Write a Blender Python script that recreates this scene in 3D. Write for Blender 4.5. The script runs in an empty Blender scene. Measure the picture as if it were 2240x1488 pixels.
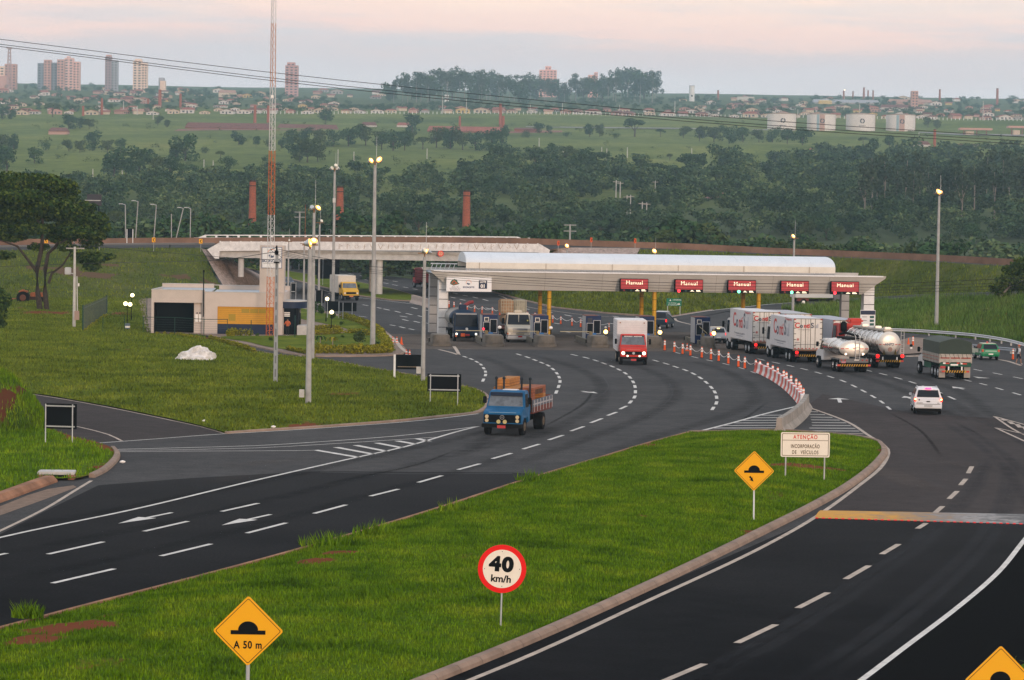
import bpy, bmesh, math, random
import numpy as np
from mathutils import Vector, Matrix
from mathutils.geometry import delaunay_2d_cdt, intersect_point_line
random.seed(7)
RNG = np.random.default_rng(7)
SC = bpy.context.scene
COL = SC.collection
R = math.radians
FPX, HC = 6500.0, 13.3
PITCH, ROLL = math.atan(301 / FPX), R(0.9)
CAM = Vector((0, 0, HC))
FW = Vector((0, math.cos(PITCH), -math.sin(PITCH)))
_up = Vector((0, math.sin(PITCH), math.cos(PITCH)))
RX = Vector((1, 0, 0)) * math.cos(ROLL) + _up * math.sin(ROLL)
UY = -Vector((1, 0, 0)) * math.sin(ROLL) + _up * math.cos(ROLL)
cd = bpy.data.cameras.new('camera'); cam = bpy.data.objects.new('camera', cd); COL.objects.link(cam)
cd.sensor_width = 36; cd.lens = 36 * FPX / 2240; cd.clip_start = 1; cd.clip_end = 20000
_m = Matrix((RX, UY, -FW)).transposed().to_4x4(); _m.translation = CAM
cam.matrix_world = _m
SC.camera = cam
SUN_EL, SUN_AZ = R(7), R(24)          # low, behind the camera, to its right
w = bpy.data.worlds.new("World"); SC.world = w; w.use_nodes = True
nt = w.node_tree; nt.nodes.clear()
def NN(nt, t, **k):
    n = nt.nodes.new(t)
    for a, b in k.items(): setattr(n, a, b)
    return n
def MA(nt, op, a, b=None, c=None):
    n = NN(nt, 'ShaderNodeMath', operation=op)
    for i, x in enumerate((a, b, c)):
        if x is None: continue
        if isinstance(x, (int, float)): n.inputs[i].default_value = x
        else: nt.links.new(x, n.inputs[i])
    return n.outputs[0]
def RAMP(nt, fac, stops, interp='LINEAR'):
    n = NN(nt, 'ShaderNodeValToRGB'); n.color_ramp.interpolation = interp
    e = n.color_ramp.elements
    while len(e) < len(stops): e.new(0.5)
    for s, (p, c) in zip(e, stops):
        s.position = p; s.color = (*c, 1) if len(c) == 3 else c
    if fac is not None: nt.links.new(fac, n.inputs[0])
    return n.outputs[0]
def MIX(nt, fac, a, b, mode='MIX'):
    n = NN(nt, 'ShaderNodeMix', data_type='RGBA', blend_type=mode)
    for i, x in ((0, fac), (6, a), (7, b)):
        if isinstance(x, (int, float)): n.inputs[i].default_value = x
        elif isinstance(x, tuple): n.inputs[i].default_value = (*x, 1)
        else: nt.links.new(x, n.inputs[i])
    return n.outputs[2]
out = NN(nt, 'ShaderNodeOutputWorld'); bg = NN(nt, 'ShaderNodeBackground')
sky = NN(nt, 'ShaderNodeTexSky', sky_type='NISHITA'); sky.sun_disc = False
sky.sun_elevation = SUN_EL; sky.sun_rotation = math.pi + SUN_AZ
tc = NN(nt, 'ShaderNodeTexCoord'); sp = NN(nt, 'ShaderNodeSeparateXYZ')
nt.links.new(tc.outputs['Generated'], sp.inputs[0])
zz = sp.outputs[2]
mp0 = NN(nt, 'ShaderNodeMapping'); mp0.inputs['Scale'].default_value = (9.0, 9.0, 60.0); nt.links.new(tc.outputs['Generated'], mp0.inputs[0])
n0 = NN(nt, 'ShaderNodeTexNoise'); n0.inputs['Scale'].default_value = 1.3; n0.inputs['Detail'].default_value = 7; n0.inputs['Roughness'].default_value = .6; nt.links.new(mp0.outputs[0], n0.inputs[0])
grad = RAMP(nt, MA(nt, 'ADD', MA(nt, 'MULTIPLY', zz, 5.0), MA(nt, 'MULTIPLY', MA(nt, 'SUBTRACT', n0.outputs[0], .5), .11)), [(0.0, (.72, .71, .76)), (.17, (.69, .655, .70)), (.225, (.68, .585, .615)), (.258, (.73, .575, .575)),
            (.285, (.99, .645, .56)), (.34, (1.08, .755, .61)), (.55, (1.0, .84, .76)), (1.0, (.74, .75, .81))])
mp = NN(nt, 'ShaderNodeMapping'); mp.inputs['Scale'].default_value = (4.0, 4.0, 46.0)
nt.links.new(tc.outputs['Generated'], mp.inputs[0])
n1 = NN(nt, 'ShaderNodeTexNoise'); n1.inputs['Scale'].default_value = 1.9; n1.inputs['Detail'].default_value = 6; n1.inputs['Roughness'].default_value = .55
nt.links.new(mp.outputs[0], n1.inputs[0])
cl = RAMP(nt, n1.outputs[0], [(.46, (0, 0, 0)), (.62, (1, 1, 1))], 'EASE')
cl = MA(nt, 'MULTIPLY', cl, MA(nt, 'SUBTRACT', 1.0, MA(nt, 'SMOOTH_MIN', MA(nt, 'MULTIPLY', MA(nt, 'ABSOLUTE', MA(nt, 'SUBTRACT', zz, .056)), 42.0), 1.0, .2)))
skyc = MIX(nt, MA(nt, 'MULTIPLY', cl, .75), grad, (.64, .585, .62))
ad = MIX(nt, 0.012, skyc, sky.outputs[0], 'ADD')
nt.links.new(ad, bg.inputs[0]); bg.inputs[1].default_value = 1.0
nt.links.new(bg.outputs[0], out.inputs[0])
sl = bpy.data.lights.new('sun', 'SUN'); sun = bpy.data.objects.new('sun', sl); COL.objects.link(sun)
sl.energy = 1.35; sl.angle = R(10); sl.color = (1.0, .74, .56)
_d = Vector((-math.sin(SUN_AZ) * math.cos(SUN_EL), math.cos(SUN_AZ) * math.cos(SUN_EL), -math.sin(SUN_EL)))
sun.rotation_euler = _d.to_track_quat('-Z', 'Y').to_euler(); sun.location = (-40, -60, 60)
SC.view_settings.view_transform = 'Standard'; SC.view_settings.look = 'None'
SC.view_settings.exposure = 0.30; SC.view_settings.gamma = 1.0
cy = SC.cycles
cy.max_bounces = 6; cy.diffuse_bounces = 3; cy.glossy_bounces = 3; cy.transmission_bounces = 3
cy.volume_bounces = 2; cy.transparent_max_bounces = 8; cy.use_denoising = True
cy.caustics_reflective = False; cy.caustics_refractive = False
try: cy.denoiser = 'OPENIMAGEDENOISE'
except Exception: pass
def ray(u, v): return RX * ((u - 1120) / FPX) + UY * ((744 - v) / FPX) + FW
def G(u, v, z=0.0):
    r = ray(u, v); return CAM + r * ((z - HC) / r.z)
def P3(u, v, Y):
    r = ray(u, v); return CAM + r * (Y / r.y)
def scale_at(p): return FPX / max(1.0, (p - CAM).dot(FW))     # photo pixels per metre
def catmull(pts, step=1.0, closed=False):
    pts = [Vector(p) for p in pts]; n = len(pts); o = []
    for i in range(n if closed else n - 1):
        if closed: a, b, c, d = pts[(i-1) % n], pts[i], pts[(i+1) % n], pts[(i+2) % n]
        else: a, b, c, d = pts[max(i-1, 0)], pts[i], pts[i+1], pts[min(i+2, n-1)]
        # centripetal-like: scale tangents by segment lengths
        L = (c - b).length; k = max(1, int(L / step))
        la = max((b - a).length, 1e-6); lc = max((d - c).length, 1e-6)
        m1 = ((c - b) / L * la + (b - a) / la * L) / (la + L) * L if a != b else (c - b)
        m2 = ((d - c) / lc * L + (c - b) / L * lc) / (lc + L) * L if d != c else (c - b)
        for j in range(k):
            t = j / k; t2, t3 = t*t, t*t*t
            o.append(b*(2*t3-3*t2+1) + m1*(t3-2*t2+t) + c*(-2*t3+3*t2) + m2*(t3-t2))
    if not closed: o.append(pts[-1].copy())
    return o
_perm = RNG.random((256, 256))
def vnoise(x, y):
    x = np.asarray(x, float); y = np.asarray(y, float)
    xi, yi = np.floor(x).astype(int), np.floor(y).astype(int); fx, fy = x - xi, y - yi
    fx = fx*fx*(3-2*fx); fy = fy*fy*(3-2*fy)
    g = lambda i, j: _perm[i & 255, j & 255]
    return (g(xi, yi)*(1-fx)+g(xi+1, yi)*fx)*(1-fy) + (g(xi, yi+1)*(1-fx)+g(xi+1, yi+1)*fx)*fy
def fbm(x, y, o=4):
    s, a = 0.0, .5
    for i in range(o):
        s = s + a * vnoise(x * 2**i + 17.3*i, y * 2**i + 5.1*i); a *= .5
    return s / (1 - .5**o)
def mat(name, col, rough=.6, metal=0.0, noise=0.0, nscale=3.0, emit=None, estr=0.0, spec=.18, bump=0.0, bscale=20.0, coat=0.0):
    m = bpy.data.materials.new(name); m.use_nodes = True; t = m.node_tree
    b = t.nodes['Principled BSDF']
    b.inputs['Roughness'].default_value = rough; b.inputs['Metallic'].default_value = metal
    b.inputs['Specular IOR Level'].default_value = spec
    b.inputs['Coat Weight'].default_value = coat
    b.inputs['Base Color'].default_value = (*col, 1)
    if noise:
        co = NN(t, 'ShaderNodeTexCoord'); n = NN(t, 'ShaderNodeTexNoise')
        n.inputs['Scale'].default_value = nscale; n.inputs['Detail'].default_value = 5; n.inputs['Roughness'].default_value = .65
        t.links.new(co.outputs['Object'], n.inputs[0])
        lo = tuple(max(0, c*(1-noise)) for c in col); hi = tuple(min(1, c*(1+noise*.8)) for c in col)
        t.links.new(RAMP(t, n.outputs[0], [(.3, lo), (.7, hi)]), b.inputs['Base Color'])
    if bump:
        co = NN(t, 'ShaderNodeTexCoord'); n = NN(t, 'ShaderNodeTexNoise'); n.inputs['Scale'].default_value = bscale; n.inputs['Detail'].default_value = 4
        t.links.new(co.outputs['Object'], n.inputs[0])
        bp = NN(t, 'ShaderNodeBump'); bp.inputs['Strength'].default_value = bump; bp.inputs['Distance'].default_value = .05
        t.links.new(n.outputs[0], bp.inputs['Height']); t.links.new(bp.outputs[0], b.inputs['Normal'])
    if emit:
        b.inputs['Emission Color'].default_value = (*emit, 1); b.inputs['Emission Strength'].default_value = estr
    return m
def asphalt(name, c1, c2, spec=.08, far=None):
    m = bpy.data.materials.new(name); m.use_nodes = True; t = m.node_tree; b = t.nodes['Principled BSDF']
    co = NN(t, 'ShaderNodeTexCoord')
    a = NN(t, 'ShaderNodeTexNoise'); a.inputs['Scale'].default_value = .11; a.inputs['Detail'].default_value = 7; a.inputs['Roughness'].default_value = .6
    f = NN(t, 'ShaderNodeTexNoise'); f.inputs['Scale'].default_value = 9.0; f.inputs['Detail'].default_value = 4; f.inputs['Roughness'].default_value = .8
    t.links.new(co.outputs['Object'], a.inputs[0]); t.links.new(co.outputs['Object'], f.inputs[0])
    base = RAMP(t, a.outputs[0], [(.32, c1), (.68, c2)])
    g = RAMP(t, f.outputs[0], [(.3, (.5, .5, .5)), (.7, (1.5, 1.5, 1.5))])
    e = NN(t, 'ShaderNodeTexNoise'); e.inputs['Scale'].default_value = .9; e.inputs['Detail'].default_value = 5; e.inputs['Roughness'].default_value = .7; t.links.new(co.outputs['Object'], e.inputs[0])
    base = MIX(t, 1.0, base, RAMP(t, e.outputs[0], [(.32, (.78, .78, .78)), (.68, (1.22, 1.21, 1.2))]), 'MULTIPLY')
    if far:      # paler with distance: viewing angle and vignetting are put into the colour
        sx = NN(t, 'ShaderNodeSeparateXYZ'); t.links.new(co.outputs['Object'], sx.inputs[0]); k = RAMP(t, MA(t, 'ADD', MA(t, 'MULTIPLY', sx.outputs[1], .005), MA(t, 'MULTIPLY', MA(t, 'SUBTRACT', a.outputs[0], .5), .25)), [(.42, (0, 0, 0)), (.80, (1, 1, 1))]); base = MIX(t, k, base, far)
    t.links.new(MIX(t, 1.0, base, g, 'MULTIPLY'), b.inputs['Base Color'])
    b.inputs['Roughness'].default_value = .9; b.inputs['Specular IOR Level'].default_value = spec
    bp = NN(t, 'ShaderNodeBump'); bp.inputs['Strength'].default_value = .35; bp.inputs['Distance'].default_value = .02
    t.links.new(f.outputs[0], bp.inputs['Height']); t.links.new(bp.outputs[0], b.inputs['Normal'])
    return m
def grass_mat(name, cols, soil=(.17, .050, .022), sc=.35, fine=6.0, island=False):
    """cols: four greens; mixes by position; attribute 'soil' shows bare red earth"""
    m = bpy.data.materials.new(name); m.use_nodes = True; t = m.node_tree; b = t.nodes['Principled BSDF']
    co = NN(t, 'ShaderNodeNewGeometry')
    a = NN(t, 'ShaderNodeTexNoise'); a.inputs['Scale'].default_value = sc; a.inputs['Detail'].default_value = 6; a.inputs['Roughness'].default_value = .62
    f = NN(t, 'ShaderNodeTexNoise'); f.inputs['Scale'].default_value = fine; f.inputs['Detail'].default_value = 5; f.inputs['Roughness'].default_value = .75
    t.links.new(co.outputs['Position'], a.inputs[0]); t.links.new(co.outputs['Position'], f.inputs[0])
    base = RAMP(t, a.outputs[0], [(.30, cols[0]), (.45, cols[1]), (.57, cols[2]), (.72, cols[3])])
    k = RAMP(t, co.outputs['Random Per Island'], [(0, (.5,)*3), (1, (1.5,)*3)]) if island else RAMP(t, f.outputs[0], [(.3, (.62, .66, .6)), (.7, (1.35, 1.3, 1.2))])
    c = MIX(t, 1.0, base, k, 'MULTIPLY')
    if not island:
        at = NN(t, 'ShaderNodeAttribute', attribute_name='soil')
        s = RAMP(t, MA(t, 'ADD', at.outputs['Fac'], MA(t, 'MULTIPLY', MA(t, 'SUBTRACT', f.outputs[0], .5), .5)), [(.45, (0, 0, 0)), (.6, (1, 1, 1))])
        c = MIX(t, s, c, soil)
        bp = NN(t, 'ShaderNodeBump'); bp.inputs['Strength'].default_value = .6; bp.inputs['Distance'].default_value = .12
        t.links.new(f.outputs[0], bp.inputs['Height']); t.links.new(bp.outputs[0], b.inputs['Normal'])
    t.links.new(c, b.inputs['Base Color'])
    b.inputs['Roughness'].default_value = .9; b.inputs['Specular IOR Level'].default_value = .02
    return m
def leaf_mat(name, c1, c2, c3, obj_var=.35):
    m = bpy.data.materials.new(name); m.use_nodes = True; t = m.node_tree; b = t.nodes['Principled BSDF']
    ge = NN(t, 'ShaderNodeNewGeometry'); oi = NN(t, 'ShaderNodeObjectInfo')
    v = MA(t, 'ADD', MA(t, 'MULTIPLY', ge.outputs['Random Per Island'], 1 - obj_var), MA(t, 'MULTIPLY', oi.outputs['Random'], obj_var))
    t.links.new(RAMP(t, v, [(.1, c1), (.5, c2), (.9, c3)]), b.inputs['Base Color'])
    b.inputs['Roughness'].default_value = .85; b.inputs['Specular IOR Level'].default_value = .04
    return m
MT = {}
def m_(key, *a, **k):
    if key not in MT: MT[key] = mat(key, *a, **k)
    return MT[key]
WHITE = m_('white_paint', (.74, .73, .71), .45, noise=.12, nscale=1.2)
CREAM = m_('cream_panel', (.70, .64, .54), .5, noise=.1, nscale=.7)
GREYP = m_('grey_panel', (.42, .42, .42), .5, noise=.12, nscale=1.0)
STEEL = m_('galvanised_steel', (.50, .52, .53), .4, .7, noise=.15)
DARK = m_('dark_rubber', (.008, .008, .009), .9, spec=.1)
BLACK = m_('black_paint', (.006, .007, .008), .9, spec=.08)
UNDER = m_('chassis_black', (.010, .0095, .009), .9, noise=.4, spec=.1)
GLASS = m_('dark_glass', (.006, .008, .012), .10, spec=.3)
GLASSL = m_('windscreen_glass', (.10, .115, .13), .12, spec=.7, noise=.5, nscale=2.5)
CONC = m_('concrete', (.36, .33, .29), .85, noise=.28, nscale=.8, bump=.2)
CONCL = m_('light_concrete', (.50, .475, .44), .8, noise=.22, nscale=1.2)
POLE = m_('pole_concrete', (.36, .35, .33), .85, noise=.2, nscale=1.5)
RED = m_('red_paint', (.50, .03, .018), .4, coat=.3)
SIGNRED = m_('sign_red', (.78, .008, .008), .5)
YEL = m_('sign_yellow', (.86, .40, .008), .5)
YELC = m_('column_yellow', (.62, .33, .02), .45, noise=.12)
ORG = m_('safety_orange', (.72, .10, .018), .5)
ORGM = m_('mast_orange', (.55, .13, .03), .55)
REFL = m_('reflective_band', (.85, .80, .74), .4)
TLAMP = m_('tail_lamp_lit', (.6, .02, .02), .3, emit=(1.0, .012, .012), estr=1.6)
TLENS = m_('tail_lens', (.34, .02, .018), .3)
HLAMP = m_('headlamp_glass', (.75, .70, .58), .2)
HLIT = m_('headlamp_lit', (.9, .85, .7), .2, emit=(1, .92, .75), estr=1.6)
AMBER = m_('amber_lit', (.9, .5, .1), .3, emit=(1, .62, .18), estr=5.0)
SODIUM = m_('sodium_lamp_lit', (1, .6, .2), .3, emit=(1, .36, .045), estr=1.7)
HOTB = m_('sodium_bulb_lit', (1, .8, .5), .3, emit=(1, .78, .40), estr=4.0)
GLOBE = m_('globe_lamp_lit', (1, .9, .6), .3, emit=(1, .82, .42), estr=3.0)
LRED = m_('signal_red_lit', (.8, .02, .02), .3, emit=(1, .02, .04), estr=3.5)
LGRN = m_('signal_green_lit', (.1, .8, .4), .3, emit=(.2, 1, .6), estr=2.6)
LOFF_R = m_('signal_red_off', (.20, .01, .01), .3)
LOFF_G = m_('signal_green_off', (.01, .06, .045), .3)
ICON = m_('lane_icon_lit', (.9, .8, .6), .3, emit=(1, .85, .55), estr=.9)
PLATE = m_('number_plate_red', (.45, .05, .05), .5)
PLATEG = m_('number_plate_grey', (.42, .42, .41), .5)
NAVY = m_('navy_blue', (.018, .028, .06), .5)
BLUE = m_('booth_blue', (.015, .055, .16), .45)
BLUEL = m_('booth_light_blue', (.03, .15, .38), .45)
CHROME = m_('polished_steel', (.72, .68, .63), .24, 1.0)
CHROMD = m_('tank_end_steel', (.70, .64, .56), .42, .55, noise=.08)
BRICK = m_('chimney_brick', (.33, .095, .055), .85, noise=.3, nscale=1.6)
RUST = m_('sooty_rim', (.06, .035, .03), .9)
MARK = m_('road_paint', (.60, .57, .52), .7, noise=.25, nscale=1.4)
MARKW = m_('worn_road_paint', (.44, .36, .29), .75, noise=.3, nscale=1.1)
KERB = m_('kerb_concrete', (.27, .19, .14), .85, noise=.25, nscale=.9)
KERBR = m_('kerb_earth_stained', (.30, .15, .085), .9, noise=.45, nscale=.5)
TILE = m_('clay_tile', (.30, .10, .07), .85, noise=.3, nscale=.6)
TILED = m_('dark_clay_tile', (.17, .07, .055), .85, noise=.3, nscale=.6)
BARK = m_('bark', (.085, .065, .05), .9, noise=.4, nscale=4.0)
BARKL = m_('pale_bark', (.26, .22, .19), .85, noise=.3, nscale=2.0)
SKIN = m_('skin', (.30, .16, .10), .6)
WIRE = m_('wire_dark', (.02, .02, .022), .6)
GREENP = m_('dark_green_paint', (.012, .05, .035), .5)
class MB:
    def __init__(s): s.v, s.f, s.m, s.s = [], [], [], []
    def add(s, vs, fs, mi=0, smooth=False):
        o = len(s.v); s.v += [tuple(v) for v in vs]
        for f in fs: s.f.append([i + o for i in f]); s.m.append(mi); s.s.append(smooth)
        return s
    def box(s, x0, x1, y0, y1, z0, z1, mi=0, bev=0.0, fn=None):
        if bev <= 0:
            vs = [(x, y, z) for z in (z0, z1) for y in (y0, y1) for x in (x0, x1)]
            fs = [(0, 2, 3, 1), (4, 5, 7, 6), (0, 1, 5, 4), (2, 6, 7, 3), (0, 4, 6, 2), (1, 3, 7, 5)]
            if fn: vs = [fn(*v) for v in vs]
            return s.add(vs, fs, mi)
        bm = bmesh.new(); bmesh.ops.create_cube(bm, size=1)
        for v in bm.verts: v.co = ((x0+x1)/2 + v.co.x*(x1-x0), (y0+y1)/2 + v.co.y*(y1-y0), (z0+z1)/2 + v.co.z*(z1-z0))
        if fn:
            for v in bm.verts: v.co = fn(*v.co)
        bmesh.ops.bevel(bm, geom=bm.edges[:], offset=bev, segments=2, affect='EDGES', clamp_overlap=True)
        return s.bm(bm, mi)
    def bm(s, bm, mi=0, smooth=False):
        bm.verts.index_update()
        s.add([v.co[:] for v in bm.verts], [[v.index for v in f.verts] for f in bm.faces], mi, smooth); bm.free(); return s
    def prism(s, prof, h0, h1, axis='x', mi=0, bev=0.0, fn=None):
        """profile polygon swept along an axis: x -> profile is (y,z); y -> (x,z); z -> (x,y)"""
        bm = bmesh.new()
        mk = {'x': lambda a, p: (a, p[0], p[1]), 'y': lambda a, p: (p[0], a, p[1]), 'z': lambda a, p: (p[0], p[1], a)}[axis]
        A = [bm.verts.new(mk(h0, p)) for p in prof]; B = [bm.verts.new(mk(h1, p)) for p in prof]; n = len(prof)
        bm.faces.new(A); bm.faces.new(B[::-1])
        for i in range(n): bm.faces.new((A[i], B[i], B[(i+1) % n], A[(i+1) % n]))
        bmesh.ops.recalc_face_normals(bm, faces=bm.faces[:])
        if fn:
            for v in bm.verts: v.co = fn(*v.co)
        if bev > 0: bmesh.ops.bevel(bm, geom=bm.edges[:], offset=bev, segments=2, affect='EDGES', clamp_overlap=True)
        return s.bm(bm, mi)
    def cyl(s, p0, p1, r0, r1=None, n=10, mi=0, caps=True, smooth=True):
        p0, p1 = Vector(p0), Vector(p1); r1 = r0 if r1 is None else r1
        d = (p1 - p0).normalized(); a = d.orthogonal().normalized(); b = d.cross(a)
        ring = lambda c, r: [c + (a*math.cos(2*math.pi*i/n) + b*math.sin(2*math.pi*i/n))*r for i in range(n)]
        s.add(ring(p0, r0) + ring(p1, r1), [(i, (i+1) % n, n+(i+1) % n, n+i) for i in range(n)], mi, smooth)
        if caps:
            s.add(ring(p0, r0), [tuple(range(n))[::-1]], mi); s.add(ring(p1, r1), [tuple(range(n))], mi)
        return s
    def tube(s, pts, r, n=6, mi=0):
        pts = [Vector(p) for p in pts]; rings = []
        for i, p in enumerate(pts):
            d = (pts[min(i+1, len(pts)-1)] - pts[max(i-1, 0)]).normalized()
            a = d.cross(Vector((0, 0, 1))); a = a.normalized() if a.length > 1e-4 else Vector((1, 0, 0)); b = d.cross(a)
            rr = r[i] if isinstance(r, (list, tuple)) else r
            rings.append([p + (a*math.cos(2*math.pi*k/n) + b*math.sin(2*math.pi*k/n))*rr for k in range(n)])
        vs = [q for g in rings for q in g]
        fs = [(i*n+k, i*n+(k+1) % n, (i+1)*n+(k+1) % n, (i+1)*n+k) for i in range(len(pts)-1) for k in range(n)]
        s.add(vs, fs, mi, True)
        s.add(rings[0], [tuple(range(n))[::-1]], mi); s.add(rings[-1], [tuple(range(n))], mi)
        return s
    def loft(s, secs, mi=0, smooth=True, caps=True, closed=True):
        n = len(secs[0]); vs = [p for c in secs for p in c]; kk = n if closed else n-1
        fs = [(i*n+k, i*n+(k+1) % n, (i+1)*n+(k+1) % n, (i+1)*n+k) for i in range(len(secs)-1) for k in range(kk)]
        s.add(vs, fs, mi, smooth)
        if caps: s.add(secs[0], [tuple(range(n))[::-1]], mi); s.add(secs[-1], [tuple(range(n))], mi)
        return s
    def ball(s, c, r, mi=0, sub=2, sc=(1, 1, 1)):
        bm = bmesh.new(); bmesh.ops.create_icosphere(bm, subdivisions=sub, radius=r)
        for v in bm.verts: v.co = (c[0]+v.co.x*sc[0], c[1]+v.co.y*sc[1], c[2]+v.co.z*sc[2])
        return s.bm(bm, mi, True)
    def disc(s, c, r, ax='y', d=1, n=16, mi=0, t=.02, rz=None):
        c = Vector(c); a = {'x': Vector((d, 0, 0)), 'y': Vector((0, d, 0)), 'z': Vector((0, 0, d))}[ax]
        return s.cyl(c - a*t, c + a*t, r, r, n, mi)
    def quad(s, a, b, c, d, mi=0, t=0.0):
        """a flat plate with real thickness t grown along its normal"""
        a, b, c, d = map(Vector, (a, b, c, d))
        if t == 0: return s.add([a, b, c, d], [(0, 1, 2, 3)], mi)
        n = (b-a).cross(d-a).normalized()*t
        return s.add([a, b, c, d, a+n, b+n, c+n, d+n], [(3, 2, 1, 0), (4, 5, 6, 7), (0, 1, 5, 4), (1, 2, 6, 5), (2, 3, 7, 6), (3, 0, 4, 7)], mi)
    def xf(s, M):
        s.v = [tuple(M @ Vector(v)) for v in s.v]; return s
    def build(s, name, mats, parent=None, **props):
        me = bpy.data.meshes.new(name); me.from_pydata(s.v, [], s.f)
        for m in (mats if isinstance(mats, (list, tuple)) else [mats]): me.materials.append(m)
        me.polygons.foreach_set('material_index', s.m); me.polygons.foreach_set('use_smooth', s.s); me.update()
        o = bpy.data.objects.new(name, me); COL.objects.link(o)
        if parent is not None: o.parent = parent
        for k, v in props.items(): o[k] = v
        return o
def npmesh(name, verts, faces_n, mats, smooth=False, attr=None, parent=None, mi=None):
    """verts (N,3); faces_n (M,k) int array with constant k"""
    me = bpy.data.meshes.new(name); verts = np.asarray(verts, np.float32); F = np.asarray(faces_n, np.int32); k = F.shape[1]
    me.vertices.add(len(verts)); me.vertices.foreach_set('co', verts.ravel())
    me.loops.add(F.size); me.loops.foreach_set('vertex_index', F.ravel())
    me.polygons.add(len(F)); me.polygons.foreach_set('loop_start', np.arange(0, F.size, k, dtype=np.int32))
    if smooth: me.polygons.foreach_set('use_smooth', np.ones(len(F), bool))
    for m in (mats if isinstance(mats, (list, tuple)) else [mats]): me.materials.append(m)
    if mi is not None: me.polygons.foreach_set('material_index', np.asarray(mi, np.int32))
    me.update(calc_edges=True)
    if attr is not None:
        at = me.attributes.new('soil', 'FLOAT', 'POINT'); at.data.foreach_set('value', np.asarray(attr, np.float32))
    o = bpy.data.objects.new(name, me); COL.objects.link(o)
    if parent is not None: o.parent = parent
    return o
def thing(name, label, cat, loc=(0, 0, 0), rz=0.0, group=None):
    o = bpy.data.objects.new(name, None); COL.objects.link(o)
    o.location = loc; o.rotation_euler = (0, 0, rz); o.empty_display_size = .3
    o['label'] = label; o['category'] = cat
    if group: o['group'] = group
    return o
def tag(o, label, cat, group=None):
    o['label'] = label; o['category'] = cat
    if group: o['group'] = group
    return o
def dup(root, loc, rz=None, label=None, scale=None):
    r = root.copy(); COL.objects.link(r); r.location = loc
    if rz is not None: r.rotation_euler = (0, 0, rz)
    if scale: r.scale = scale if isinstance(scale, tuple) else (scale,)*3
    if label: r['label'] = label
    for ch in list(root.children):
        c = ch.copy(); COL.objects.link(c); c.parent = r
        for g in ch.children:
            d = g.copy(); COL.objects.link(d); d.parent = c
    return r
def struct(o): o['kind'] = 'structure'; return o
def LET(parent, txt, size, mt, M, name='lettering', sx=1.0, bold=0.0, depth=.006, align='CENTER', sp=1.0):
    """text as a solid mesh; M places it: text plane XY, reading direction +X, facing +Z"""
    cu = bpy.data.curves.new(name, 'FONT'); cu.body = txt; cu.size = size; cu.align_x = align; cu.align_y = 'CENTER'
    cu.extrude = depth; cu.offset = bold; cu.space_character = sp
    t = bpy.data.objects.new(name, cu); COL.objects.link(t)
    dg = bpy.context.evaluated_depsgraph_get(); me = bpy.data.meshes.new_from_object(t.evaluated_get(dg))
    bpy.data.objects.remove(t); bpy.data.curves.remove(cu)
    S = Matrix.Diagonal((sx, 1, 1, 1)); me.transform(M @ S)
    me.materials.clear(); me.materials.append(mt); me.name = name
    o = bpy.data.objects.new(name, me); COL.objects.link(o); o.parent = parent
    return o
def FMY(x, y, z):      # text seen by someone standing at -Y
    return Matrix.Translation((x, y, z)) @ Matrix.Rotation(R(90), 4, 'X')
ORD = ['first', 'second', 'third', 'fourth', 'fifth', 'sixth', 'seventh', 'eighth', 'ninth', 'tenth', 'eleventh', 'twelfth', 'thirteenth',
       'fourteenth', 'fifteenth', 'sixteenth', 'seventeenth', 'eighteenth', 'nineteenth', 'twentieth'] + \
      ['twenty-' + s for s in ('first', 'second', 'third', 'fourth', 'fifth', 'sixth', 'seventh', 'eighth', 'ninth')] + ['thirtieth'] + \
      ['thirty-' + s for s in ('first', 'second', 'third', 'fourth', 'fifth', 'sixth', 'seventh', 'eighth', 'ninth')] + ['fortieth'] + \
      ['forty-' + s for s in ('first', 'second', 'third', 'fourth', 'fifth', 'sixth', 'seventh', 'eighth', 'ninth')] + ['fiftieth']
_hy = [-100, 600, 690, 760, 830, 900, 1100, 1300, 1500, 1800, 2100, 2400, 2800, 3400, 4200, 5000, 5700, 6400]
_hz = [-.45, -.45, -.4, 4.2, 9.0, 12.6, 20.6, 29.5, 38.2, 52.9, 68.5, 84.6, 102.9, 130, 165.8, 200, 208, 190]
def H(x, y):
    x = np.asarray(x, float); y = np.asarray(y, float)
    h = np.interp(y, _hy, _hz)
    k = np.clip((y - 720) / 500, 0, 1)
    return h + k * (fbm(x/160., y/160., 3) - .5) * 9 * np.clip(1.5 - y/4500, .3, 1)
def Hf(x, y): return float(H(x, y))
def T(u, v, y0=700.0):                     # where a pixel's sight line meets the hills
    r = ray(u, v); y = y0
    while y < 5600:
        p = CAM + r*(y/r.y)
        if p.z < Hf(p.x, p.y): return Vector((p.x, p.y, Hf(p.x, p.y)))
        y += 6 + y*.002
    return Vector((p.x, p.y, Hf(p.x, p.y)))
GR_PAST = grass_mat('pasture_grass', [(0.06272, 0.0896, 0.02257), (0.1029, 0.1322, 0.03283), (0.1405, 0.1658, 0.04309), (0.1882, 0.1926, 0.05951)], soil=(.20, .075, .045), sc=.012, fine=.16)
GR_LAWN = grass_mat('lawn_grass', [(0.04169, 0.06449, 0.004877), (0.08532, 0.1192, 0.009563), (0.1147, 0.1436, 0.01255), (0.1729, 0.1949, 0.02116)], sc=.22, fine=2.6)
GR_MED = grass_mat('median_grass', [(0.02726, 0.05464, 0.002424), (0.06013, 0.1148, 0.004901), (0.08305, 0.1377, 0.006237), (0.1385, 0.1862, 0.01051)], sc=.45, fine=3.2)
GR_BANK = grass_mat('bank_grass', [(0.0442, 0.0676, 0.015), (0.065, 0.0858, 0.02), (0.0858, 0.0988, 0.026), (0.1118, 0.1144, 0.036)], soil=(.115, .070, .040), sc=.16, fine=1.3)
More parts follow.
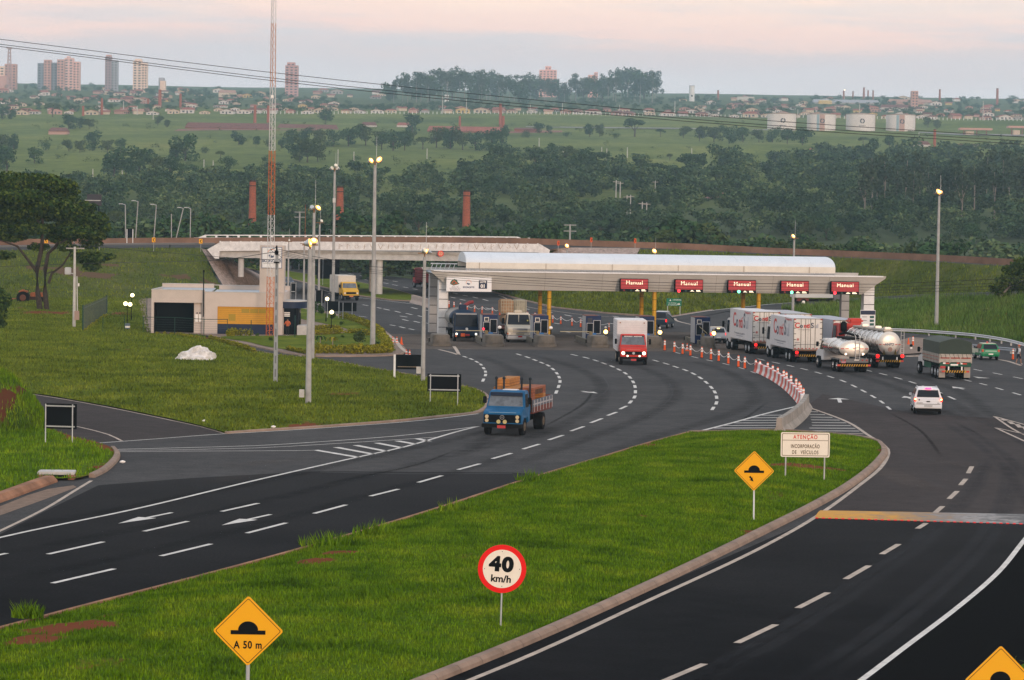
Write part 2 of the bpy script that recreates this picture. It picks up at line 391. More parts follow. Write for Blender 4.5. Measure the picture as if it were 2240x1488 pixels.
BL_MED = grass_mat('median_blades', [(0.04232, 0.09309, 0.003121), (0.09522, 0.1826, 0.005967), (0.1318, 0.2142, 0.008262), (0.2159, 0.2817, 0.01408)], sc=.45, island=True)
BL_LAWN = grass_mat('lawn_blades', [(0.05391, 0.07913, 0.006908), (0.1048, 0.1398, 0.01255), (0.136, 0.1659, 0.01674), (0.2004, 0.2232, 0.02682)], sc=.22, island=True)
BL_TALL = grass_mat('tall_grass_blades', [(0.0625, 0.1215, 0.0176), (0.1, 0.1688, 0.0264), (0.1375, 0.2025, 0.0374), (0.2125, 0.216, 0.066)], sc=.3, island=True)
_t = GR_PAST.node_tree; _b = _t.nodes['Principled BSDF']; _s = _b.inputs['Base Color'].links[0].from_socket
_g = NN(_t, 'ShaderNodeNewGeometry'); _x = NN(_t, 'ShaderNodeSeparateXYZ'); _t.links.new(_g.outputs['Position'], _x.inputs[0])
_t.links.new(MIX(_t, RAMP(_t, MA(_t, 'MULTIPLY', _x.outputs[1], 1/6400), [(.125, (0, 0, 0)), (.175, (1, 1, 1)), (.372, (1, 1, 1)), (.392, (.25, .25, .25))]), (.060, .078, .036), _s), _b.inputs['Base Color'])
ASPH = asphalt('asphalt', (.042, .0405, .040), (.064, .061, .059))
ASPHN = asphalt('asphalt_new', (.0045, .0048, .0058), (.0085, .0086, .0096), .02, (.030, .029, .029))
ASPHD = asphalt('asphalt_dark_patch', (.024, .024, .026), (.037, .036, .038))
ASPHR = asphalt('asphalt_reddish', (.034, .027, .025), (.050, .040, .037))
APRON = asphalt('apron_concrete', (.075, .058, .047), (.120, .098, .080))
PAVE = asphalt('pavement_concrete', (.20, .145, .11), (.28, .215, .17))
ys = np.concatenate([np.linspace(-60, 600, 12), np.linspace(640, 1500, 70), np.linspace(1520, 3400, 90), np.linspace(3450, 6400, 40)])
ss = np.linspace(-1, 1, 121)
YY, SS = np.meshgrid(ys, ss, indexing='ij'); XX = SS * (90 + .30*np.maximum(YY, 0))
ZZ = H(XX, YY)
n_y, n_s = YY.shape
idx = np.arange(n_y*n_s).reshape(n_y, n_s)
F_ = np.stack([idx[:-1, :-1], idx[:-1, 1:], idx[1:, 1:], idx[1:, :-1]], -1).reshape(-1, 4)
soil = np.clip((fbm(XX/90., YY/60., 4) - .60)*4, 0, .42) * (YY > 700)
gnd = struct(npmesh('ground', np.stack([XX, YY, ZZ], -1).reshape(-1, 3), F_, GR_PAST, True, soil.ravel()))
def sheet(name, pix, z, mt, world=False):
    pts = [Vector(p) for p in pix] if world else [G(*p) for p in pix]
    co = [Vector((p[0], p[1])) for p in pts]
    vo, _, fo, *_r = delaunay_2d_cdt(co, [], [list(range(len(co)))], 1, 1e-5)
    mb = MB(); mb.add([(q[0], q[1], z) for q in vo], fo)
    o = mb.build(name, mt)
    if fo and o.data.polygons[0].normal.z < 0: o.data.flip_normals()
    return struct(o)
def pip(poly, x, y):
    ins = np.zeros(len(x), bool); n = len(poly); j = n-1
    for i in range(n):
        xi, yi = poly[i]; xj, yj = poly[j]
        c = ((yi > y) != (yj > y)) & (x < (xj-xi)*(y-yi)/((yj-yi) if abs(yj-yi) > 1e-12 else 1e-12) + xi)
        ins ^= c; j = i
    return ins
def pdist(poly, x, y):
    d = np.full(len(x), 1e9); n = len(poly)
    for i in range(n):
        a = np.array(poly[i]); b = np.array(poly[(i+1) % n]); ab = b-a; L = max(ab@ab, 1e-9)
        t = np.clip(((x-a[0])*ab[0]+(y-a[1])*ab[1])/L, 0, 1)
        d = np.minimum(d, np.hypot(x-a[0]-t*ab[0], y-a[1]-t*ab[1]))
    return d
def island(name, pts, z, mt, space, mound=0.0, ramp=3.0, bump=.08, soilf=None, kind='structure'):
    """a raised area of grass: boundary in world xy, surface swelling inwards; returns arrays for scattering"""
    poly = [(p[0], p[1]) for p in pts]
    P = np.array(poly); x0, y0 = P.min(0); x1, y1 = P.max(0)
    gx, gy = np.meshgrid(np.arange(x0, x1, space), np.arange(y0, y1, space*1.3))
    gx = gx.ravel() + RNG.uniform(-.3, .3, gx.size)*space; gy = gy.ravel() + RNG.uniform(-.3, .3, gy.size)*space
    k = pip(poly, gx, gy); gx, gy = gx[k], gy[k]; k = pdist(poly, gx, gy) > space*.45; gx, gy = gx[k], gy[k]
    co = [Vector(p) for p in poly] + [Vector((a, b)) for a, b in zip(gx, gy)]
    vo, _, fo, *_r = delaunay_2d_cdt(co, [], [list(range(len(poly)))], 1, 1e-5)
    V = np.array([(a[0], a[1]) for a in vo]); d = pdist(poly, V[:, 0], V[:, 1])
    t = np.clip(d/ramp, 0, 1); zz_ = z + mound*(t*t*(3-2*t)) + bump*np.clip(d/1.0, 0, 1)*(fbm(V[:, 0]/2.2, V[:, 1]/2.2, 4)-.4)*2
    s = soilf(V[:, 0], V[:, 1], d) if soilf else np.zeros(len(V))
    F = np.array([f for f in fo if len(f) == 3])
    vv = np.column_stack([V, zz_])
    n = np.cross(vv[F[:, 1]]-vv[F[:, 0]], vv[F[:, 2]]-vv[F[:, 0]])[:, 2]; F[n < 0] = F[n < 0][:, ::-1]
    o = npmesh(name, vv, F, mt, True, s); o['kind'] = kind
    return vv, F, s
def blades(name, V, F, S, count, h, wd, mt, lean=.5, thin=.35, patch=None, near=None):
    """loose triangular blades scattered over a surface, fewer where bare earth shows"""
    a = V[F[:, 0]]; b = V[F[:, 1]]; c = V[F[:, 2]]
    ar = np.linalg.norm(np.cross(b-a, c-a), axis=1)
    if near is not None: ar = ar * near((a+b+c)/3)
    f = RNG.choice(len(F), count, p=ar/ar.sum())
    r1, r2 = RNG.random((2, count)); k = r1+r2 > 1; r1[k], r2[k] = 1-r1[k], 1-r2[k]
    p = a[f] + (b[f]-a[f])*r1[:, None] + (c[f]-a[f])*r2[:, None]
    sv = S[F[f, 0]]*(1-r1-r2) + S[F[f, 1]]*r1 + S[F[f, 2]]*r2
    keep = RNG.random(count) > np.clip((sv-.35)*4, 0, .97)
    if patch: keep &= RNG.random(count) < patch(p[:, 0], p[:, 1])
    p = p[keep]; n = len(p)
    hh = h*(.45+1.0*RNG.random(n))*(.6+.9*fbm(p[:, 0]/1.7, p[:, 1]/1.7, 3)); th = RNG.uniform(0, 2*math.pi, n); ww = wd*(.6+.8*RNG.random(n))
    dx, dy = np.cos(th), np.sin(th); ph = RNG.uniform(0, 2*math.pi, n); ln = hh*lean*RNG.random(n)
    A = p + np.column_stack([dx*ww, dy*ww, np.full(n, -.02)]); B = p - np.column_stack([dx*ww, dy*ww, np.full(n, .02)])
    Cc = p + np.column_stack([np.cos(ph)*ln, np.sin(ph)*ln, hh])
    vs = np.stack([A, B, Cc], 1).reshape(-1, 3)
    o = npmesh(name, vs, np.arange(len(vs)).reshape(-1, 3), mt); o['kind'] = 'stuff'
    return o
def ribbon(mb, pts, wd, z, mi=0, z_off=None):
    pts = [Vector(p) for p in pts]; L, Rr = [], []
    for i, p in enumerate(pts):
        d = pts[min(i+1, len(pts)-1)] - pts[max(i-1, 0)]; d.z = 0; d.normalize(); n = Vector((-d.y, d.x, 0))*(wd/2)
        zz_ = z if z is not None else p.z + z_off
        L.append((p.x+n.x, p.y+n.y, zz_)); Rr.append((p.x-n.x, p.y-n.y, zz_))
    k = len(pts); mb.add(Rr + L, [(i, i+1, k+i+1, k+i) for i in range(k-1)], mi)
def kerb(mb, pts, wd, h, side=1, mi=0, z0=-.05, closed=False, lip=.05):
    """kerb stones along a line: inner face at the line, body lying on its `side`"""
    pts = [Vector(p) for p in pts]; secs = []
    for i, p in enumerate(pts):
        d = pts[min(i+1, len(pts)-1)] - pts[max(i-1, 0)]; d.z = 0; d.normalize(); n = Vector((-d.y, d.x, 0))*side
        q = lambda o, zz_: (p.x+n.x*o, p.y+n.y*o, zz_)
        secs.append([q(-.02, z0), q(-.02, h), q(wd-lip, h), q(wd, h-lip), q(wd+.03, z0)])
    mb.loft(secs, mi, smooth=False)
ASPH_PIX = [(-700, 1750), (2900, 1750), (2900, 830), (2240, 752), (2166, 741), (2047, 731), (1959, 726), (1850, 712), (1760, 694), (1705, 676), (1680, 667),
            (1595, 674), (1535, 683.5), (1470, 694), (1430, 694), (1380, 691), (1200, 672.5), (1075, 638.5), (935, 618), (885, 608), (620, 577), (480, 560), (400, 552),
            (360, 600), (280, 790), (-700, 820)]
sheet('road', ASPH_PIX, 0.0, ASPH)
ASPHN2 = ASPHN
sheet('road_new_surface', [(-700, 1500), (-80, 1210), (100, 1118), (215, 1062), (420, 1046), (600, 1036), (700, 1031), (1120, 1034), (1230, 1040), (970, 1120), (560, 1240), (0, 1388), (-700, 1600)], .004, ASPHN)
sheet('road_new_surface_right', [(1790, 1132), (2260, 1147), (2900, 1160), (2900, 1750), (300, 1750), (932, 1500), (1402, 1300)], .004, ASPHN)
sheet('road_stained_surface', [(1945, 985), (1870, 925), (1760, 893), (1800, 862), (2000, 905), (2180, 915), (2500, 990), (2500, 1128), (2240, 1128), (1800, 1118), (1925, 1020)], .003, ASPHR)
sheet('road_shoulder', [(1895, 1490), (1985, 1418), (2084, 1343), (2184, 1258), (2244, 1186), (2500, 1000), (2900, 1160), (2900, 1750), (1600, 1750)], .008, m_('shoulder_asphalt', (.0016, .0016, .0018), .95, spec=.02, noise=.3, nscale=2))
sheet('toll_apron', [(845, 731), (930, 732), (1100, 729), (1300, 727), (1500, 727), (1700, 728), (1850, 731), (1960, 742), (2010, 752), (2015, 779), (1900, 783), (1700, 773), (1560, 776), (1445, 769), (1320, 768), (1120, 765), (860, 763.5), (868, 756)], .005, APRON)
sheet('ramp_road', [(-500, 800), (30, 858), (120, 870.5), (250, 894), (375, 920), (440, 936), (492, 949), (380, 958), (267, 965), (205, 967), (130, 968), (-300, 900)], .004, ASPHR)
MED_TOP = [G(*p) for p in [(-500, 1522), (-200, 1440), (0, 1385), (72, 1366), (180, 1337), (350, 1293), (560, 1237), (770, 1177), (970, 1116), (1120, 1066), (1337, 1000), (1412, 977), (1510, 950.5)]]
MED_TIP = [G(*p) for p in [(1510, 950.5), (1600, 949), (1700, 947), (1800, 953), (1870, 960), (1908, 968), (1926, 981), (1929, 993), (1918, 1010), (1887, 1039), (1842, 1071), (1762, 1116), (1680, 1157), (1402, 1291), (1120, 1416), (932, 1492), (650, 1600), (300, 1745)]]
mtop = catmull(MED_TOP, 1.2); mtip = catmull(MED_TIP, .8)
def soil_med(x, y, d):
    s = np.clip((fbm(x/2.3+3, y/4.5+8, 4)-.66)*5, 0, .5) + .35*np.exp(-(d/.5)**2)
    for (u, v, rx_, ry_, a) in [(155, 1395, 1.5, 1.6, 1.0), (70, 1425, 1.4, 1.6, .8), (235, 1365, .8, 1.2, .7), (690, 1246, .9, 1.2, 1.0), (745, 1228, .9, 1.0, .9), (1400, 1150, .5, 1.0, .7),
                                (1300, 1240, .5, 1.0, .6), (1770, 1035, 2.2, 1.6, 1.0), (1230, 1200, .5, .9, .5), (880, 1340, .4, .8, .5), (1700, 952, 2.6, 2.4, .9), (1560, 953, 3, 1.6, .5)]:
        c = G(u, v); s = np.maximum(s, a*np.exp(-(((x-c.x)/rx_)**2+((y-c.y)/ry_)**2))*(.55+1.1*fbm(x*1.6, y*1.6, 4)))
    return s
med = island('median_lawn', mtop + mtip[1:], .10, GR_MED, .62, mound=.28, ramp=4, bump=.11, soilf=soil_med)
tuft_c = [(G(u, v), r, k) for u, v, r, k in [(810, 1335, 1.3, 9), (720, 1205, 1.2, 5), (820, 1180, .9, 5), (60, 1365, .5, 9), (1000, 1128, .8, 4), (1165, 1060, .8, 4)]]
o = blades('grass', *med, 300000, .10, .026, BL_MED, near=lambda c: np.clip(c[:, 1]/120, .6, 1.2)); tag(o, 'short bright green grass covering the median between the carriageways', 'grass')
tv, tfn = [], 0
for c, r, k in tuft_c:
    for i in range(int(190*k*r/5)):
        a, q = random.uniform(0, 6.283), r*math.sqrt(random.random()); x, y = c.x+q*math.cos(a), c.y+q*math.sin(a)*.7
        hgt = random.uniform(.25, .62)*(1.25-q/r*.7); th = random.uniform(0, 6.283); ln = hgt*random.uniform(.2, .8); ph = random.uniform(0, 6.283)
        tv += [(x+.035*math.cos(th), y+.035*math.sin(th), .2), (x-.035*math.cos(th), y-.035*math.sin(th), .2), (x+ln*math.cos(ph), y+ln*math.sin(ph), .25+hgt)]
o = npmesh('grass_clumps', tv, np.arange(len(tv)).reshape(-1, 3), BL_MED); o['kind'] = 'stuff'; tag(o, 'taller coarse grass clumps growing through the median grass', 'grass')
mb = MB(); kerb(mb, mtop, .20, .17, side=1, mi=0); struct(mb.build('kerb_median_inner', KERBR))
mb = MB(); kerb(mb, mtip, .31, .22, side=1, mi=0, lip=.1); struct(mb.build('kerb_median_outer', KERB))
mb = MB(); acc = 0
for a, b in zip(mtip, mtip[1:]):
    acc += (b-a).length
    if acc > 1.0:
        acc = 0; d = (b-a).normalized(); n = Vector((-d.y, d.x, 0)); q = lambda o, e, z: (b.x+n.x*o+d.x*e, b.y+n.y*o+d.y*e, z)
        mb.add([q(-.03, -.012, .2235), q(.25, -.012, .2235), q(.345, -.012, .128), q(.372, -.012, .0), q(.372, .012, .0), q(.345, .012, .128), q(.25, .012, .2235), q(-.03, .012, .2235)], [(0, 1, 6, 7), (1, 2, 5, 6), (2, 3, 4, 5)])
struct(mb.build('kerb_joints', m_('joint_dark', (.10, .075, .06), .9)))
LAWN = [(492, 949), (560, 944), (660, 938), (760, 931), (885, 921), (960, 913), (1030, 906), (1054, 897), (1062, 882), (1057, 862), (1035, 853), (1010, 847), (970, 838), (935, 829), (860, 816), (810, 808),
        (760, 798), (685, 786), (640, 782), (610, 779), (585, 775), (558, 769), (520, 757), (480, 747), (455, 741), (440, 735), (330, 733), (322, 700), (318, 655), (-700, 660), (-700, 778), (-200, 830), (30, 857), (120, 869.5), (250, 893), (375, 919), (440, 934)]
lw = [G(*p) for p in LAWN]
lawn_edge = catmull(lw[:25], 1.5)
lawn_pts = lawn_edge + lw[25:]
def soil_lawn(x, y, d):
    s = np.clip((fbm(x/4.+1, y/9.+4, 4)-.68)*6, 0, .6) + .4*np.exp(-(d/.45)**2)
    c = G(100, 690); s = np.maximum(s, .8*np.exp(-(((x-c.x)/5)**2+((y-c.y)/10)**2))*(fbm(x, y, 3)+.3))
    return s
lawn = island('lawn', lawn_pts, .09, GR_LAWN, 1.7, mound=.22, ramp=6, bump=.12, soilf=soil_lawn)
o = blades('lawn_grass', *lawn, 130000, .15, .055, BL_LAWN, near=lambda c: np.clip((150/c[:, 1])**1.2, .05, 2)); tag(o, 'short olive green grass of the big lawn', 'grass')
mb = MB(); kerb(mb, [p for p in lawn_edge], .18, .13, side=-1); struct(mb.build('kerb_lawn', KERB))
PV = [(484, 741), (540, 754.5), (600, 768), (650, 777), (690, 781), (760, 781), (866, 778), (880, 774), (884, 768), (866, 750), (847, 731), (832, 721), (806, 710), (750, 693), (700, 681), (650, 668), (560, 640), (300, 650), (322, 731), (430, 734)]
pvw = [G(*p) for p in PV]
sheet('pavement', [(p.x, p.y) for p in pvw], .12, PAVE, True)
mb = MB(); kerb(mb, catmull(pvw[:16], 1.5), .16, .125, side=-1, lip=.03); struct(mb.build('kerb_pavement', KERB))
GD = [(497, 739), (545, 752), (610, 766), (690, 775), (760, 775), (856, 772), (858, 764), (846, 746), (828, 726), (806, 715), (752, 698), (700, 686), (650, 676), (630, 690), (619, 738)]
gdw = catmull([G(*p) for p in GD], 1.5, True)
gard = island('garden_lawn', gdw, .16, GR_LAWN, 1.6, mound=.1, ramp=2, bump=.05)
VG = [(-500, 905), (-150, 905), (40, 926), (100, 939), (165, 961), (222, 975), (243, 984), (251, 994), (249, 1005), (237, 1019), (218, 1034), (195, 1045), (172, 1051), (100, 1053), (52, 1070), (0, 1089), (-150, 1140), (-500, 1260)]
vgw = [G(*p) for p in VG]; vedge = catmull(vgw[4:], .8)
verge = island('verge_lawn', vgw[:4] + vedge, .12, GR_MED, .8, mound=.12, ramp=2.5, bump=.09, soilf=lambda x, y, d: .55*np.exp(-(d/.5)**2) + np.clip((fbm(x/2.+9, y/4., 4)-.66)*6, 0, .6))
o = blades('verge_grass', *verge, 32000, .17, .036, BL_MED, patch=lambda x, y: np.where(x/np.maximum(y, 1) < -.185, .3, 1)); tag(o, 'short bright green grass on the verge beside the drain inlet', 'grass')
mb = MB(); kerb(mb, catmull(vgw[6:12], .7), .26, .2, side=1, lip=.08); struct(mb.build('kerb_verge', KERB))
mb = MB(); kerb(mb, catmull([G(*p) for p in [(100, 1054), (52, 1071), (0, 1090), (-150, 1141), (-500, 1262)]], .7), .55, .3, side=1, lip=.2); struct(mb.build('kerb_verge_worn', KERBR))
mc = G(-62, 938); gx = np.linspace(-1, 1, 61); U_, V_ = np.meshgrid(gx, gx)
rr = np.hypot(U_, V_); hh = np.clip(1-rr**2, 0, 1)**.62*3.25*(1+.35*(fbm(U_*4+3, V_*4+3, 4)-.5)) - .05
mx, my = mc.x + U_*4.15, mc.y + V_*7.5
idx = np.arange(61*61).reshape(61, 61); Fm = np.stack([idx[:-1, :-1], idx[:-1, 1:], idx[1:, 1:], idx[1:, :-1]], -1).reshape(-1, 4)
sm = np.clip(1.25 - np.abs(hh-1.45)/1.5, 0, 1)*(V_ < .35)*(U_ < .72) * (.2+1.25*fbm(U_*9, V_*9, 4))
o = npmesh('earth_mound', np.stack([mx, my, hh+.1], -1).reshape(-1, 3), Fm, grass_mat('mound_earth', [(.045, .08, .012), (.06, .10, .014), (.08, .11, .02), (.10, .115, .03)], soil=(.095, .034, .017), sc=.6, fine=3.0), True, np.clip(sm, 0, 1).ravel()); struct(o)
tri = np.concatenate([Fm[:, [0, 1, 2]], Fm[:, [0, 2, 3]]]); o = blades('mound_grass', np.stack([mx, my, hh+.1], -1).reshape(-1, 3), tri, np.clip(sm, 0, .62).ravel(), 16000, .26, .035, BL_MED); tag(o, 'rough grass growing over the red earth mound', 'grass')
FM = [(300, 541), (420, 557), (620, 593), (780, 618), (860, 634), (920, 652), (944, 663), (936, 668), (902, 659.5), (860, 658), (780, 647), (685, 623), (620, 607), (480, 573), (300, 548)]
fm = island('far_median_lawn', [G(*p) for p in FM], .14, GR_LAWN, 4.5, bump=.05)
mb = MB(); kerb(mb, [G(*p) for p in FM[7:14]], .2, .15, side=1); kerb(mb, [G(*p) for p in FM[1:7]], .2, .15, side=1); struct(mb.build('kerb_far_median', KERB))
def ruled(name, A, B, nu, nv, mt, amp=.35, soilf=None, prof=None):
    A = [Vector(p) for p in A]; B = [Vector(p) for p in B]; n = len(A); W_ = []
    S_ = np.linspace(0, n-1, nu)
    pa = np.array([[np.interp(s, range(n), [p[k] for p in A]) for k in range(3)] for s in S_])
    pb = np.array([[np.interp(s, range(n), [p[k] for p in B]) for k in range(3)] for s in S_])
    t = np.linspace(0, 1, nv); tt = t if prof is None else prof(t)
    P = pa[:, None, :]*(1-t)[None, :, None] + pb[:, None, :]*t[None, :, None]
    P[:, :, 2] = pa[:, 2][:, None]*(1-tt) + pb[:, 2][:, None]*tt
    env = np.sin(np.pi*t)[None, :]
    P[:, :, 2] += amp*env*(fbm(P[:, :, 0]/4, P[:, :, 1]/4, 4)-.5)*2
    idx = np.arange(nu*nv).reshape(nu, nv); F = np.stack([idx[:-1, :-1], idx[:-1, 1:], idx[1:, 1:], idx[1:, :-1]], -1).reshape(-1, 4)
    so = soilf(S_[:, None]+0*t[None, :], t[None, :]+0*S_[:, None], P[:, :, 0], P[:, :, 1]) if soilf else np.zeros((nu, nv))
    o = npmesh(name, P.reshape(-1, 3), F, mt, True, so.ravel()); struct(o)
    if o.data.polygons[len(F)//2].normal.z < 0: o.data.flip_normals()
    V = P.reshape(-1, 3); return V, np.concatenate([F[:, [0, 1, 2]], F[:, [0, 2, 3]]]), so.ravel()
NEAR_E = [(-400, 556, 417), (-250, 553, 418), (0, 548, 418), (225, 543, 419), (420, 542, 421), (470, 542, 421), (800, 543, 421), (1190, 545, 420), (1250, 544.5, 421), (1400, 545.5, 421), (1495, 547, 420), (1680, 557, 414), (1822, 562.5, 408), (2055, 573.5, 392), (2212, 583, 378), (2400, 595, 364)]
BARR_B = [(-400, 543, 429), (-250, 540, 429), (0, 536.5, 430), (225, 534.5, 431), (420, 533, 432), (470, 533, 432), (800, 531.5, 432), (1160, 534.5, 431), (1280, 538.5, 431), (1400, 542.5, 431), (1495, 545.5, 430), (1680, 555, 424), (1822, 561, 418), (2055, 571.5, 402), (2212, 581, 388), (2400, 593.5, 374)]
ne = [P3(*p) for p in NEAR_E]; bb = [P3(*p) for p in BARR_B]
mb = MB(); k = len(ne); mb.add(ne + bb, [(i, i+1, k+i+1, k+i) for i in range(k-1)]); struct(mb.build('overpass_road', ASPH))
cl_ = [P3(u, v+.6, d-.3) for u, v, d in NEAR_E[:5]] + [P3(440, 543.5, 420.5), P3(463, 548, 420), P3(474, 553, 430)]
tl_ = [G(-400, 662, .1), G(-250, 660, .1), G(0, 658, .1), G(225, 655, .1), G(400, 652, .1), G(500, 645, .1), G(592, 630, .1), G(606, 622, .1)]
def soil_bl(s, t, x, y):
    return np.clip((fbm(x/5+2, y/4, 4)-.52)*3.2, 0, .62)*np.sin(np.pi*np.clip(t*1.15, 0, 1)) + .2*(t > .25)*(t < .8)
ebl = ruled('embankment', cl_[:6], tl_[:6], 130, 26, GR_BANK, .5, soil_bl, prof=lambda t: 1-(1-t)**1.25)
STONE = m_('slope_stone', (.36, .27, .22), .9, noise=.6, nscale=2.4, bump=.6, bscale=2.0)
ruled('slope_paving', cl_[5:], tl_[5:], 24, 16, STONE, .25)
cr_ = [P3(1198, 549, 420), P3(1250, 545, 420.6), P3(1300, 545.3, 420.7)] + [P3(u, v+.6, d-.3) for u, v, d in NEAR_E[9:]]
cr_.insert(5, P3(1590, 552.3, 417))
tr_ = [G(1070, 637), G(1140, 655), G(1215, 673), G(1330, 685.5), G(1450, 692.5), G(1545, 680, .05), G(1680, 665.5, .4), G(1800, 656.5, .9), G(2020, 643.5, 2.2), G(2180, 638.5, 3.3), G(2400, 631, 4.6)]
def soil_br(s, t, x, y):
    b = np.clip((fbm(x/5+7, y/4+3, 4)-.57)*3.2, 0, .6)*np.sin(np.pi*t)
    return b
ebr = ruled('embankment_right', cr_, tr_, 170, 26, GR_BANK, .45, soil_br, prof=lambda t: 1-(1-t)**1.2)
ruled('rubble_slope', [p + Vector((0, -.35, .22)) for p in cr_[:4]], [(a*.42+b*.58) + Vector((0, -.4, .25)) for a, b in zip(cr_[:4], tr_[:4])], 40, 14, STONE, .35)
o = blades('bank_grass', *ebr, 26000, .3, .07, BL_LAWN, near=lambda c: np.clip(1.6-c[:, 2]/6, .2, 2)); tag(o, 'short patchy grass on the overpass embankment', 'grass')
o = blades('bank_grass', *ebl, 16000, .26, .07, BL_LAWN); tag(o, 'thin dry grass on the embankment behind the office', 'grass')
mb = MB(); kerb(mb, [G(u, v) for u, v in [(1075, 638.5), (1140, 656), (1215, 674), (1330, 686.5), (1430, 693.5), (1470, 693.5), (1535, 683), (1595, 673)]], .22, .16, side=-1); struct(mb.build('kerb_plaza', KERB))
EXU = [G(1470, 693.5, .03), G(1545, 681, .08), G(1680, 666.5, .43), G(1800, 657.5, .93), G(2020, 644.5, 2.23), G(2180, 639.5, 3.33), G(2400, 632, 4.63)]
EXL = [G(1490, 701, .03), G(1590, 681, .08), G(1710, 676.5, .40), G(1855, 665, 1.0), G(2055, 653, 2.3), G(2240, 649, 3.5), G(2420, 645, 4.6)]
mb = MB(); k = len(EXU); mb.add(EXL + EXU, [(i, i+1, k+i+1, k+i) for i in range(k-1)]); struct(mb.build('exit_road', ASPH))
mb = MB(); ribbon(mb, EXU, .35, None, 0, .03); struct(mb.build('exit_road_kerb', CONCL))
bk = ruled('exit_bank', [p - Vector((0, .05, .03)) for p in EXL[2:]], [G(1712, 680, .02), G(1900, 721, .02), G(2047, 733.5, .02), G(2166, 744, .02), G(2420, 775, .02)], 90, 22, GR_LAWN, .4, lambda s, t, x, y: np.clip((fbm(x/4, y/6, 4)-.6)*4, 0, .5))
o = blades('tall_grass', *bk, 45000, .62, .06, BL_TALL, lean=.6); tag(o, 'tall pale green weeds behind the guardrail', 'grass')
LN = MB(); ZM = .013
def pl(pix, step=2.0): return catmull([G(*p) for p in pix], step)
ribbon(LN, pl([(-300, 1258), (0, 1176.5), (287, 1116), (560, 1051), (785, 1000), (885, 978), (935, 964), (1010, 942), (1047, 933)]), .20, ZM)
ribbon(LN, pl([(225, 984.5), (400, 980), (560, 975.5), (700, 967), (860, 955), (950, 945.5), (1047, 933)]), .16, ZM)
ribbon(LN, pl([(232, 986.5), (420, 984), (560, 980.5), (700, 973), (860, 963), (955, 957)]), .13, ZM)
ribbon(LN, pl([(245, 989), (400, 987.5), (560, 987), (640, 986.5), (690, 985.5)]), .14, ZM)
ribbon(LN, pl([(205, 970.5), (330, 961.5), (440, 953), (492, 949.5), (560, 946), (760, 933), (885, 923.5), (1000, 911.5), (1047, 905.5)]), .16, ZM)
ribbon(LN, pl([(-60, 1190), (0, 1162), (92, 1117), (170, 1070), (200, 1052)]), .17, ZM, 1)
for a, b in [((690, 985), (784, 1001)), ((735, 979), (816, 994)), ((778, 974.5), (846, 988)), ((824, 969.5), (878, 980)), ((869, 965), (908, 972)), ((912, 960), (938, 966))]:
    ribbon(LN, [G(*a), G(*b)], .40, ZM)
ribbon(LN, pl([(30, 857), (120, 870.5), (250, 894), (375, 920), (440, 934), (492, 949)]), .18, ZM, 1)
ribbon(LN, pl([(60, 911), (80, 916.5), (175, 935), (237, 951), (267, 965.5)]), .15, ZM, 1)
def dash(a, b, wd=.2, mi=0): ribbon(LN, [G(*a), G(*b)], wd, ZM, mi)
for a, b in [((-110, 1237), (15, 1211)), ((105, 1213), (226, 1186)), ((315, 1163), (411, 1141)), ((485, 1119.5), (565, 1101.5)),
             ((-150, 1339), (-10, 1306)), ((115, 1276.5), (250, 1245)), ((352, 1217), (462, 1190.5)), ((540, 1167), (626, 1144.5)), ((687, 1124), (757, 1105)), ((810, 1086), (872, 1070.5)), ((915, 1056), (967, 1041)),
             ((1002, 1028), (1050, 1015)), ((1077, 1004), (1119, 992)), ((1144, 983), (1180, 972)), ((1200, 963), (1232, 952.5)), ((1249, 943.5), (1277, 933.5)), ((1292, 925.5), (1317, 916)), ((1329, 909.5), (1349, 902)), ((1356, 895.5), (1371, 888.5))]:
    dash(a, b, .22)
def dashes(cs, wd=.22, frac=.56, mi=0):
    pts = [G(*c) for c in cs]
    for i, p in enumerate(pts):
        d = pts[min(i+1, len(pts)-1)] - pts[max(i-1, 0)]; L = d.length/(2 if 0 < i < len(pts)-1 else 1)*frac/2; d.normalize()
        ribbon(LN, [p-d*L, p+d*L], wd, ZM, mi)
dashes([(1017, 781), (1031, 786), (1043, 792), (1052, 798), (1058, 806), (1062, 813.5), (1062, 821), (1057, 832)])
dashes([(1135, 776), (1154, 782), (1170, 788), (1185, 794), (1199, 800), (1209.5, 808), (1218, 817), (1223, 825.5), (1225, 835), (1222, 846), (1217, 858)])
dashes([(1256, 777), (1282, 783), (1303, 789), (1321, 795.5), (1339, 802), (1354, 809), (1368, 817), (1378, 826), (1385, 836), (1389, 846), (1390, 857.5), (1388, 869), (1379, 880)])
dashes([(1434, 789.5), (1457, 796), (1478, 803), (1499, 810), (1517, 818), (1532, 827), (1545, 837), (1556, 848), (1563.5, 858), (1567.5, 869.5), (1567, 882), (1559.5, 894)])
dashes([(1665, 787), (1697, 794), (1729, 801), (1759, 808), (1790, 816), (1817, 825), (1844, 834), (1868, 845), (1889, 856), (1910, 868), (1929, 880), (1944, 893)], .19, .5)
dashes([(1870, 803), (1899, 811), (1932, 819), (1965, 828), (1996, 837), (2025, 847), (2053, 858), (2082, 871)], .19, .5)
dashes([(2100, 802), (2139, 810), (2182, 818), (2227, 827), (2275, 836)], .19, .45); dashes([(2085, 825), (2117, 833), (2151, 841), (2186, 851), (2224, 862)], .19, .45)
dashes([(1480, 772), (1520, 782), (1552, 789), (1588, 797), (1622, 806), (1648, 815)], .15, .4)
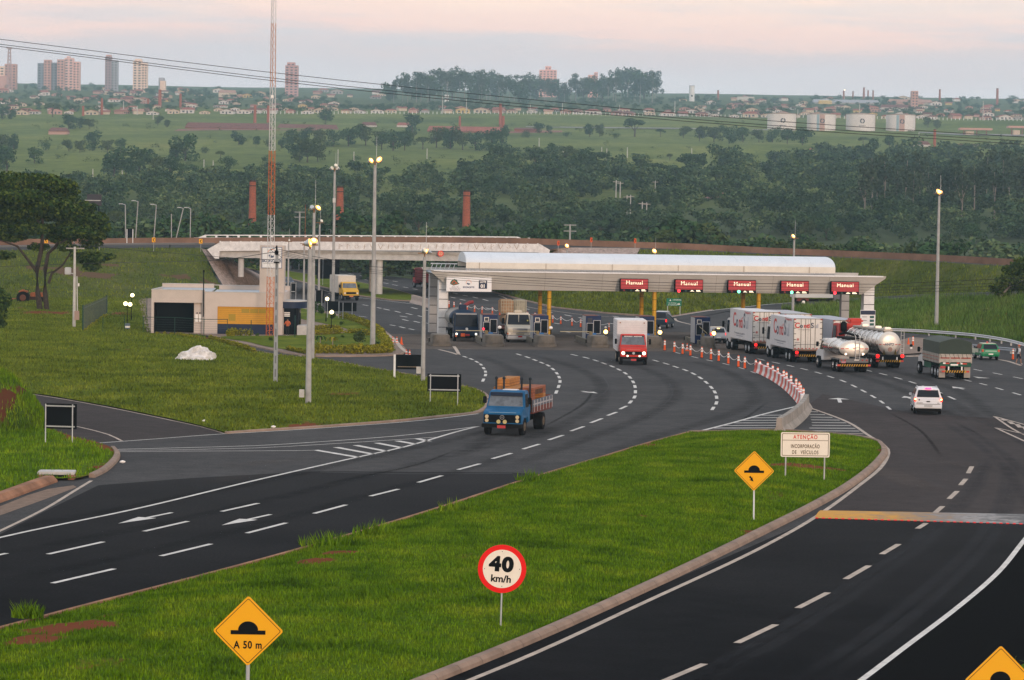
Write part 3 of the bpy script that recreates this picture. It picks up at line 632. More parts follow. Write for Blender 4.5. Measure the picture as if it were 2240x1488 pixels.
for a, b in [((2007, 1157), (2026, 1145)), ((1929, 1213), (1966, 1191)), ((1850, 1267.5), (1901, 1238)), ((1745, 1331), (1811, 1297)), ((1612, 1407.5), (1697, 1367)), ((1430, 1500), (1541, 1453)),
             ((2118, 1036), (2126, 1021)), ((2101, 1062), (2113, 1048)), ((2076, 1092), (2094, 1075)), ((2045, 1123), (2062, 1108))]: dash(a, b, .24, 1)
ribbon(LN, pl([(1740, 890), (1680, 904), (1600, 926), (1510, 949)]), .24, ZM)
ribbon(LN, pl([(1765, 890), (1855, 924), (1905, 956), (1930, 971), (1942, 983), (1941, 1000), (1925, 1025), (1880, 1062), (1807, 1116), (1777, 1136), (1680, 1191), (1402, 1322), (1120, 1451), (1027, 1489), (800, 1580), (500, 1700)]), .21, ZM, 1)
ribbon(LN, pl([(1800, 1550), (1885, 1488), (1980, 1416), (2080, 1341), (2180, 1256), (2240, 1183), (2330, 1070)]), .21, ZM)
for i in range(8):
    v = 909 + 5.6*i; t = (949-v)/(949-904)
    lu = 1510 + t*170 if v > 904 else 1680
    ribbon(LN, [G(lu+4, v), G(1748 - (v-893)*1.02, v-.4)], .34, ZM)
for i in range(11):
    v = 901 + 6.0*i
    ru = float(np.interp(v, [890, 924, 956, 971], [1765, 1855, 1905, 1930]))
    ribbon(LN, [G(1768 + (v-893)*.25 - max(0, v-930)*1.2, v), G(ru-5, v+.6)], .34, ZM, 1 if i > 7 else 0)
for pts in ([(2174, 911), (2240, 929), (2330, 955)], [(2174, 911), (2240, 951.5), (2330, 985)], [(2177, 936), (2240, 965), (2330, 1005)], [(2177, 936), (2240, 950), (2330, 972)]): ribbon(LN, pl(pts), .16, ZM, 1)
for i in range(5): ribbon(LN, [G(2192+i*16, 917+i*5.6), G(2200+i*16, 920.5+i*7.6)], .3, ZM, 1)
def arrow(tip, tail, wd=.22, head=1.5, hw=.5, mi=0):
    a, b = G(*tip), G(*tail); d = (b-a).normalized(); n = Vector((-d.y, d.x, 0))
    h = a + d*head
    LN.add([(q.x, q.y, ZM) for q in (a, h+n*hw, h-n*hw)], [(0, 1, 2)] if True else [], mi)
    ribbon(LN, [h, b], wd, ZM, mi)
arrow((258, 1146), (376, 1122), .20, 2.6, .42); arrow((484, 1150), (592, 1126), .20, 2.6, .42); arrow((1308, 861), (1272, 856), .24, 1.6, .5)
arrow((1834, 871), (1838, 881), .26, 1.4, .75); arrow((2083, 846), (2108, 852), .2, 2.0, .5); arrow((2128, 824), (2155, 828), .2, 2.2, .5); arrow((1978, 867), (1996, 874), .2, 1.8, .5)
for a, b in [((793, 667), (805, 669)), ((825, 673), (834, 675)), ((839, 676), (852, 679)), ((864, 681), (876, 684)), ((888, 686), (902, 689)), ((914, 691), (928, 694)), ((900, 673), (913, 676)), ((925, 678), (938, 680)),
             ((784, 692), (802, 694)), ((875, 691.5), (890, 694)), ((880, 699), (893, 702)), ((905, 703), (918, 706)), ((932, 707), (946, 709)), ((853, 711), (865, 713)), ((874, 715), (886, 718)), ((895, 719.5), (906, 722)),
             ((763, 599), (774, 601)), ((787, 603), (798, 605)), ((746, 603), (757, 605)), ((770, 608), (781, 610)), ((793, 611), (804, 613)), ((838, 611), (849, 613)), ((859, 615), (870, 617)), ((838, 619), (850, 621)), ((858, 623), (870, 625)), ((882, 628), (893, 630)), ((903, 632), (913, 634)), ((718, 642), (726, 644)),
             ((990, 641), (1001, 643.5)), ((1012, 646), (1023, 648)), ((985, 650), (997, 652.5)), ((1006, 655), (1018, 657.5)), ((1034, 650), (1045, 652.5)), ((1056, 655), (1067, 658)), ((1062, 674), (1075, 677)), ((1145, 675), (1158, 677.5)), ((1235, 689), (1250, 692)), ((1266, 695), (1280, 698)), ((1195, 681), (1208, 684)), ((1290, 700), (1304, 703)), ((1330, 707), (1344, 709)), ((1340, 692), (1354, 694)), ((1230, 725), (1248, 728)), ((1212, 707), (1224, 709))]: dash(a, b, .26)
ribbon(LN, pl([(1590, 674.5), (1545, 681), (1500, 689), (1480, 695), (1477, 699), (1484, 703.5), (1500, 707.5), (1515, 711)]), .3, ZM, 1)
ribbon(LN, pl([(1090, 646), (1200, 679), (1330, 693), (1420, 698)]), .2, ZM, 1); ribbon(LN, pl([(690, 630), (780, 651), (860, 660), (930, 669), (970, 676)]), .2, ZM)
ribbon(LN, pl([(960, 765), (985, 771), (1004, 777)]), .3, ZM, 1); ribbon(LN, pl([(993, 758), (1000, 768), (1004, 777)]), .3, ZM, 1)
ribbon(LN, pl([(500, 744), (560, 757), (615, 769), (660, 779.5)]), .12, ZM)
ribbon(LN, pl([(838, 729), (862, 745), (878, 765), (890, 775)]), .35, .13 + .02, 1)
struct(LN.build('lane_markings', [MARK, MARKW]))
def stain_mat(name, col, k, sc):
    m = bpy.data.materials.new(name); m.use_nodes = True; t = m.node_tree; b = t.nodes['Principled BSDF']; b.inputs['Base Color'].default_value = (*col, 1); b.inputs['Roughness'].default_value = .9; b.inputs['Specular IOR Level'].default_value = .05
    at = NN(t, 'ShaderNodeAttribute', attribute_name='soil'); g = NN(t, 'ShaderNodeNewGeometry'); n = NN(t, 'ShaderNodeTexNoise'); n.inputs['Scale'].default_value = sc; n.inputs['Detail'].default_value = 5; t.links.new(g.outputs['Position'], n.inputs[0])
    t.links.new(MA(t, 'MULTIPLY', MA(t, 'MULTIPLY', at.outputs['Fac'], RAMP(t, n.outputs[0], [(.3, (.2,)*3), (.65, (1,)*3)])), k), b.inputs['Alpha']); return m
SV, SF, SA = {}, {}, {}
def stain(kind, pix, wd, z=.0105):
    pts = pl(pix, 1.5); V, F, A = SV.setdefault(kind, []), SF.setdefault(kind, []), SA.setdefault(kind, []); o = len(V); n = len(pts); pr = (0, .75, 1, .75, 0)
    for i, p in enumerate(pts):
        d = pts[min(i+1, n-1)] - pts[max(i-1, 0)]; d.z = 0; d.normalize(); q = Vector((-d.y, d.x, 0)); e = min(1, i/4, (n-1-i)/4)
        for k in range(5): c = p + q*wd*(k-2)/4; V.append((c.x, c.y, z)); A.append(pr[k]*e)
        if i < n-1: F += [(o+i*5+k, o+i*5+5+k, o+i*5+6+k, o+i*5+1+k) for k in range(4)]
for off in (0, 62, 118): stain('oil', [(-80, 1290-off), (250, 1222-off*.9), (560, 1150-off*.8), (800, 1085-off*.7), (1000, 1032-off*.62), (1150, 985-off*.55)], 1.3)
stain('oil', [(1120, 1020), (1250, 972), (1380, 925), (1450, 890), (1476, 865), (1470, 840), (1430, 815), (1380, 797), (1300, 778)], 1.4); stain('oil', [(1120, 975), (1230, 930), (1300, 890), (1318, 860), (1305, 830), (1260, 805), (1200, 786), (1150, 774)], 1.4); stain('oil', [(1000, 1000), (1090, 940), (1140, 890), (1150, 850), (1130, 815), (1080, 790), (1040, 776)], 1.4); stain('oil', [(1300, 1000), (1450, 950), (1570, 915), (1640, 885), (1650, 855), (1620, 830), (1560, 802), (1500, 788)], 1.4)
for a in (0, 60, 130): stain('oil', [(2120+a, 925+a*.2), (2040+a, 880+a*.2), (1960+a*.9, 848), (1850+a*.9, 815), (1750+a*.9, 790)], 1.5)
for a in (0, 45, 210, 260): stain('wear', [(1500+a*1.15, 1490), (1690+a, 1385), (1880+a*.8, 1268), (2020+a*.6, 1170), (2110+a*.4, 1080), (2160+a*.2, 1000)], .75)
for a in (0, 40, 150, 190): stain('wear', [(2260+a, 1120), (2210+a*.9, 1040), (2150+a*.7, 980), (2060+a*.6, 920)], .8)
for p in ([(1900, 1010), (1980, 1050), (2060, 1085)], [(2000, 1000), (2090, 1015), (2240, 1035)], [(2040, 1110), (2120, 1118), (2210, 1112)], [(450, 1025), (600, 1010), (720, 1000)], [(430, 1060), (560, 1040), (640, 1032)]): stain('dust', p, 2.2)
for p in ([(1430, 985), (1600, 930), (1680, 880)], [(2088, 925), (2130, 945), (2155, 960)], [(1180, 940), (1280, 880), (1300, 850)], [(1940, 900), (2010, 940), (2060, 1000)], [(700, 1060), (900, 1020), (1010, 980)]): stain('skid', p, .3)
for p in ([(2000, 1083), (2008, 1090)], [(1345, 860), (1350, 866)], [(620, 1130), (632, 1128)]): stain('skid', [p[0], ((p[0][0]+p[1][0])/2, (p[0][1]+p[1][1])/2), p[1]], 1.2)
for kd, mt in (('oil', stain_mat('oil_stain', (.006, .006, .0065), .28, .8)), ('wear', stain_mat('wheel_polish', (.055, .056, .060), .34, .5)), ('dust', stain_mat('road_dust', (.16, .13, .11), .35, 1.2)), ('skid', stain_mat('skid_mark', (.003, .003, .003), .6, 2.0))):
    struct(npmesh('road_stains', SV[kd], SF[kd], mt, attr=SA[kd]))
mb = MB(); ribbon(mb, pl([(700, 1033), (900, 1037), (1120, 1036)]), .2, .0085); ribbon(mb, pl([(1200, 900), (1280, 880), (1330, 850), (1320, 825)]), .1, .0085); ribbon(mb, pl([(1330, 945), (1420, 905), (1470, 865), (1465, 838)]), .1, .0085); struct(mb.build('road_seams', m_('asphalt_seam', (.042, .041, .041), .85)))
a0, a1, b0, b1 = G(1795, 1117), G(2330, 1127), G(1782, 1134), G(2330, 1150); secs = []
for i in range(9):
    t = i/8; s_ = math.sin(math.pi*t)*.06 + .012
    secs.append([tuple(a0.lerp(b0, t) + Vector((0, 0, s_))), tuple(a1.lerp(b1, t) + Vector((0, 0, s_)))])
mb = MB(); vs = [p for c in secs for p in c]; mb.add(vs, [(2*i, 2*i+1, 2*i+3, 2*i+2) for i in range(8)], 0, True)
hm = bpy.data.materials.new('worn_yellow_paint'); hm.use_nodes = True; t_ = hm.node_tree; b_ = t_.nodes['Principled BSDF']
g_ = NN(t_, 'ShaderNodeNewGeometry'); s_ = NN(t_, 'ShaderNodeSeparateXYZ'); t_.links.new(g_.outputs['Position'], s_.inputs[0])
n_ = NN(t_, 'ShaderNodeTexNoise'); n_.inputs['Scale'].default_value = 1.6; n_.inputs['Detail'].default_value = 6; t_.links.new(g_.outputs['Position'], n_.inputs[0])
fx = MA(t_, 'ADD', MA(t_, 'MULTIPLY', MA(t_, 'SUBTRACT', s_.outputs[0], a0.x), 1/8.5), MA(t_, 'MULTIPLY', MA(t_, 'SUBTRACT', n_.outputs[0], .5), 1.1))
t_.links.new(RAMP(t_, fx, [(.15, (.55, .26, .02)), (.42, (.34, .20, .08)), (.62, (.20, .17, .15)), (.8, (.30, .28, .26)), (.95, (.10, .095, .09))]), b_.inputs['Base Color']); b_.inputs['Roughness'].default_value = .85
hump = thing('speed_hump', 'worn yellow and white speed hump across the lower carriageway', 'speed hump')
mb.build('hump_surface', hm, hump); mb = MB()
for i in range(38):
    p = b0.lerp(b1, .008 + i/38) + Vector((0, -.05, 0)); mb.box(p.x-.06, p.x+.06, p.y-.06, p.y+.04, .008, .05, 0)
o = mb.build('reflector_studs', m_('red_stud', (.75, .03, .03), .4), hump); o['kind'] = 'stuff'
WORN = m_('weathered_white_wall', (.72, .69, .66), .8, noise=.22, nscale=1.8)
BARR = m_('stained_barrier', (.20, .115, .075), .9, noise=.3, nscale=.35)
br = thing('overpass_bridge', 'long white concrete overpass bridge with graffiti on its parapet', 'bridge', P3(820, 560, 420))
BR0 = br.location.copy()
def loc(pts, o): return [Vector(p) - o for p in pts]
def wall_px(pix, Y, th):                         # a vertical slab, outline given at depth Y
    mb = MB(); A = loc([P3(u, v, Y) for u, v in pix], BR0); B = [p + Vector((0, th, 0)) for p in A]; n = len(A)
    mb.add(A + B, [tuple(range(n))[::-1], tuple(range(n, 2*n))] + [(i, (i+1) % n, n+(i+1) % n, n+i) for i in range(n)]); return mb
YB = 416.0
mb = wall_px([(484, 528.5), (700, 529), (1000, 531.5), (1181, 534), (1203, 547), (1201, 557), (1180, 557), (1178, 552.5), (1000, 549.5), (700, 547), (480, 549.5), (479, 566), (470, 566), (453, 546)], YB, .3)
mb.build('parapet', WORN, br)
mb = MB()
for i in range(32):
    u = 482 + i*22.4; a = P3(u, 528.4 + (u-484)*.0075, YB) - BR0; mb = MB(); mb.box(a.x-.11, a.x+.11, a.y-.09, a.y+.02, a.z-.42, a.z+.07); mb.build('parapet_post', WORN, br)
pass
mb = MB(); a = P3(478, 549, YB+.6) - BR0; b = P3(1178, 552, YB+.6) - BR0
mb.box(a.x, b.x, a.y, a.y+.7, a.z-.92, a.z+.25); mb.box(a.x, b.x, a.y+11, a.y+11.7, a.z-.92, a.z+.25); mb.build('girder', CONCL, br)
mb = MB(); mb.box(a.x-1, b.x+.5, a.y-.25, a.y+27, a.z-.05, a.z+.3); mb.build('deck', CONC, br)
def pillar(u, v, Y, w_):
    p = P3(u, v, Y); top = BR0.z + a.z - .85; mb = MB(); mb.cyl((p.x-BR0.x, p.y-BR0.y, -BR0.z-.1 if p.z < .4 else p.z-BR0.z-.5), (p.x-BR0.x, p.y-BR0.y, a.z-.85), w_, w_, 20); mb.build('pillar', CONCL, br)
for u, v, Y, w_ in ((829, 647, 417.5, .48), (814, 641, 428.5, .48), (527, 598, 417.5, .42), (506, 590, 428.5, .42)): pillar(u, v, Y, w_)
FRL = [P3(424 + i*24.43, 523.5 + .000006*(i*24.43)**2*1.4, 441) for i in range(31)]
mb = MB(); up_ = Vector((0, 0, 1))
for i in range(30):
    p, q = FRL[i]-BR0, FRL[i+1]-BR0; t0 = .02 if i else .02
    for z0, z1 in ((0, .26), (.52, .66)):
        if i in (0, 29) and z0 > 0: continue
        mb.add([p+up_*z0, q+up_*z0, q+up_*z1, p+up_*z1, p+up_*z0+Vector((0, .25, 0)), q+up_*z0+Vector((0, .25, 0)), q+up_*z1+Vector((0, .25, 0)), p+up_*z1+Vector((0, .25, 0))],
               [(0, 1, 2, 3), (7, 6, 5, 4), (3, 2, 6, 7), (0, 4, 5, 1), (0, 3, 7, 4), (1, 5, 6, 2)])
    mb.box(q.x-.16, q.x+.16, q.y+.02, q.y+.23, q.z+.26, q.z+.52)
for p, q in ((FRL[0]-BR0, FRL[1]-BR0), (FRL[30]-BR0, FRL[29]-BR0)):
    mb.prism([(p.x, p.z), (q.x, q.z), (q.x, q.z+.66)], min(p.y, q.y)+.01, min(p.y, q.y)+.24, 'y')
mb.build('far_parapet', WHITE, br)
GRAF = m_('rust_graffiti', (.36, .24, .15), .9)
mb = MB(); rg = random.Random(3)
for i in range(24):
    u = 745 + i*17.5; c = P3(u, 540, YB) - BR0; y = c.y-.012; k = rg.choice((0, 1, 2, 3)); s = .34
    ln = lambda x0, z0, x1, z1: mb.add([(c.x+x0-.03, y, c.z+z0), (c.x+x0+.03, y, c.z+z0+.01), (c.x+x1+.03, y, c.z+z1+.01), (c.x+x1-.03, y, c.z+z1)], [(0, 1, 2, 3)])
    if k == 0: ln(-s, s, 0, -s); ln(0, -s, s, s)
    elif k == 1: ln(-s*.6, -s, -s*.6, s); ln(-s*.6, s, s*.5, s*.5); ln(s*.5, s*.5, -s*.5, 0)
    elif k == 2:
        for j in range(8): ln(s*.7*math.cos(j*.785), s*.7*math.sin(j*.785), s*.7*math.cos(j*.785+.785), s*.7*math.sin(j*.785+.785))
    else: ln(-s, -.3*s, s, .4*s); ln(-s*.2, -s, s*.1, s)
mb.build('graffiti', GRAF, br)
bw = thing('roadside_barrier', 'long earth-stained concrete barrier along the overpass road', 'barrier')
BBs = catmull(bb, 6)
secs = [[(p.x, p.y, p.z-.15), (p.x, p.y+.08, p.z+.25), (p.x, p.y+.2, p.z+.86), (p.x, p.y+.36, p.z+.86), (p.x, p.y+.48, p.z+.25), (p.x, p.y+.56, p.z-.15)] for p in BBs]
mb = MB(); mb.loft(secs, 0, False); mb.build('barrier_wall', BARR, bw)
mb = MB()
g = catmull(ne[1:6], 3); secs = [[(p.x, p.y-.1, p.z+.42), (p.x, p.y-.02, p.z+.5), (p.x, p.y-.1, p.z+.6), (p.x, p.y-.02, p.z+.68)] for p in g]
grl = thing('guardrail', 'dark low guardrail on the overpass edge above the office', 'guardrail')
mb.loft(secs, 0, False, False, False); mb.build('rail_beam', m_('dull_guardrail', (.20, .19, .18), .6, .3), grl)
for i in range(0, len(g), 2):
    if i % 4 == 0: mb = MB(); mb.box(g[i].x-.06, g[i].x+.06, g[i].y-.02, g[i].y+.1, g[i].z-.1, g[i].z+.62); mb.build('rail_post', UNDER, grl)
for i, (u, v, Y, d, lb) in enumerate([(101, 546, 417, -1, 'beside the tree trunk'), (217, 541, 418, -1, 'at the tip of the big tree crown'), (336, 544, 418.5, -1, 'above the earth bank, midway to the bridge'), (439, 547, 420, -1, 'at the near end of the bridge'),
                               (1221, 551, 420, 1, 'just past the far end of the bridge'), (1293, 544, 421, 1, 'behind the canopy, second past the bridge'), (1389, 546, 421, 1, 'behind the canopy, third past the bridge')]):
    p = P3(u, v, Y-.6); t = thing('chevron_sign', 'small orange chevron board on a post ' + lb, 'road sign', p, 0, 'chevron boards along the overpass')
    zt = .95; mb = MB(); mb.box(-.03, .03, 0, .06, -.6, zt+.3); mb.build('post', POLE, t)
    mb = MB(); wd = .24 if i < 4 else .15; mb.box(-wd, wd, -.04, -.01, zt-.05, zt+.6); mb.build('board', YEL if i < 4 else ORG, t)
    mb = MB(); s = d*wd*.7; zc = zt+.27
    mb.prism([(s, zc), (-s*.3, zc+.24), (-s, zc+.24), (s*.2, zc), (-s, zc-.24), (-s*.3, zc-.24)], -.046, -.042, 'y'); mb.build('chevron', BLACK, t)
TO = G(967, 736); AX = math.atan(.10); TO.z = 0
EX, EY = Vector((math.cos(AX), math.sin(AX), 0)), Vector((-math.sin(AX), math.cos(AX), 0))
def tl(u, back=0.0, z=0.0):                       # local x on the canopy axis for a photo column
    r = ray(u, 740); o = TO + EY*back
    # CAM + s r = o + x EX (plan)
    det = r.x*(-EX.y) - (-EX.x)*r.y; bx, by = o.x-CAM.x, o.y-CAM.y
    s = (bx*(-EX.y) - (-EX.x)*by)/det; x = (r.x*by - r.y*bx)/det
    return x
cn = thing('toll_canopy', 'long cream toll plaza canopy with a white barrel roof', 'canopy', TO, AX)
XL, XR = tl(937), tl(1928); CB, CT = tl(1010), tl(1880)
z_t, z_b = 6.55, 4.68
mb = MB(); D0, D1 = -1.6, 11.5
ft = [(XL, z_t), (XR, z_t), (XR-.05, z_t-.25), (CT, z_b), (CB-1.1, z_b), (XL+.15, z_t-.25)]
mb.prism([(x, z) for x, z in ft], D0, D0+.25, 'y', fn=lambda x, y, z: (x, y + (z_t-z)*.5, z)); mb.prism([(x, z) for x, z in ft], D1-.25, D1, 'y')
mb.build('fascia', m_('fascia_grey_cream', (.52, .49, .44), .6, noise=.08, nscale=.5), cn)
mb = MB(); mb.box(XL+.3, XR-.3, D0-.04, D0-.003, z_t-.12, z_t+.02); mb.build('fascia_edge', WHITE, cn)
mb = MB()
for i in range(1, 8): x = XL + (XR-XL)*i/8; mb.box(x-.015, x+.015, D0-.006, D0-.002, z_b, z_t-.14, fn=lambda x, y, z: (x, y + (z_t-z)*.5, z))
for i in range(3): mb.box(XL+.8, CT, D0-.005, D0-.002, z_t-.5-i*.45, z_t-.485-i*.45, fn=lambda x, y, z: (x, y + (z_t-z)*.5, z))
mb.build('panel_joints', m_('joint_grey', (.30, .28, .24), .7), cn)
mb = MB(); mb.box(CB-1, CT, D0+1.2, D1-.3, z_b+.05, z_b+.15); mb.build('soffit', CREAM, cn)
VL, VR = tl(1017, 0) , tl(1824, 0)
mb = MB()
for x0, x1 in ((XL+.25, VL-.02), (VR+.02, XR-.25)): mb = MB(); mb.box(x0, x1, D0+.27, D1-.27, z_t-.35, z_t-.28); mb.build('roof_gutter', m_('roof_sheet_grey', (.30, .33, .36), .5, .3), cn)
mb = MB(); ra = [(D0+1.6+(D1-D0-3.2)*.5 - math.cos(math.pi*i/18)*(D1-D0-3.2)*.5, z_t+.75+math.sin(math.pi*i/18)*.98) for i in range(19)]
for x0, x1, in ((VL, VR),):
    secs = [[(x, y, z) for y, z in ra] for x in np.linspace(x0, x1, 28)]
    mb.loft(secs, 0, True, False, False)
    for x in (x0, x1): mb.add([(x, y, z) for y, z in ra] , [tuple(range(19)) if x == x1 else tuple(range(19))[::-1]])
mb.build('barrel_roof', m_('roof_white', (.66, .69, .71), .35, noise=.06, nscale=.6), cn)
mb = MB()
for i in range(15): x = VL + (VR-VL)*(i+.02)/15; mb.loft([[(x+k, y, z+.006) for y, z in ra] for k in (0, .03)], 0, False, False, False)
mb.build('roof_seams', m_('seam_pale_grey', (.58, .61, .63), .6), cn)
mb = MB(); mb.box(VL, VR, D0+1.55, D0+1.62, z_t+.2, z_t+.78); mb.box(VL, VR, D1-1.62, D1-1.55, z_t+.2, z_t+.78); mb.build('roof_skirt', CREAM, cn)
mb = MB()
for i in range(6): x = VL + (VR-VL)*(i+.2)/5.6; mb = MB(); mb.box(x-.03, x+.03, D0+1.50, D0+1.54, z_t+.12, z_t+.78); mb.build('skirt_bracket', m_('bracket_tan', (.40, .33, .25), .6), cn)
mb = MB(); nrib = 130
for i in range(nrib): x = VL + (VR-VL)*i/nrib; mb.box(x, x+.05, D0+.3, D0+1.6, z_t+.02, z_t+.1)
mb.box(VL, VR, D0+.9, D0+.98, z_t+.1, z_t+.16); o = mb.build('roof_grating', GREYP, cn); o['kind'] = 'stuff'
mb = MB()
for x0, x1 in ((XL+.9, VL), (VR, XR-3.2)):
    mb.box(x0, x1, D1-1.0, D1-.9, z_t+.35, z_t+.45); mb.box(x0, x1, D1-1.0, D1-.9, z_t-.25, z_t-.15); n = max(3, int((x1-x0)/.45))
    for i in range(n): x = x0+(x1-x0)*i/n; mb.tube([(x, D1-.95, z_t-.2), (x+.22, D1-.95, z_t+.4)], .035, 4)
mb.build('roof_truss', WHITE, cn)
def column(u, back, wd, tp, mt, nm, jt=True):
    x = tl(u, back); mb = MB(); mb.prism([(-wd*.5, -wd*.45), (wd*.5, -wd*.45), (wd*.62, wd*.25), (0, wd*.6), (-wd*.62, wd*.25)], 0, tp, 'z', fn=lambda a, b, c: (x+a, back+b, c))
    o = mb.build(nm, mt, cn)
    if jt:
        mb = MB()
        for i in range(1, 6): mb.box(x-wd*.505, x+wd*.505, back-wd*.46, back-wd*.3, i*.92-.03, i*.92+.03)
        mb.build('column_joint', BLACK, o)
column(968, 0, .88, z_t-1.0, WHITE, 'column'); column(946, 9.2, .75, z_t-.6, GREYP, 'column')
column(1897, 0, 1.05, z_t-1.0, WHITE, 'column'); column(1846, 9.2, .8, z_t-1.0, GREYP, 'column')
for u, b in ((1200, 0), (1430, 0), (1658, 0), (1180, 9.2), (1402, 9.2), (1624, 9.2)):
    x = tl(u, b); mb = MB(); mb.cyl((x, b, 0), (x, b, z_b+.1), .21, .21, 14); o = mb.build('column', YELC, cn)
    mb = MB()
    for i in range(4): mb.cyl((x, b, .7+i*1.05), (x, b, .74+i*1.05), .214, .214, 14)
    mb.build('column_joint', UNDER, o)
nb = thing('notice_board', 'white board with three emblems reading LOTE 01 on the canopy corner', 'sign', TO + EX*tl(1021) + EY*(D0-.12) + Vector((0, 0, 5.2)), AX)
bwid = (tl(1070)-tl(972))/2; bh = .70
mb = MB(); mb.box(-bwid, bwid, -.06, .5, -bh, bh, bev=.01); mb.build('board', m_('board_white', (.80, .78, .76), .5), nb)
mb = MB(); mb.box(bwid*.43, bwid*.80, -.075, -.065, -bh*.57, bh*.6); mb.build('navy_square', NAVY, nb)
LET(nb, 'LOTE', .27, REFL, FMY(bwid*.615, -.08, .26), sx=.92, bold=.012); LET(nb, '01', .46, REFL, FMY(bwid*.615, -.08, -.16), bold=.02)
mb = MB(); mb.prism([(-1.85, .12), (-1.72, .38), (-1.45, .52), (-1.2, .44), (-1.08, .18), (-.92, .05), (-1.15, -.02), (-1.5, -.12), (-1.8, .0)], -.075, -.065, 'y', fn=lambda x, y, z: (x*bwid/2.2, y, z)); mb.build('emblem', m_('emblem_green', (.03, .12, .07), .5), nb)
mb = MB()
for pts in ([(-1.75, .08), (-1.5, .42), (-1.42, .36), (-1.66, .06)], [(-1.45, .4), (-1.1, .1), (-1.18, .04), (-1.5, .33)], [(-1.6, .02), (-1.2, .12), (-1.2, .05), (-1.55, -.05)]): mb.prism(pts, -.084, -.076, 'y', fn=lambda x, y, z: (x*bwid/2.2, y, z))
mb.build('emblem_bands', m_('emblem_red', (.5, .10, .04), .5), nb)
GREYT = m_('lettering_grey', (.22, .21, .21), .6); NVT = m_('lettering_navy', (.03, .06, .13), .6)
for i, s in enumerate(('ANEL DE', 'INTEGRAÇÃO', 'DO PARANÁ')): LET(nb, s, .17, GREYT, FMY(-bwid*.62, -.066, -.26-.15*i), sx=1.0)
def ring_logo(par, x, y, z, r):
    mb = MB(); pts = [(x+r*math.cos(a), z+r*math.sin(a)) for a in np.linspace(-.3, 3.6, 22)]; pin = [(x+(r*.88)*math.cos(a), z+(r*.88)*math.sin(a)) for a in np.linspace(3.6, -.3, 22)]
    for i in range(21): mb.prism([pts[i], pts[i+1], pin[20-i], pin[21-i]], y-.008, y, 'y')
    mb.build('logo_arc', m_('logo_orange', (.72, .22, .08), .5), par)
    mb = MB(); a = np.linspace(3.3, 5.6, 16); o_ = [(x+r*.72*math.cos(t), z+r*.72*math.sin(t)-.08*r) for t in a]; i_ = [(x+(r*.40)*math.cos(t)+.2*r, z+(r*.34)*math.sin(t)) for t in a]
    for i in range(15): mb.prism([o_[i], o_[i+1], i_[i+1], i_[i]], y-.008, y, 'y')
    mb.build('logo_crescent', NVT, par)
ring_logo(nb, -bwid*.02, -.066, .18, .26)
LET(nb, 'ECONORTE', .21, NVT, FMY(-bwid*.02, -.066, -.28), bold=.008)
lanes = [(1380, 'r0', 'above the red box truck', 'first'), (1499, 'r1', 'between the two middle yellow columns', 'second'), (1614, 'g1', 'above the rear lettered trailer', 'third'), (1729, 'g1', 'above the flatbed truck on the exit road', 'fourth'), (1838, 'r1', 'nearest the white end column', 'fifth')]
for u, st, lb, od in lanes:
    hw = (tl(u+30.5)-tl(u-30.5))/2
    s = thing('lane_sign', f'{od} red lane sign reading Manual from the board, {lb}'.replace(', nearest', ', by').replace('above the flatbed truck on the exit road', 'above the flatbed'), 'lane sign', TO + EX*tl(u) + EY*(D0-.1) + Vector((0, 0, 5.32)), AX, 'lane signs on the toll canopy')
    mb = MB(); mb.box(-hw, hw, -.12, .6, -.63, .66, bev=.015); mb.build('case', BLACK, s)
    mb = MB(); mb.box(-hw+.05, hw-.05, -.14, -.122, -.34, .60); mb.build('panel', m_('lane_sign_red', (.50, .055, .06), .5, noise=.1), s)
    LET(s, 'Manual', .54, ICON, FMY(0, -.145, .26), bold=.0, sp=1.12)
    mb = MB(); mb.box(-hw+.05, hw-.05, -.144, -.141, -.03, -.005); mb.build('panel_seam', m_('seam_dark_red', (.2, .02, .02), .6), s)
    for k, (x, on, mo, mf) in enumerate(((-hw*.72, st == 'r1', LRED, LOFF_R), (-hw*.22, st == 'g1', LGRN, LOFF_G))):
        mb = MB(); mb.disc((x, -.13, -.485), .15 if on else .1, 'y', n=14); mb.build('signal_light', mo if on else mf, s)
    for x, pr in ((hw*.22, [(-.2, -.06), (.2, -.06), (.2, .01), (.1, .02), (.05, .09), (-.08, .09), (-.12, .01), (-.2, 0)]), (hw*.68, [(-.23, -.07), (.23, -.07), (.23, 0), (.12, .02), (.12, .1), (-.23, .1)])):
        mb = MB(); mb.prism([(x+a, -.49+b) for a, b in pr], -.14, -.125, 'y'); mb.build('vehicle_icon', ICON, s)
ISL = m_('island_concrete', (.16, .14, .115), .9, noise=.45, nscale=.6)
isl = [(966, 758, False, 'under the white end column', 4.0, 5.0), (1083, 759, True, 'between the blue tanker and the beige truck', 5.5, 12), (1196, 760, True, 'to the right of the beige truck', 5.5, 12), (1313, 761, True, 'left of the red box truck', 5.5, 12),
       (1432, 762, True, 'right behind the red box truck', 5.5, 12), (1556, 764, True, 'beside the white delivery trailers', 5.5, 13)]
LOUV = m_('booth_shade', (.05, .05, .06), .6)
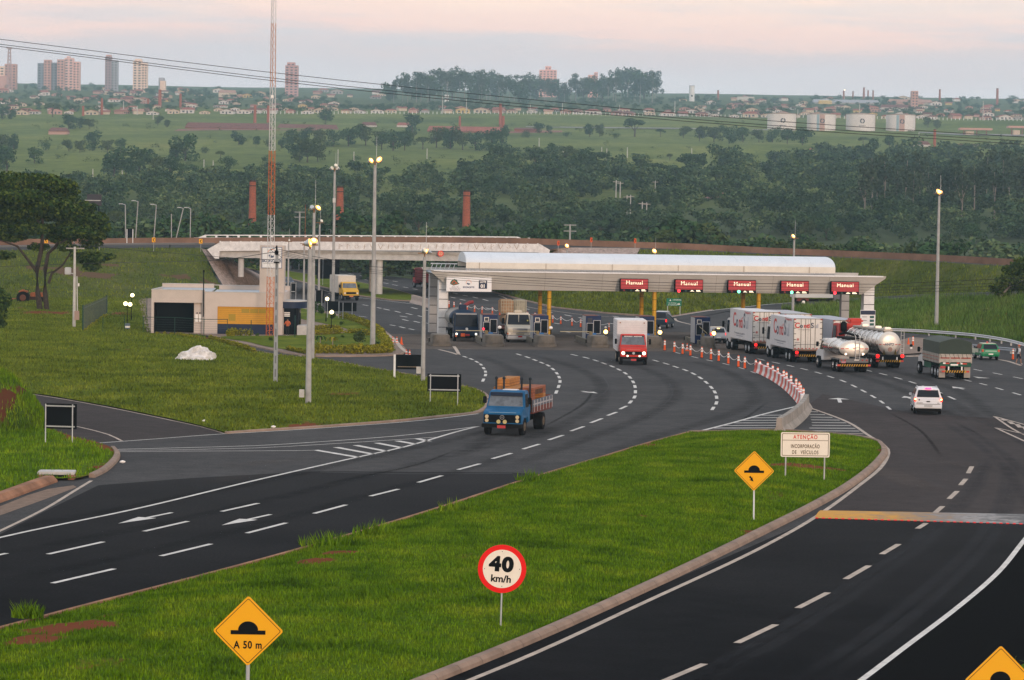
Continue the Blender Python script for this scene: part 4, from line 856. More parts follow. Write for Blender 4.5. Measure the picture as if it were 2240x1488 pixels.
for i, (u, v, booth, lb, ff, ln) in enumerate(isl):
    g = G(u, v); t = thing('toll_island', f'low concrete traffic island with a rounded nose {lb}', 'toll island', g, AX, 'toll islands')
    hw = 1.0 if i in (1, 2) else (.55 if i == 5 else .95)
    pr = [(-hw, ln), (-hw, .7), (-hw*.8, .2), (-hw*.3, 0), (hw*.3, 0), (hw*.8, .2), (hw, .7), (hw, ln)]
    mb = MB(); mb.prism(pr, -.02, .28, 'z', bev=.03); mb.build('island_base', ISL, t)
    mb = MB(); pr2 = [(-hw*.95, 3.4), (-hw*.95, .8), (-hw*.75, .3), (-hw*.3, .1), (hw*.3, .1), (hw*.75, .3), (hw*.95, .8), (hw*.95, 3.4)]
    mb.prism(pr2, .25, 1.05, 'z', bev=.08, fn=lambda x, y, z: (x*(1-.1*z), y+.1*z, z)); mb.build('island_nose', ISL, t)
    mb = MB(); k = int((ln-4)/.8)
    for j in range(k): mb.box(-hw-.01, -hw+.22, 3.6+j*.8, 4.0+j*.8, .28, .62)
    mb.build('striped_kerb', m_('kerb_stripe', (.28, .25, .19), .8), t)
    mb = MB(); mb.box(-hw+.005, -hw+.2, 3.5, ln-.2, .27, .6); mb.build('low_wall', UNDER, t)
    if not booth: continue
    c = g + EX*(-.04) + EY*4.9 + Vector((0, 0, .26))
    b = thing('toll_booth', f'narrow dark blue toll booth with black windows {lb}', 'toll booth', c, AX, 'toll booths')
    w2 = .72; mb = MB(); mb.box(-w2, w2, 0, 2.6, 0, 2.5, bev=.02); mb.build('booth_body', m_('booth_navy', (.007, .022, .075), .5), b)
    mb = MB(); mb.box(-w2-.03, w2-.3, .02, 2.6, 2.46, 2.53); mb.build('roof', m_('booth_roof', (.17, .07, .05), .7), b)
    mb = MB(); mb.box(-w2-.02, -w2+.02, .1, 2.5, .05, 2.45); mb.build('side_panel', GREYP, b)
    for x0, x1, z0, z1 in ((-w2+.12, -.05, .85, 1.78), (.03, w2-.1, .85, 2.05)):
        mb = MB(); mb.box(x0-.05, x1+.05, -.03, -.005, z0-.05, z1+.05); f = mb.build('window_frame', GREYP, b)
        mb = MB(); mb.box(x0, x1, -.045, -.032, z0, z1); mb.build('window_pane', GLASS, f)
    mb = MB(); mb.box(-w2+.16, -.12, -.09, -.01, 1.88, 2.28, bev=.01); f = mb.build('display_case', CREAM if i in (1, 2, 5) else LOUV, b)
    mb = MB(); mb.box(-w2+.22, -.18, -.1, -.092, 1.94, 2.22); mb.build('display_screen', LOUV, f)
    mb = MB(); mb.box(-.2, .25, -.32, -.01, .02, .88, bev=.02); mb.build('cabinet', BLUEL, b)
    if i in (1, 5): mb = MB(); mb.disc((-w2+.1, -.06, 1.18), .1, 'y', n=10); mb.build('indicator_light', LRED, b) if i == 1 else None
    # barrier arm and signal on the lane side
    a = thing('barrier_arm', f'thin closed barrier arm beside the booth {lb}', 'barrier arm', g + EX*(-hw*.5) + EY*3.2, AX, 'toll barrier arms')
    mb = MB(); mb.box(-.14, .14, -.14, .14, .9, 1.35, bev=.02); mb.build('arm_housing', m_('housing_tan', (.20, .15, .07), .6), a)
    mb = MB(); mb.box(-2.9, 0, -.03, .03, 1.3, 1.36) if i != 5 else mb.tube([(.4, 0, 1.3), (-.35, 0, 1.95)], .03, 6); mb.build('arm', m_('arm_striped', (.42, .36, .22), .6), a)
    s = thing('flashing_light', f'round amber warning lamp by the booth {lb}' if i >= 3 else f'white camera head by the booth {lb}', 'warning light' if i >= 3 else 'camera', g + EX*(hw*.62) + EY*(.9 if i >= 3 else 2.4), AX)
    mb = MB(); mb.cyl((0, 0, .98), (0, 0, 1.55), .05, .05, 8); mb.build('post', BLACK, s)
    if i >= 3:
        mb = MB(); mb.disc((0, -.06, 1.45), .23, 'y', n=16, t=.04); mb.build('lamp_housing', BLACK, s); mb = MB(); mb.disc((0, -.12, 1.45), .19, 'y', n=16); mb.build('lamp_lens', AMBER, s)
        mb = MB(); mb.ball((0, 0, 1.85), .11); mb.build('camera_dome', CONCL, s)
    else: mb = MB(); mb.ball((0, 0, 1.7), .17, sc=(1.1, 1, .9)); mb.build('camera_head', REFL, s)
pb = thing('price_board', 'white tariff board with a navy heading in front of the white end column', 'sign', G(1897, 752) , AX)
mb = MB(); mb.box(-.75, .75, -.03, .03, .5, 3.3, bev=.01); mb.build('board', WHITE, pb); mb = MB(); mb.box(-.72, .72, -.045, -.032, 2.85, 3.25); mb.build('heading', NAVY, pb)
for k in range(4):
    mb = MB(); mb.box(.2, .62, -.045, -.032, 2.5-k*.36, 2.74-k*.36); mb.build('price_panel', m_('price_green', (.03, .10, .09), .5), pb)
    mb = MB(); mb.box(-.6, -.1, -.04, -.032, 2.6-k*.36, 2.66-k*.36); mb.build('text_line', GREYT, pb)
mb = MB(); mb.box(-.5, -.42, -.02, .02, 0, .5); mb.box(.42, .5, -.02, .02, 0, .5); mb.build('legs', STEEL, pb)
OB = G(474, 733); ob = thing('office_building', 'flat-roofed cream office with a dark garage and yellow shutters', 'building', (OB.x, OB.y, 0))
SB = scale_at(OB)
bx = lambda u: (u-474)/SB
def zb(v, u): return (733 + (u-474)*.0157 - v)/SB
WALL = m_('office_wall', (.56, .475, .41), .8, noise=.07, nscale=.8)
DP = 9.0; z1, z2 = zb(634, 331), zb(640, 520)
mb = MB(); x0, x1, xg0, xg1 = bx(330.5), bx(447), bx(336), bx(423); zo = zb(662, 380)
mb.box(x0, x1, 0, .25, zo, z1); mb.box(x0, xg0, 0, .25, 0, zo); mb.box(xg1, x1, .35, .6, 0, zo); mb.box(bx(441), bx(460), 0, .25, 0, zo-.003)
mb.box(x0, x0+.2, .25, DP, 0, z1); mb.box(x0, x1, DP-.2, DP, 0, z1+.35)
mb.build('garage_wall', WALL, ob)
mb = MB(); x2, x3 = bx(447.5), bx(618); y0, y1 = zb(671, 520), zb(709, 520); xa, xb_ = bx(475.6), bx(598)
mb.box(x2, x3, -.25, 0, y0, z2); mb.box(x2, xa, -.25, 0, 0, y0); mb.box(xb_, x3, -.25, 0, 0, y0); mb.box(x3-.2, x3, 0, DP, 0, z2); mb.box(x2+.5, x3, DP-.2, DP+.0, 0, z2+.4); mb.build('office_wall', WALL, ob)
mb = MB(); mb.box(xa, xb_, -.12, 0, y1, y0)
o = mb.build('shutter', m_('shutter_yellow', (.60, .30, .03), .5, noise=.06), ob)
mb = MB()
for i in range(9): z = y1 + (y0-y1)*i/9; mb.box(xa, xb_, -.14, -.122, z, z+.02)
mb.build('shutter_slat_shadows', m_('shutter_shadow_line', (.33, .17, .03), .6), o)  # darker strips paint the shadow line at each slat
mb = MB(); mb.box(bx(500), bx(515), -.145, -.125, zb(702, 508), zb(687, 508)); [mb.box(bx(528+i*19), bx(545+i*19), -.145, -.125, zb(685, 540), zb(676, 540)) for i in range(3)]; mb.build('shutter_vents', m_('vent_olive', (.36, .24, .03), .6), o)
mb = MB(); mb.box(xa, xb_, -.12, 0, 0, y1); mb.build('navy_base', NAVY, ob)
mb = MB(); mb.box(xg0, xg1, 2.5, 2.6, 0, zo+.5); mb.box(xg0-.02, xg0, .25, 2.5, 0, zo); mb.box(xg1, xg1+.02, .6, 2.5, 0, zo); mb.box(x0+.2, x1, .25, 2.6, zo+.02, zo+.1); mb.build('garage_door', BLACK, ob)
mb = MB(); mb.box(x0+.1, x1+.2, .3, DP-.25, z1-.5, z1-.42, fn=lambda x, y, z: (x, y, z + .05*(y-.3))); mb.box(x2+.3, x3-.2, 0.05, DP-.25, z2-.5, z2-.42, fn=lambda x, y, z: (x, y, z + .05*(y-.3)))
mb.build('roof', m_('office_roof', (.40, .43, .45), .5, noise=.1), ob)
mb = MB(); mb.box(x0-.02, x1, -.03, .28, z1, z1+.06); mb.box(x2, x3+.02, -.28, .02, z2, z2+.06); mb.box(x0-.02, x0+.22, .28, DP, z1, z1+.06); mb.box(x0, x1, DP-.25, DP+.02, z1+.35, z1+.41); mb.box(x2, x3, DP-.25, DP+.02, z2+.4, z2+.46); mb.build('parapet_coping', CONCL, ob)
for u in (429, 437): mb = MB(); mb.box(bx(u-3), bx(u+3), .22, .35, zb(705, u), zb(688, u), bev=.01); mb.build('meter_box', REFL, ob)
for u in (430, 436): mb = MB(); mb.ball((bx(u), .28, zb(685, u)), .07); mb.build('wall_lamp', BLACK, ob)
mb = MB(); tx0, tx1 = bx(565.5), bx(619); zt_ = zb(537.5, 592); mb.box(tx0, tx1, .4, 2.2, 0, zt_, bev=.02); mb.build('sign_tower', WALL, ob)
sx0, sx1, sz0, sz1 = bx(571), bx(613), zb(586, 592), zb(542, 592); cx, cz = (sx0+sx1)/2, (sz0+sz1)/2
sg = mb = MB(); mb.box(sx0-.05, sx1+.05, .33, .398, sz0-.05, sz1+.05); so = mb.build('logo_board', m_('sign_frame_blue', (.09, .12, .22), .5), ob)
mb = MB(); mb.box(sx0, sx1, .31, .328, sz0, sz1); mb.build('board_face', m_('board_white', ()), so)
LET(so, 'ECONORTE', .36, NVT, FMY(cx, .30, cz-.32), bold=.015, sx=.95)
ring_logo(so, cx, .309, cz+.36, .46)
mb = MB(); mb.box(sx0+.1, sx1-.1, .30, .308, cz-.60, cz-.57); mb.build('board_line', GREYT, so)
pc = bx(632); pyc = 2.4; ang = np.linspace(-math.pi/2, math.pi/2, 20); prad = bx(667)-pc
prc = [(x3-.1, pyc-2.3)] + [(pc+prad*math.cos(t)*1.0, pyc+2.3*math.sin(t)) for t in ang] + [(x3-.1, pyc+2.3)]
zp0, zp1 = zb(675, 640), zb(661, 640)
mb = MB(); mb.prism(prc, zp0, zp1, 'z'); mb.build('porch_fascia', NAVY, ob)
mb = MB(); mb.prism([(a, b) for a, b in prc], zp1+.002, zp1+.1, 'z'); mb.build('porch_coping', CONCL, ob)
mb = MB(); mb.prism([(x3-.1, pyc-1.6)] + [(pc+prad*.5*math.cos(t)+.2, pyc+1.6*math.sin(t)) for t in ang] + [(x3-.1, pyc+1.6)], 0, zp0, 'z'); mb.build('porch_glazing', GLASS, ob)
mb = MB()
for k in range(3): mb.box(x3+.1, x3+.65, .5, .56, zb(686+k*3.6, 630), zb(683.6+k*3.6, 630))
mb.build('door_notice', REFL, ob)
mb = MB(); mb.box(bx(650), bx(672), -.4, 2.6, .1, zb(712, 660), bev=.03); mb.build('porch_bench', CONCL, ob)
dr = thing('drainpipe', 'tall thin black pipe standing before the garage wall', 'pipe', (OB.x+bx(445), OB.y-.3, 0)); mb = MB(); mb.cyl((0, 0, zb(693, 445)), (0, 0, zb(592, 445)), .05, .05, 8); mb.build('pipe', BLACK, dr); mb = MB(); mb.cyl((0, 0, zb(596, 445)), (0, 0, zb(591, 445)), .09, .09, 8); mb.build('pipe_cap', BLACK, dr); mb = MB(); mb.cyl((0, 0, 0), (0, 0, zb(693, 445)), .03, .03, 6); mb.build('pipe_foot', POLE, dr)
LM = G(590, 738); lm = thing('lattice_mast', 'very tall red and white lattice radio mast beside the office', 'mast', LM)
SM = scale_at(LM); WHT = m_('mast_white', (.62, .60, .58), .6)
ORP = m_('mast_orange_pale', (.48, .22, .10), .6)
bands = [(738, 605, ORGM), (605, 470, WHT), (470, 330, ORGM), (330, 192, WHT), (192, 53, ORP), (53, -120, WHT)]
hgt = lambda v: (738-v)/SM
for v0, v1, m0 in bands:
    za, zc = hgt(v0), hgt(v1); mb = MB(); wz = lambda z: .42 - .0055*z
    cs = [(math.cos(a), math.sin(a)) for a in (R(30), R(150), R(270))]
    for c, s in cs: mb.tube([(c*wz(za), s*wz(za), za+.01), (c*wz(zc), s*wz(zc), zc-.01)], .034, 5)
    n = max(3, int((zc-za)/.62))
    for i in range(n):
        z0_, z1_ = za+(zc-za)*i/n, za+(zc-za)*(i+1)/n
        for k in range(3):
            a, b = cs[k], cs[(k+1) % 3]; mb.tube([(a[0]*wz(z0_), a[1]*wz(z0_), z0_), (b[0]*wz(z1_), b[1]*wz(z1_), z1_)], .016, 4); mb.tube([(a[0]*wz(z0_), a[1]*wz(z0_), z0_), (b[0]*wz(z0_), b[1]*wz(z0_), z0_)], .014, 4)
    mb.build('mast_section', m0, lm)
mb = MB(); mb.box(-.13, .13, -.5, -.35, hgt(216), hgt(210)); mb.build('mast_antenna', REFL, lm)
def flood(par, x, y, z, yaw, lit, r=.3, tilt=-.5, nm='floodlight'):
    M_ = Matrix.Translation((x, y, z)) @ Matrix.Rotation(yaw, 4, 'Z') @ Matrix.Rotation(tilt, 4, 'X')
    mb = MB(); mb.cyl((0, .22, 0), (0, -.1, 0), r*.45, r, 12); mb.xf(M_); o = mb.build(nm, STEEL, par)
    mb = MB(); mb.cyl((0, -.102, 0), (0, -.16, 0), r*.94, r*.80, 12); mb.xf(M_); mb.build('lens', SODIUM if lit else HLAMP, o)
    if lit: mb = MB(); mb.cyl((0, -.14, 0), (0, -.175, 0), r*.55, r*.45, 10); mb.xf(M_); mb.build('bulb', HOTB, o)
def pole(name, label, bu, bv, tv, rod=None, heads=(), box_=None, r0=.17, r1=.10, cat='lamp post', grp=None, zb_=0.0, u_top=None, rodm=None):
    p = G(bu, bv, zb_); s = scale_at(p); h = (bv-tv)/s
    t = thing(name, label, cat, p, 0, grp)
    mb = MB(); mb.cyl((0, 0, -.1), (0, 0, h), r0, r1, 14); mb.build('pole', POLE, t)
    if rod: mb = MB(); mb.cyl((r1*.9, 0, h-1.0), (r1*.9, 0, (bv-rod)/s), .022, .012, 6); mb.build('lightning_rod', rodm or STEEL, t)
    if heads: mb = MB(); mb.cyl((0, 0, h), (0, 0, h+.35), r1*.5, r1*.5, 8); mb.box(-.5, .5, -.04, .04, h+.22, h+.3); mb.build('head_bracket', m_('rusty_bracket', (.22, .12, .06), .8), t)
    for x, dz, yaw, lit, rr, tilt in heads: flood(t, x, 0, h+.35+dz, yaw, lit, rr, tilt)
    if box_: mb = MB(); mb.box(box_[0]-.16, box_[0]+.16, -.3, -.1, box_[1]-.25, box_[1]+.25, bev=.01); mb.build('junction_box', CONCL, t)
    return t
LG = 'floodlight poles round the toll plaza'
pole('lamp_post', 'thick concrete floodlight pole in the lawn, its lamp glowing orange against the bridge', 674, 895, 545, None, ((-.12, .02, 1.4, True, .30, -.2), (.22, .1, .2, True, .26, -.9)), (-.4, 1.0), .20, .125, grp=LG)
pole('lamp_post', 'concrete floodlight pole with a long rod standing just behind the lawn pole', 683, 790, 466, 395, ((-.2, .05, 2.6, False, .22, -.4), (.28, .0, .9, True, .27, -.7)), None, .18, .11, grp=LG)
pole('lamp_post', 'tall floodlight pole in the garden with two unlit lamps, by the second brick chimney', 728, 699, 376, 335, ((-.35, 0, .9, False, .24, -.4), (.35, 0, -.9, False, .24, -.4), (.1, .3, .4, False, .22, -.6)), (0, 13.2), .19, .12, grp=LG)
pole('lamp_post', 'tallest floodlight pole, at the garden corner with two bright lamps', 815, 766, 362, 300, ((-.42, 0, .9, True, .27, -.5), (.42, .1, -.6, True, .3, -.5)), None, .24, .13, grp=LG)
pole('lamp_post', 'slim floodlight pole beside the dark panel under the bridge', 697, 669, 492, 446, ((.2, .1, .6, False, .2, -.5),), None, .15, .1, grp=LG)
pole('lamp_post', 'slim pole with an orange rod behind the office porch', 664, 677, 538, 448, ((.05, .05, .4, False, .16, -.5),), None, .14, .09, grp=LG, rodm=ORGM)
pole('lamp_post', 'slim pole with a thin rod behind the sign tower', 630, 652, 533, 500, ((.05, .05, .4, False, .14, -.5),), None, .14, .09, grp=LG)
pole('lamp_post', 'floodlight pole at the lawn edge before the canopy corner', 925, 838, 562, 486, ((-.05, .08, 1.0, False, .24, -.5), (.28, .02, -1.35, True, .2, -.4)), (-.32, .95), .17, .11, grp=LG)
pole('lamp_post', 'tall floodlight pole behind the guardrail, its lamp lit orange', 2048, 727, 430, 384, ((-.15, .1, .7, True, .34, -.5), (.2, .05, -.7, True, .2, -.5)), None, .22, .12, grp=LG)
pole('lamp_post', 'floodlight pole with a lit lamp rising behind the canopy roof end', 1734, 694, 526, 482, ((-.2, .1, .8, True, .28, -.5),), None, .17, .11, grp=LG)
pole('lamp_post', 'floodlight pole with a lit lamp at the far bridge end', 1239, 664, 546, None, ((-.1, .1, .5, True, .3, -.5),), (.4, 1.0), .17, .11, grp=LG)
pole('lamp_post', 'floodlight pole whose lit lamp just tops the canopy ridge', 1430, 682, 558, 520, ((-.1, .1, .5, True, .32, -.5),), None, .16, .1, grp=LG)
p = G(602, 846); s = scale_at(p); up = thing('utility_pole', 'square concrete utility pole with slots and wires in the lawn', 'utility pole', p)
h9 = (846-548)/s; mb = MB(); mb.prism([(-.15, 0), (.15, 0), (.15, .3), (-.15, .3)], 0, h9, 'z', bev=.01, fn=lambda x, y, z: (x*(1-.35*z/h9), y, z)); mb.build('pole', m_('pole_grey', (.30, .31, .31), .85, noise=.15), up)
mb = MB()
for i in range(9): z = .7+i*.95; mb.box(-.05, .05, -.012, -.002, z, z+.55)
mb.build('pole_slots', m_('slot_shade', (.16, .165, .17), .9), up)
mb = MB(); mb.cyl((0, -.1, h9-.05), (0, -.1, h9+.35), .07, .05, 8); mb.cyl((.0, -.15, h9-.3), (0, -.15, h9+.0), .13, .13, 8); mb.box(-.2, .2, -.2, -.05, h9-.9, h9-.8); mb.build('insulator', BLACK, up)
UPT = p + Vector((0, 0, h9))
p = G(162, 722); s = scale_at(p); tp = thing('transformer_pole', 'pale concrete pole with a transformer and cross-arm near the big tree', 'utility pole', p)
h14 = (722-540)/s; mb = MB(); mb.cyl((0, 0, 0), (0, 0, h14), .17, .11, 12); mb.build('pole', CONCL, tp)
mb = MB(); mb.box(-.85, .95, -.06, .06, h14-.22, h14-.1); mb.build('cross_arm', CONC, tp)
for x in (-.75, -.3, .45, .85): mb = MB(); mb.cyl((x, 0, h14-.1), (x, 0, h14+.12), .05, .04, 8); mb.build('insulator', BLACK, tp)
mb = MB(); mb.box(-.95, -.35, -.25, .25, h14-2.75, h14-2.05, bev=.06); mb.box(-.35, -.1, -.05, .05, h14-2.7, h14-2.6); mb.build('transformer', GREYP, tp)
mb = MB(); mb.cyl((.32, 0, 1.2), (.24, 0, h14-2.9), .06, .06, 8); mb.build('conduit', CONCL, tp); mb = MB(); mb.box(.05, .5, -.2, .1, 1.0, 1.9, bev=.02); mb.build('service_box', m_('box_pink', (.40, .27, .22), .7), tp)
mb = MB(); mb.box(.38, .5, -.2, -.1, h14-3.9, h14-3.6); mb.build('wall_lamp', REFL, tp)
TPT = p + Vector((0, 0, h14))
for u, v0, v1, Y, lb in [(655, 520, 463, 560, 'behind the bridge near the mast'), (724, 522, 490, 560, 'behind the bridge by the second chimney'), (505, 524, 499, 560, 'behind the near end of the bridge'), (1246, 556, 491, 470, 'past the far end of the bridge')]:
    b = P3(u, v0, Y); q = P3(u+1, v1, Y); t = thing('power_pole', 'thin power pole with twin cross-arms ' + lb, 'utility pole', (b.x, b.y, -.4), 0, 'power poles behind the overpass'); hh_ = q.z+.4
    mb = MB(); mb.cyl((0, 0, 0), (0, 0, hh_), .17, .13, 8); mb.build('pole', POLE, t)
    for dz in (.05, 1.0): mb = MB(); mb.box(-1.0, 1.0, -.06, .06, hh_-dz-.12, hh_-dz); mb.build('cross_arm', POLE, t)
for i, (u0, v0, u1, v1, arm, lb) in enumerate([(275, 524, 274, 448, -9, 'the first one from the big tree'), (296, 524, 302, 441, -9, 'beside the double dark sign'), (336, 524, 342, 449, -8, 'between the dark sign and the flat roof'), (383, 524, 401, 456, -8, 'leaning most of all'), (416, 524, 417, 456, -9, 'the last before the bridge'), (375, 524, 375, 468, 0, 'bare, without a lamp arm')]):
    b, q = P3(u0, v0, 440), P3(u1, v1, 440); t = thing('street_lamp', 'thin grey street lamp on the overpass road, ' + lb, 'street lamp', b, 0, 'street lamps on the overpass road'); d = q-b
    mb = MB(); mb.tube([(0, 0, -.5), d], .08, 6); mb.build('pole', POLE, t)
    if arm: mb = MB(); e = d + Vector((arm/14.5, 0, .12)); mb.tube([d, e], .05, 6); mb.box(e.x-.35, e.x+.25, e.y-.12, e.y+.12, e.z-.06, e.z+.06, bev=.03); mb.build('lamp_arm', STEEL, t)
b = P3(163, 470, 425); t = thing('street_lamp', 'long pale lamp arm reaching out beside the big tree crown', 'street lamp', (b.x, b.y, 6.2)); q0, q1, q2 = [P3(*x) - Vector((b.x, b.y, 6.2)) for x in ((163, 445, 425), (187, 438.5, 425), (220, 439, 425))]
mb = MB(); mb.tube([(0, 0, -.3), q0], .09, 6); mb.build('pole', POLE, t); mb = MB(); mb.tube([q0, q1, q2], .07, 6); mb.build('lamp_arm', CONCL, t)
def board_back(label, cu, bv, w_px, top, bot, post_us, frame=True, rz=0.0, name='sign_board', zoff=0.0):
    p = G(cu, bv, zoff); s = scale_at(p); t = thing(name, label, 'road sign', p, rz); z0, z1 = (bv-bot)/s, (bv-top)/s; hw = w_px/s/2
    mb = MB(); mb.box(-hw, hw, .0, .03, z0, z1, bev=.008); mb.build('panel', BLACK, t)
    if frame: mb = MB(); mb.box(-hw+.1, hw-.1, -.05, -.005, z1-.16, z1-.09); mb.box(-hw+.1, hw-.1, -.05, -.005, z0+.09, z0+.16); mb.build('frame_rail', STEEL, t)
    for u in post_us: x = (u-cu)/s; mb = MB(); mb.cyl((x, -.08, -.1), (x, -.08, z1-.02), .035, .035, 8); mb.build('post', STEEL, t)
    return t
board_back('back of a black road sign on two steel posts by the earth mound', 132, 978, 73, 883, 938, (99, 160), rz=R(-9))
board_back('back of a black road sign on two steel posts at the lawn edge', 971, 893, 74, 818, 857, (941, 1001), rz=R(-3))
t = board_back('back of a black road sign with one white post beside the concrete pole', 893, 833, 55, 776, 808, (), frame=False)
s = scale_at(G(893, 833)); mb = MB(); mb.box(-1.1, -.95, -.06, -.01, 0, (833-776)/s); mb.build('post', WHITE, t); mb = MB(); mb.box(-.8, .75, -.03, -.005, .95+.06, .99+.06); mb.build('frame_rail', m_('rail_tan', (.30, .24, .17), .7), t)
board_back('large dark panel on a slim post under the bridge', 717, 626, 50, 556, 610, (706,), frame=False)
board_back('wide dark sign behind the garden shrubs, half hidden by a pole', 727, 700, 29, 659, 681, (716, 741), frame=False); board_back('wide dark sign on two posts at the road before the toll', 761, 702, 37, 662, 681, (750, 770), frame=False)
board_back('square dark sign on the road behind the garden poles', 697, 675, 23, 635, 663, (690, 704), frame=False); board_back('small dark framed sign on the road behind the office porch', 641, 662, 12, 617, 640, (636, 647), frame=True)
t = thing('panel_sign', 'pair of dark panels between white posts on the overpass verge', 'road sign', P3(284, 526, 424)); mb = MB(); mb.box(-.35, .35, 0, .05, .4, 1.7); mb.build('panel', BLACK, t)
for x in (-.42, .42): mb = MB(); mb.box(x-.05, x+.05, -.02, .06, -.4, 1.6); mb.build('post', WHITE, t)
b = P3(206, 450, 470); t = thing('billboard', 'dark billboard back beyond the overpass beside the big tree', 'billboard', (b.x, b.y, -.4)); mb = MB(); mb.box(-1.15, 1.15, 0, .15, b.z+.4, b.z+2.2); mb.build('panel', m_('billboard_dark', (.05, .045, .05), .7), t); mb = MB(); mb.box(-.8, -.65, .02, .13, 0, b.z+.4); mb.box(.65, .8, .02, .13, 0, b.z+.4); mb.build('legs', UNDER, t)
p = G(1474, 686, .3); s = scale_at(p); t = thing('direction_sign', 'small green direction sign on the bank behind the toll', 'road sign', p, 0); hw = 16.5/s; zt2 = (686-653)/s; zm2 = (686-669.5)/s
mb = MB(); mb.box(-hw, hw, 0, .04, zm2+.48, zt2, bev=.01); mb.box(-hw, hw, 0, .04, zm2, zm2+.46, bev=.01); mb.build('panel', m_('sign_green', (.01, .16, .09), .5), t)
for x in (-hw*.82, hw*.82): mb = MB(); mb.cyl((x, .08, -.4), (x, .08, zt2-.1), .04, .04, 6); mb.build('post', STEEL, t)
mb = MB(); mb.prism([(-.55, zm2+.6), (-.35, zm2+.6), (-.45, zm2+.82)], -.012, -.004, 'y'); mb.prism([(.55, zm2+.23), (.75, zm2+.36), (.55, zm2+.49), (.55, zm2+.4), (.35, zm2+.4), (.35, zm2+.32), (.55, zm2+.32)], -.012, -.004, 'y', fn=lambda x, y, z: (x, y, z-.13)); mb.build('arrow', REFL, t)
LET(t, 'LONDRINA', .2, REFL, FMY(.35, -.006, zm2+.72)); LET(t, 'S.A. PLATINA', .17, REFL, FMY(-.2, -.006, zm2+.34)); LET(t, 'JACAREZINHO', .17, REFL, FMY(-.15, -.006, zm2+.12))
c = P3(964, 555, YB-.1); t = thing('height_limit_sign', 'round red height limit sign hung on the bridge girder', 'road sign', c); mb = MB(); mb.disc((0, 0, 0), .42, 'y', n=24, t=.02); mb.build('panel', SIGNRED, t); mb = MB(); mb.disc((0, -.024, 0), .31, 'y', n=24, t=.004); mb.build('face', m_('roundel_pale', (.72, .36, .22), .5), t)
mb = MB(); mb.prism([(-.08, .25), (.08, .25), (0, .13)], -.036, -.03, 'y'); mb.prism([(-.08, -.25), (.08, -.25), (0, -.13)], -.036, -.03, 'y'); mb.build('arrow', SIGNRED, t); LET(t, '5,5m', .2, SIGNRED, FMY(0, -.031, 0))
def rnd_square(hs, r, n=5):
    o = []
    for k in range(4):
        cx_, cy_ = [(hs-r, hs-r), (-hs+r, hs-r), (-hs+r, -hs+r), (hs-r, -hs+r)][k]
        for i in range(n+1): a = math.pi/2*k + math.pi/2*i/n; o.append((cx_+r*math.cos(a), cy_+r*math.sin(a)))
    return o
def rot45(pts): c = math.sqrt(.5); return [((x-y)*c, (x+y)*c) for x, y in pts]
def diamond(label, bu, bv, cu, cv, half_diag, txt=None, arrow_=False, rz=0.0, post=WHITE, pr=.035, zo=.2):
    p = G(bu, bv, zo); s = scale_at(p); t = thing('warning_sign', label, 'road sign', p, rz, 'yellow diamond hump warning signs'); zc = (bv-cv)/s; D = half_diag/s; hs = D/math.sqrt(2)*1.02; xo = (cu-bu)/s
    sh = lambda pts: [(x+xo, z+zc) for x, z in pts]
    mb = MB(); mb.cyl((0, .05, -.2), (xo, .05, zc+D*.8), pr, pr, 10); mb.build('post', post, t)
    pl_ = mb = MB(); mb.prism(sh(rot45(rnd_square(hs, hs*.10))), -.012, .012, 'y'); pn = mb.build('panel', YEL, t)
    a_, b_ = rot45(rnd_square(hs*.93, hs*.07)), rot45(rnd_square(hs*.905, hs*.055)); n = len(a_); mb = MB(); A = sh(a_); B = sh(b_)
    mb.add([(x, -.0155, z) for x, z in A] + [(x, -.0155, z) for x, z in B], [(i, (i+1) % n, n+(i+1) % n, n+i) for i in range(n)]); mb.build('border_line', m_('sign_border', (.06, .012, .008), .5), t)
    w_, mbz = D*.50, D*.02
    prf = [(-w_, -.10*D), (w_, -.10*D), (w_, mbz), (D*.28*math.cos(0), mbz)] + [(D*.29*math.cos(a), mbz+D*.26*math.sin(a)) for a in np.linspace(.1, math.pi-.1, 18)] + [(-D*.28, mbz), (-w_, mbz)]
    mb = MB(); mb.prism(sh(prf), -.019, -.0135, 'y'); mb.build('hump_symbol', BLACK, t)
    if txt: LET(t, txt, D*.30, BLACK, FMY(xo, -.015, zc-D*.41), sx=.82, bold=D*.008, sp=1.12)
    if arrow_:
        mb = MB(); mb.prism(sh([(-.26*D, -.30*D), (-.17*D, -.25*D), (-.11*D, -.36*D), (-.10*D, -.28*D), (-.02*D, -.54*D), (-.22*D, -.46*D), (-.15*D, -.42*D)]), -.019, -.0135, 'y'); mb.build('arrow_symbol', BLACK, t)
    return t
diamond('yellow diamond hump sign marked A 50 m nearest the camera', 541, 1535, 541, 1379.5, 76, 'A 50 m', post=GREYP, pr=.05, zo=.4)
diamond('smaller yellow diamond hump sign with a slanting arrow beside the white notice', 1649, 1136, 1647.5, 1030, 43.5, arrow_=True)
diamond('yellow diamond sign tip poking up behind roadside weeds', 2184, 1655, 2184, 1489, 77, zo=.4, post=GREYP, pr=.05)
p = G(1095, 1364, .3); s = scale_at(p); t = thing('speed_limit_sign', 'round red and white 40 km/h speed limit sign on the median', 'road sign', p, 0)
zc = (1364-1244)/s; rr = 53/s; mb = MB(); mb.cyl((0, .05, -.2), (.03, .05, zc), .03, .03, 10); mb.build('post', STEEL, t)
mb = MB(); mb.disc((.02, 0, zc), rr, 'y', n=48, t=.012); mb.build('panel', SIGNRED, t); mb = MB(); mb.disc((.02, -.016, zc), rr*.795, 'y', n=48, t=.003); mb.build('face', m_('sign_cream', (.84, .75, .63), .5, noise=.04, nscale=6), t)
TM = lambda x, z: FMY(x, -.021, z) @ Matrix.Rotation(R(-3.5), 4, 'Z')
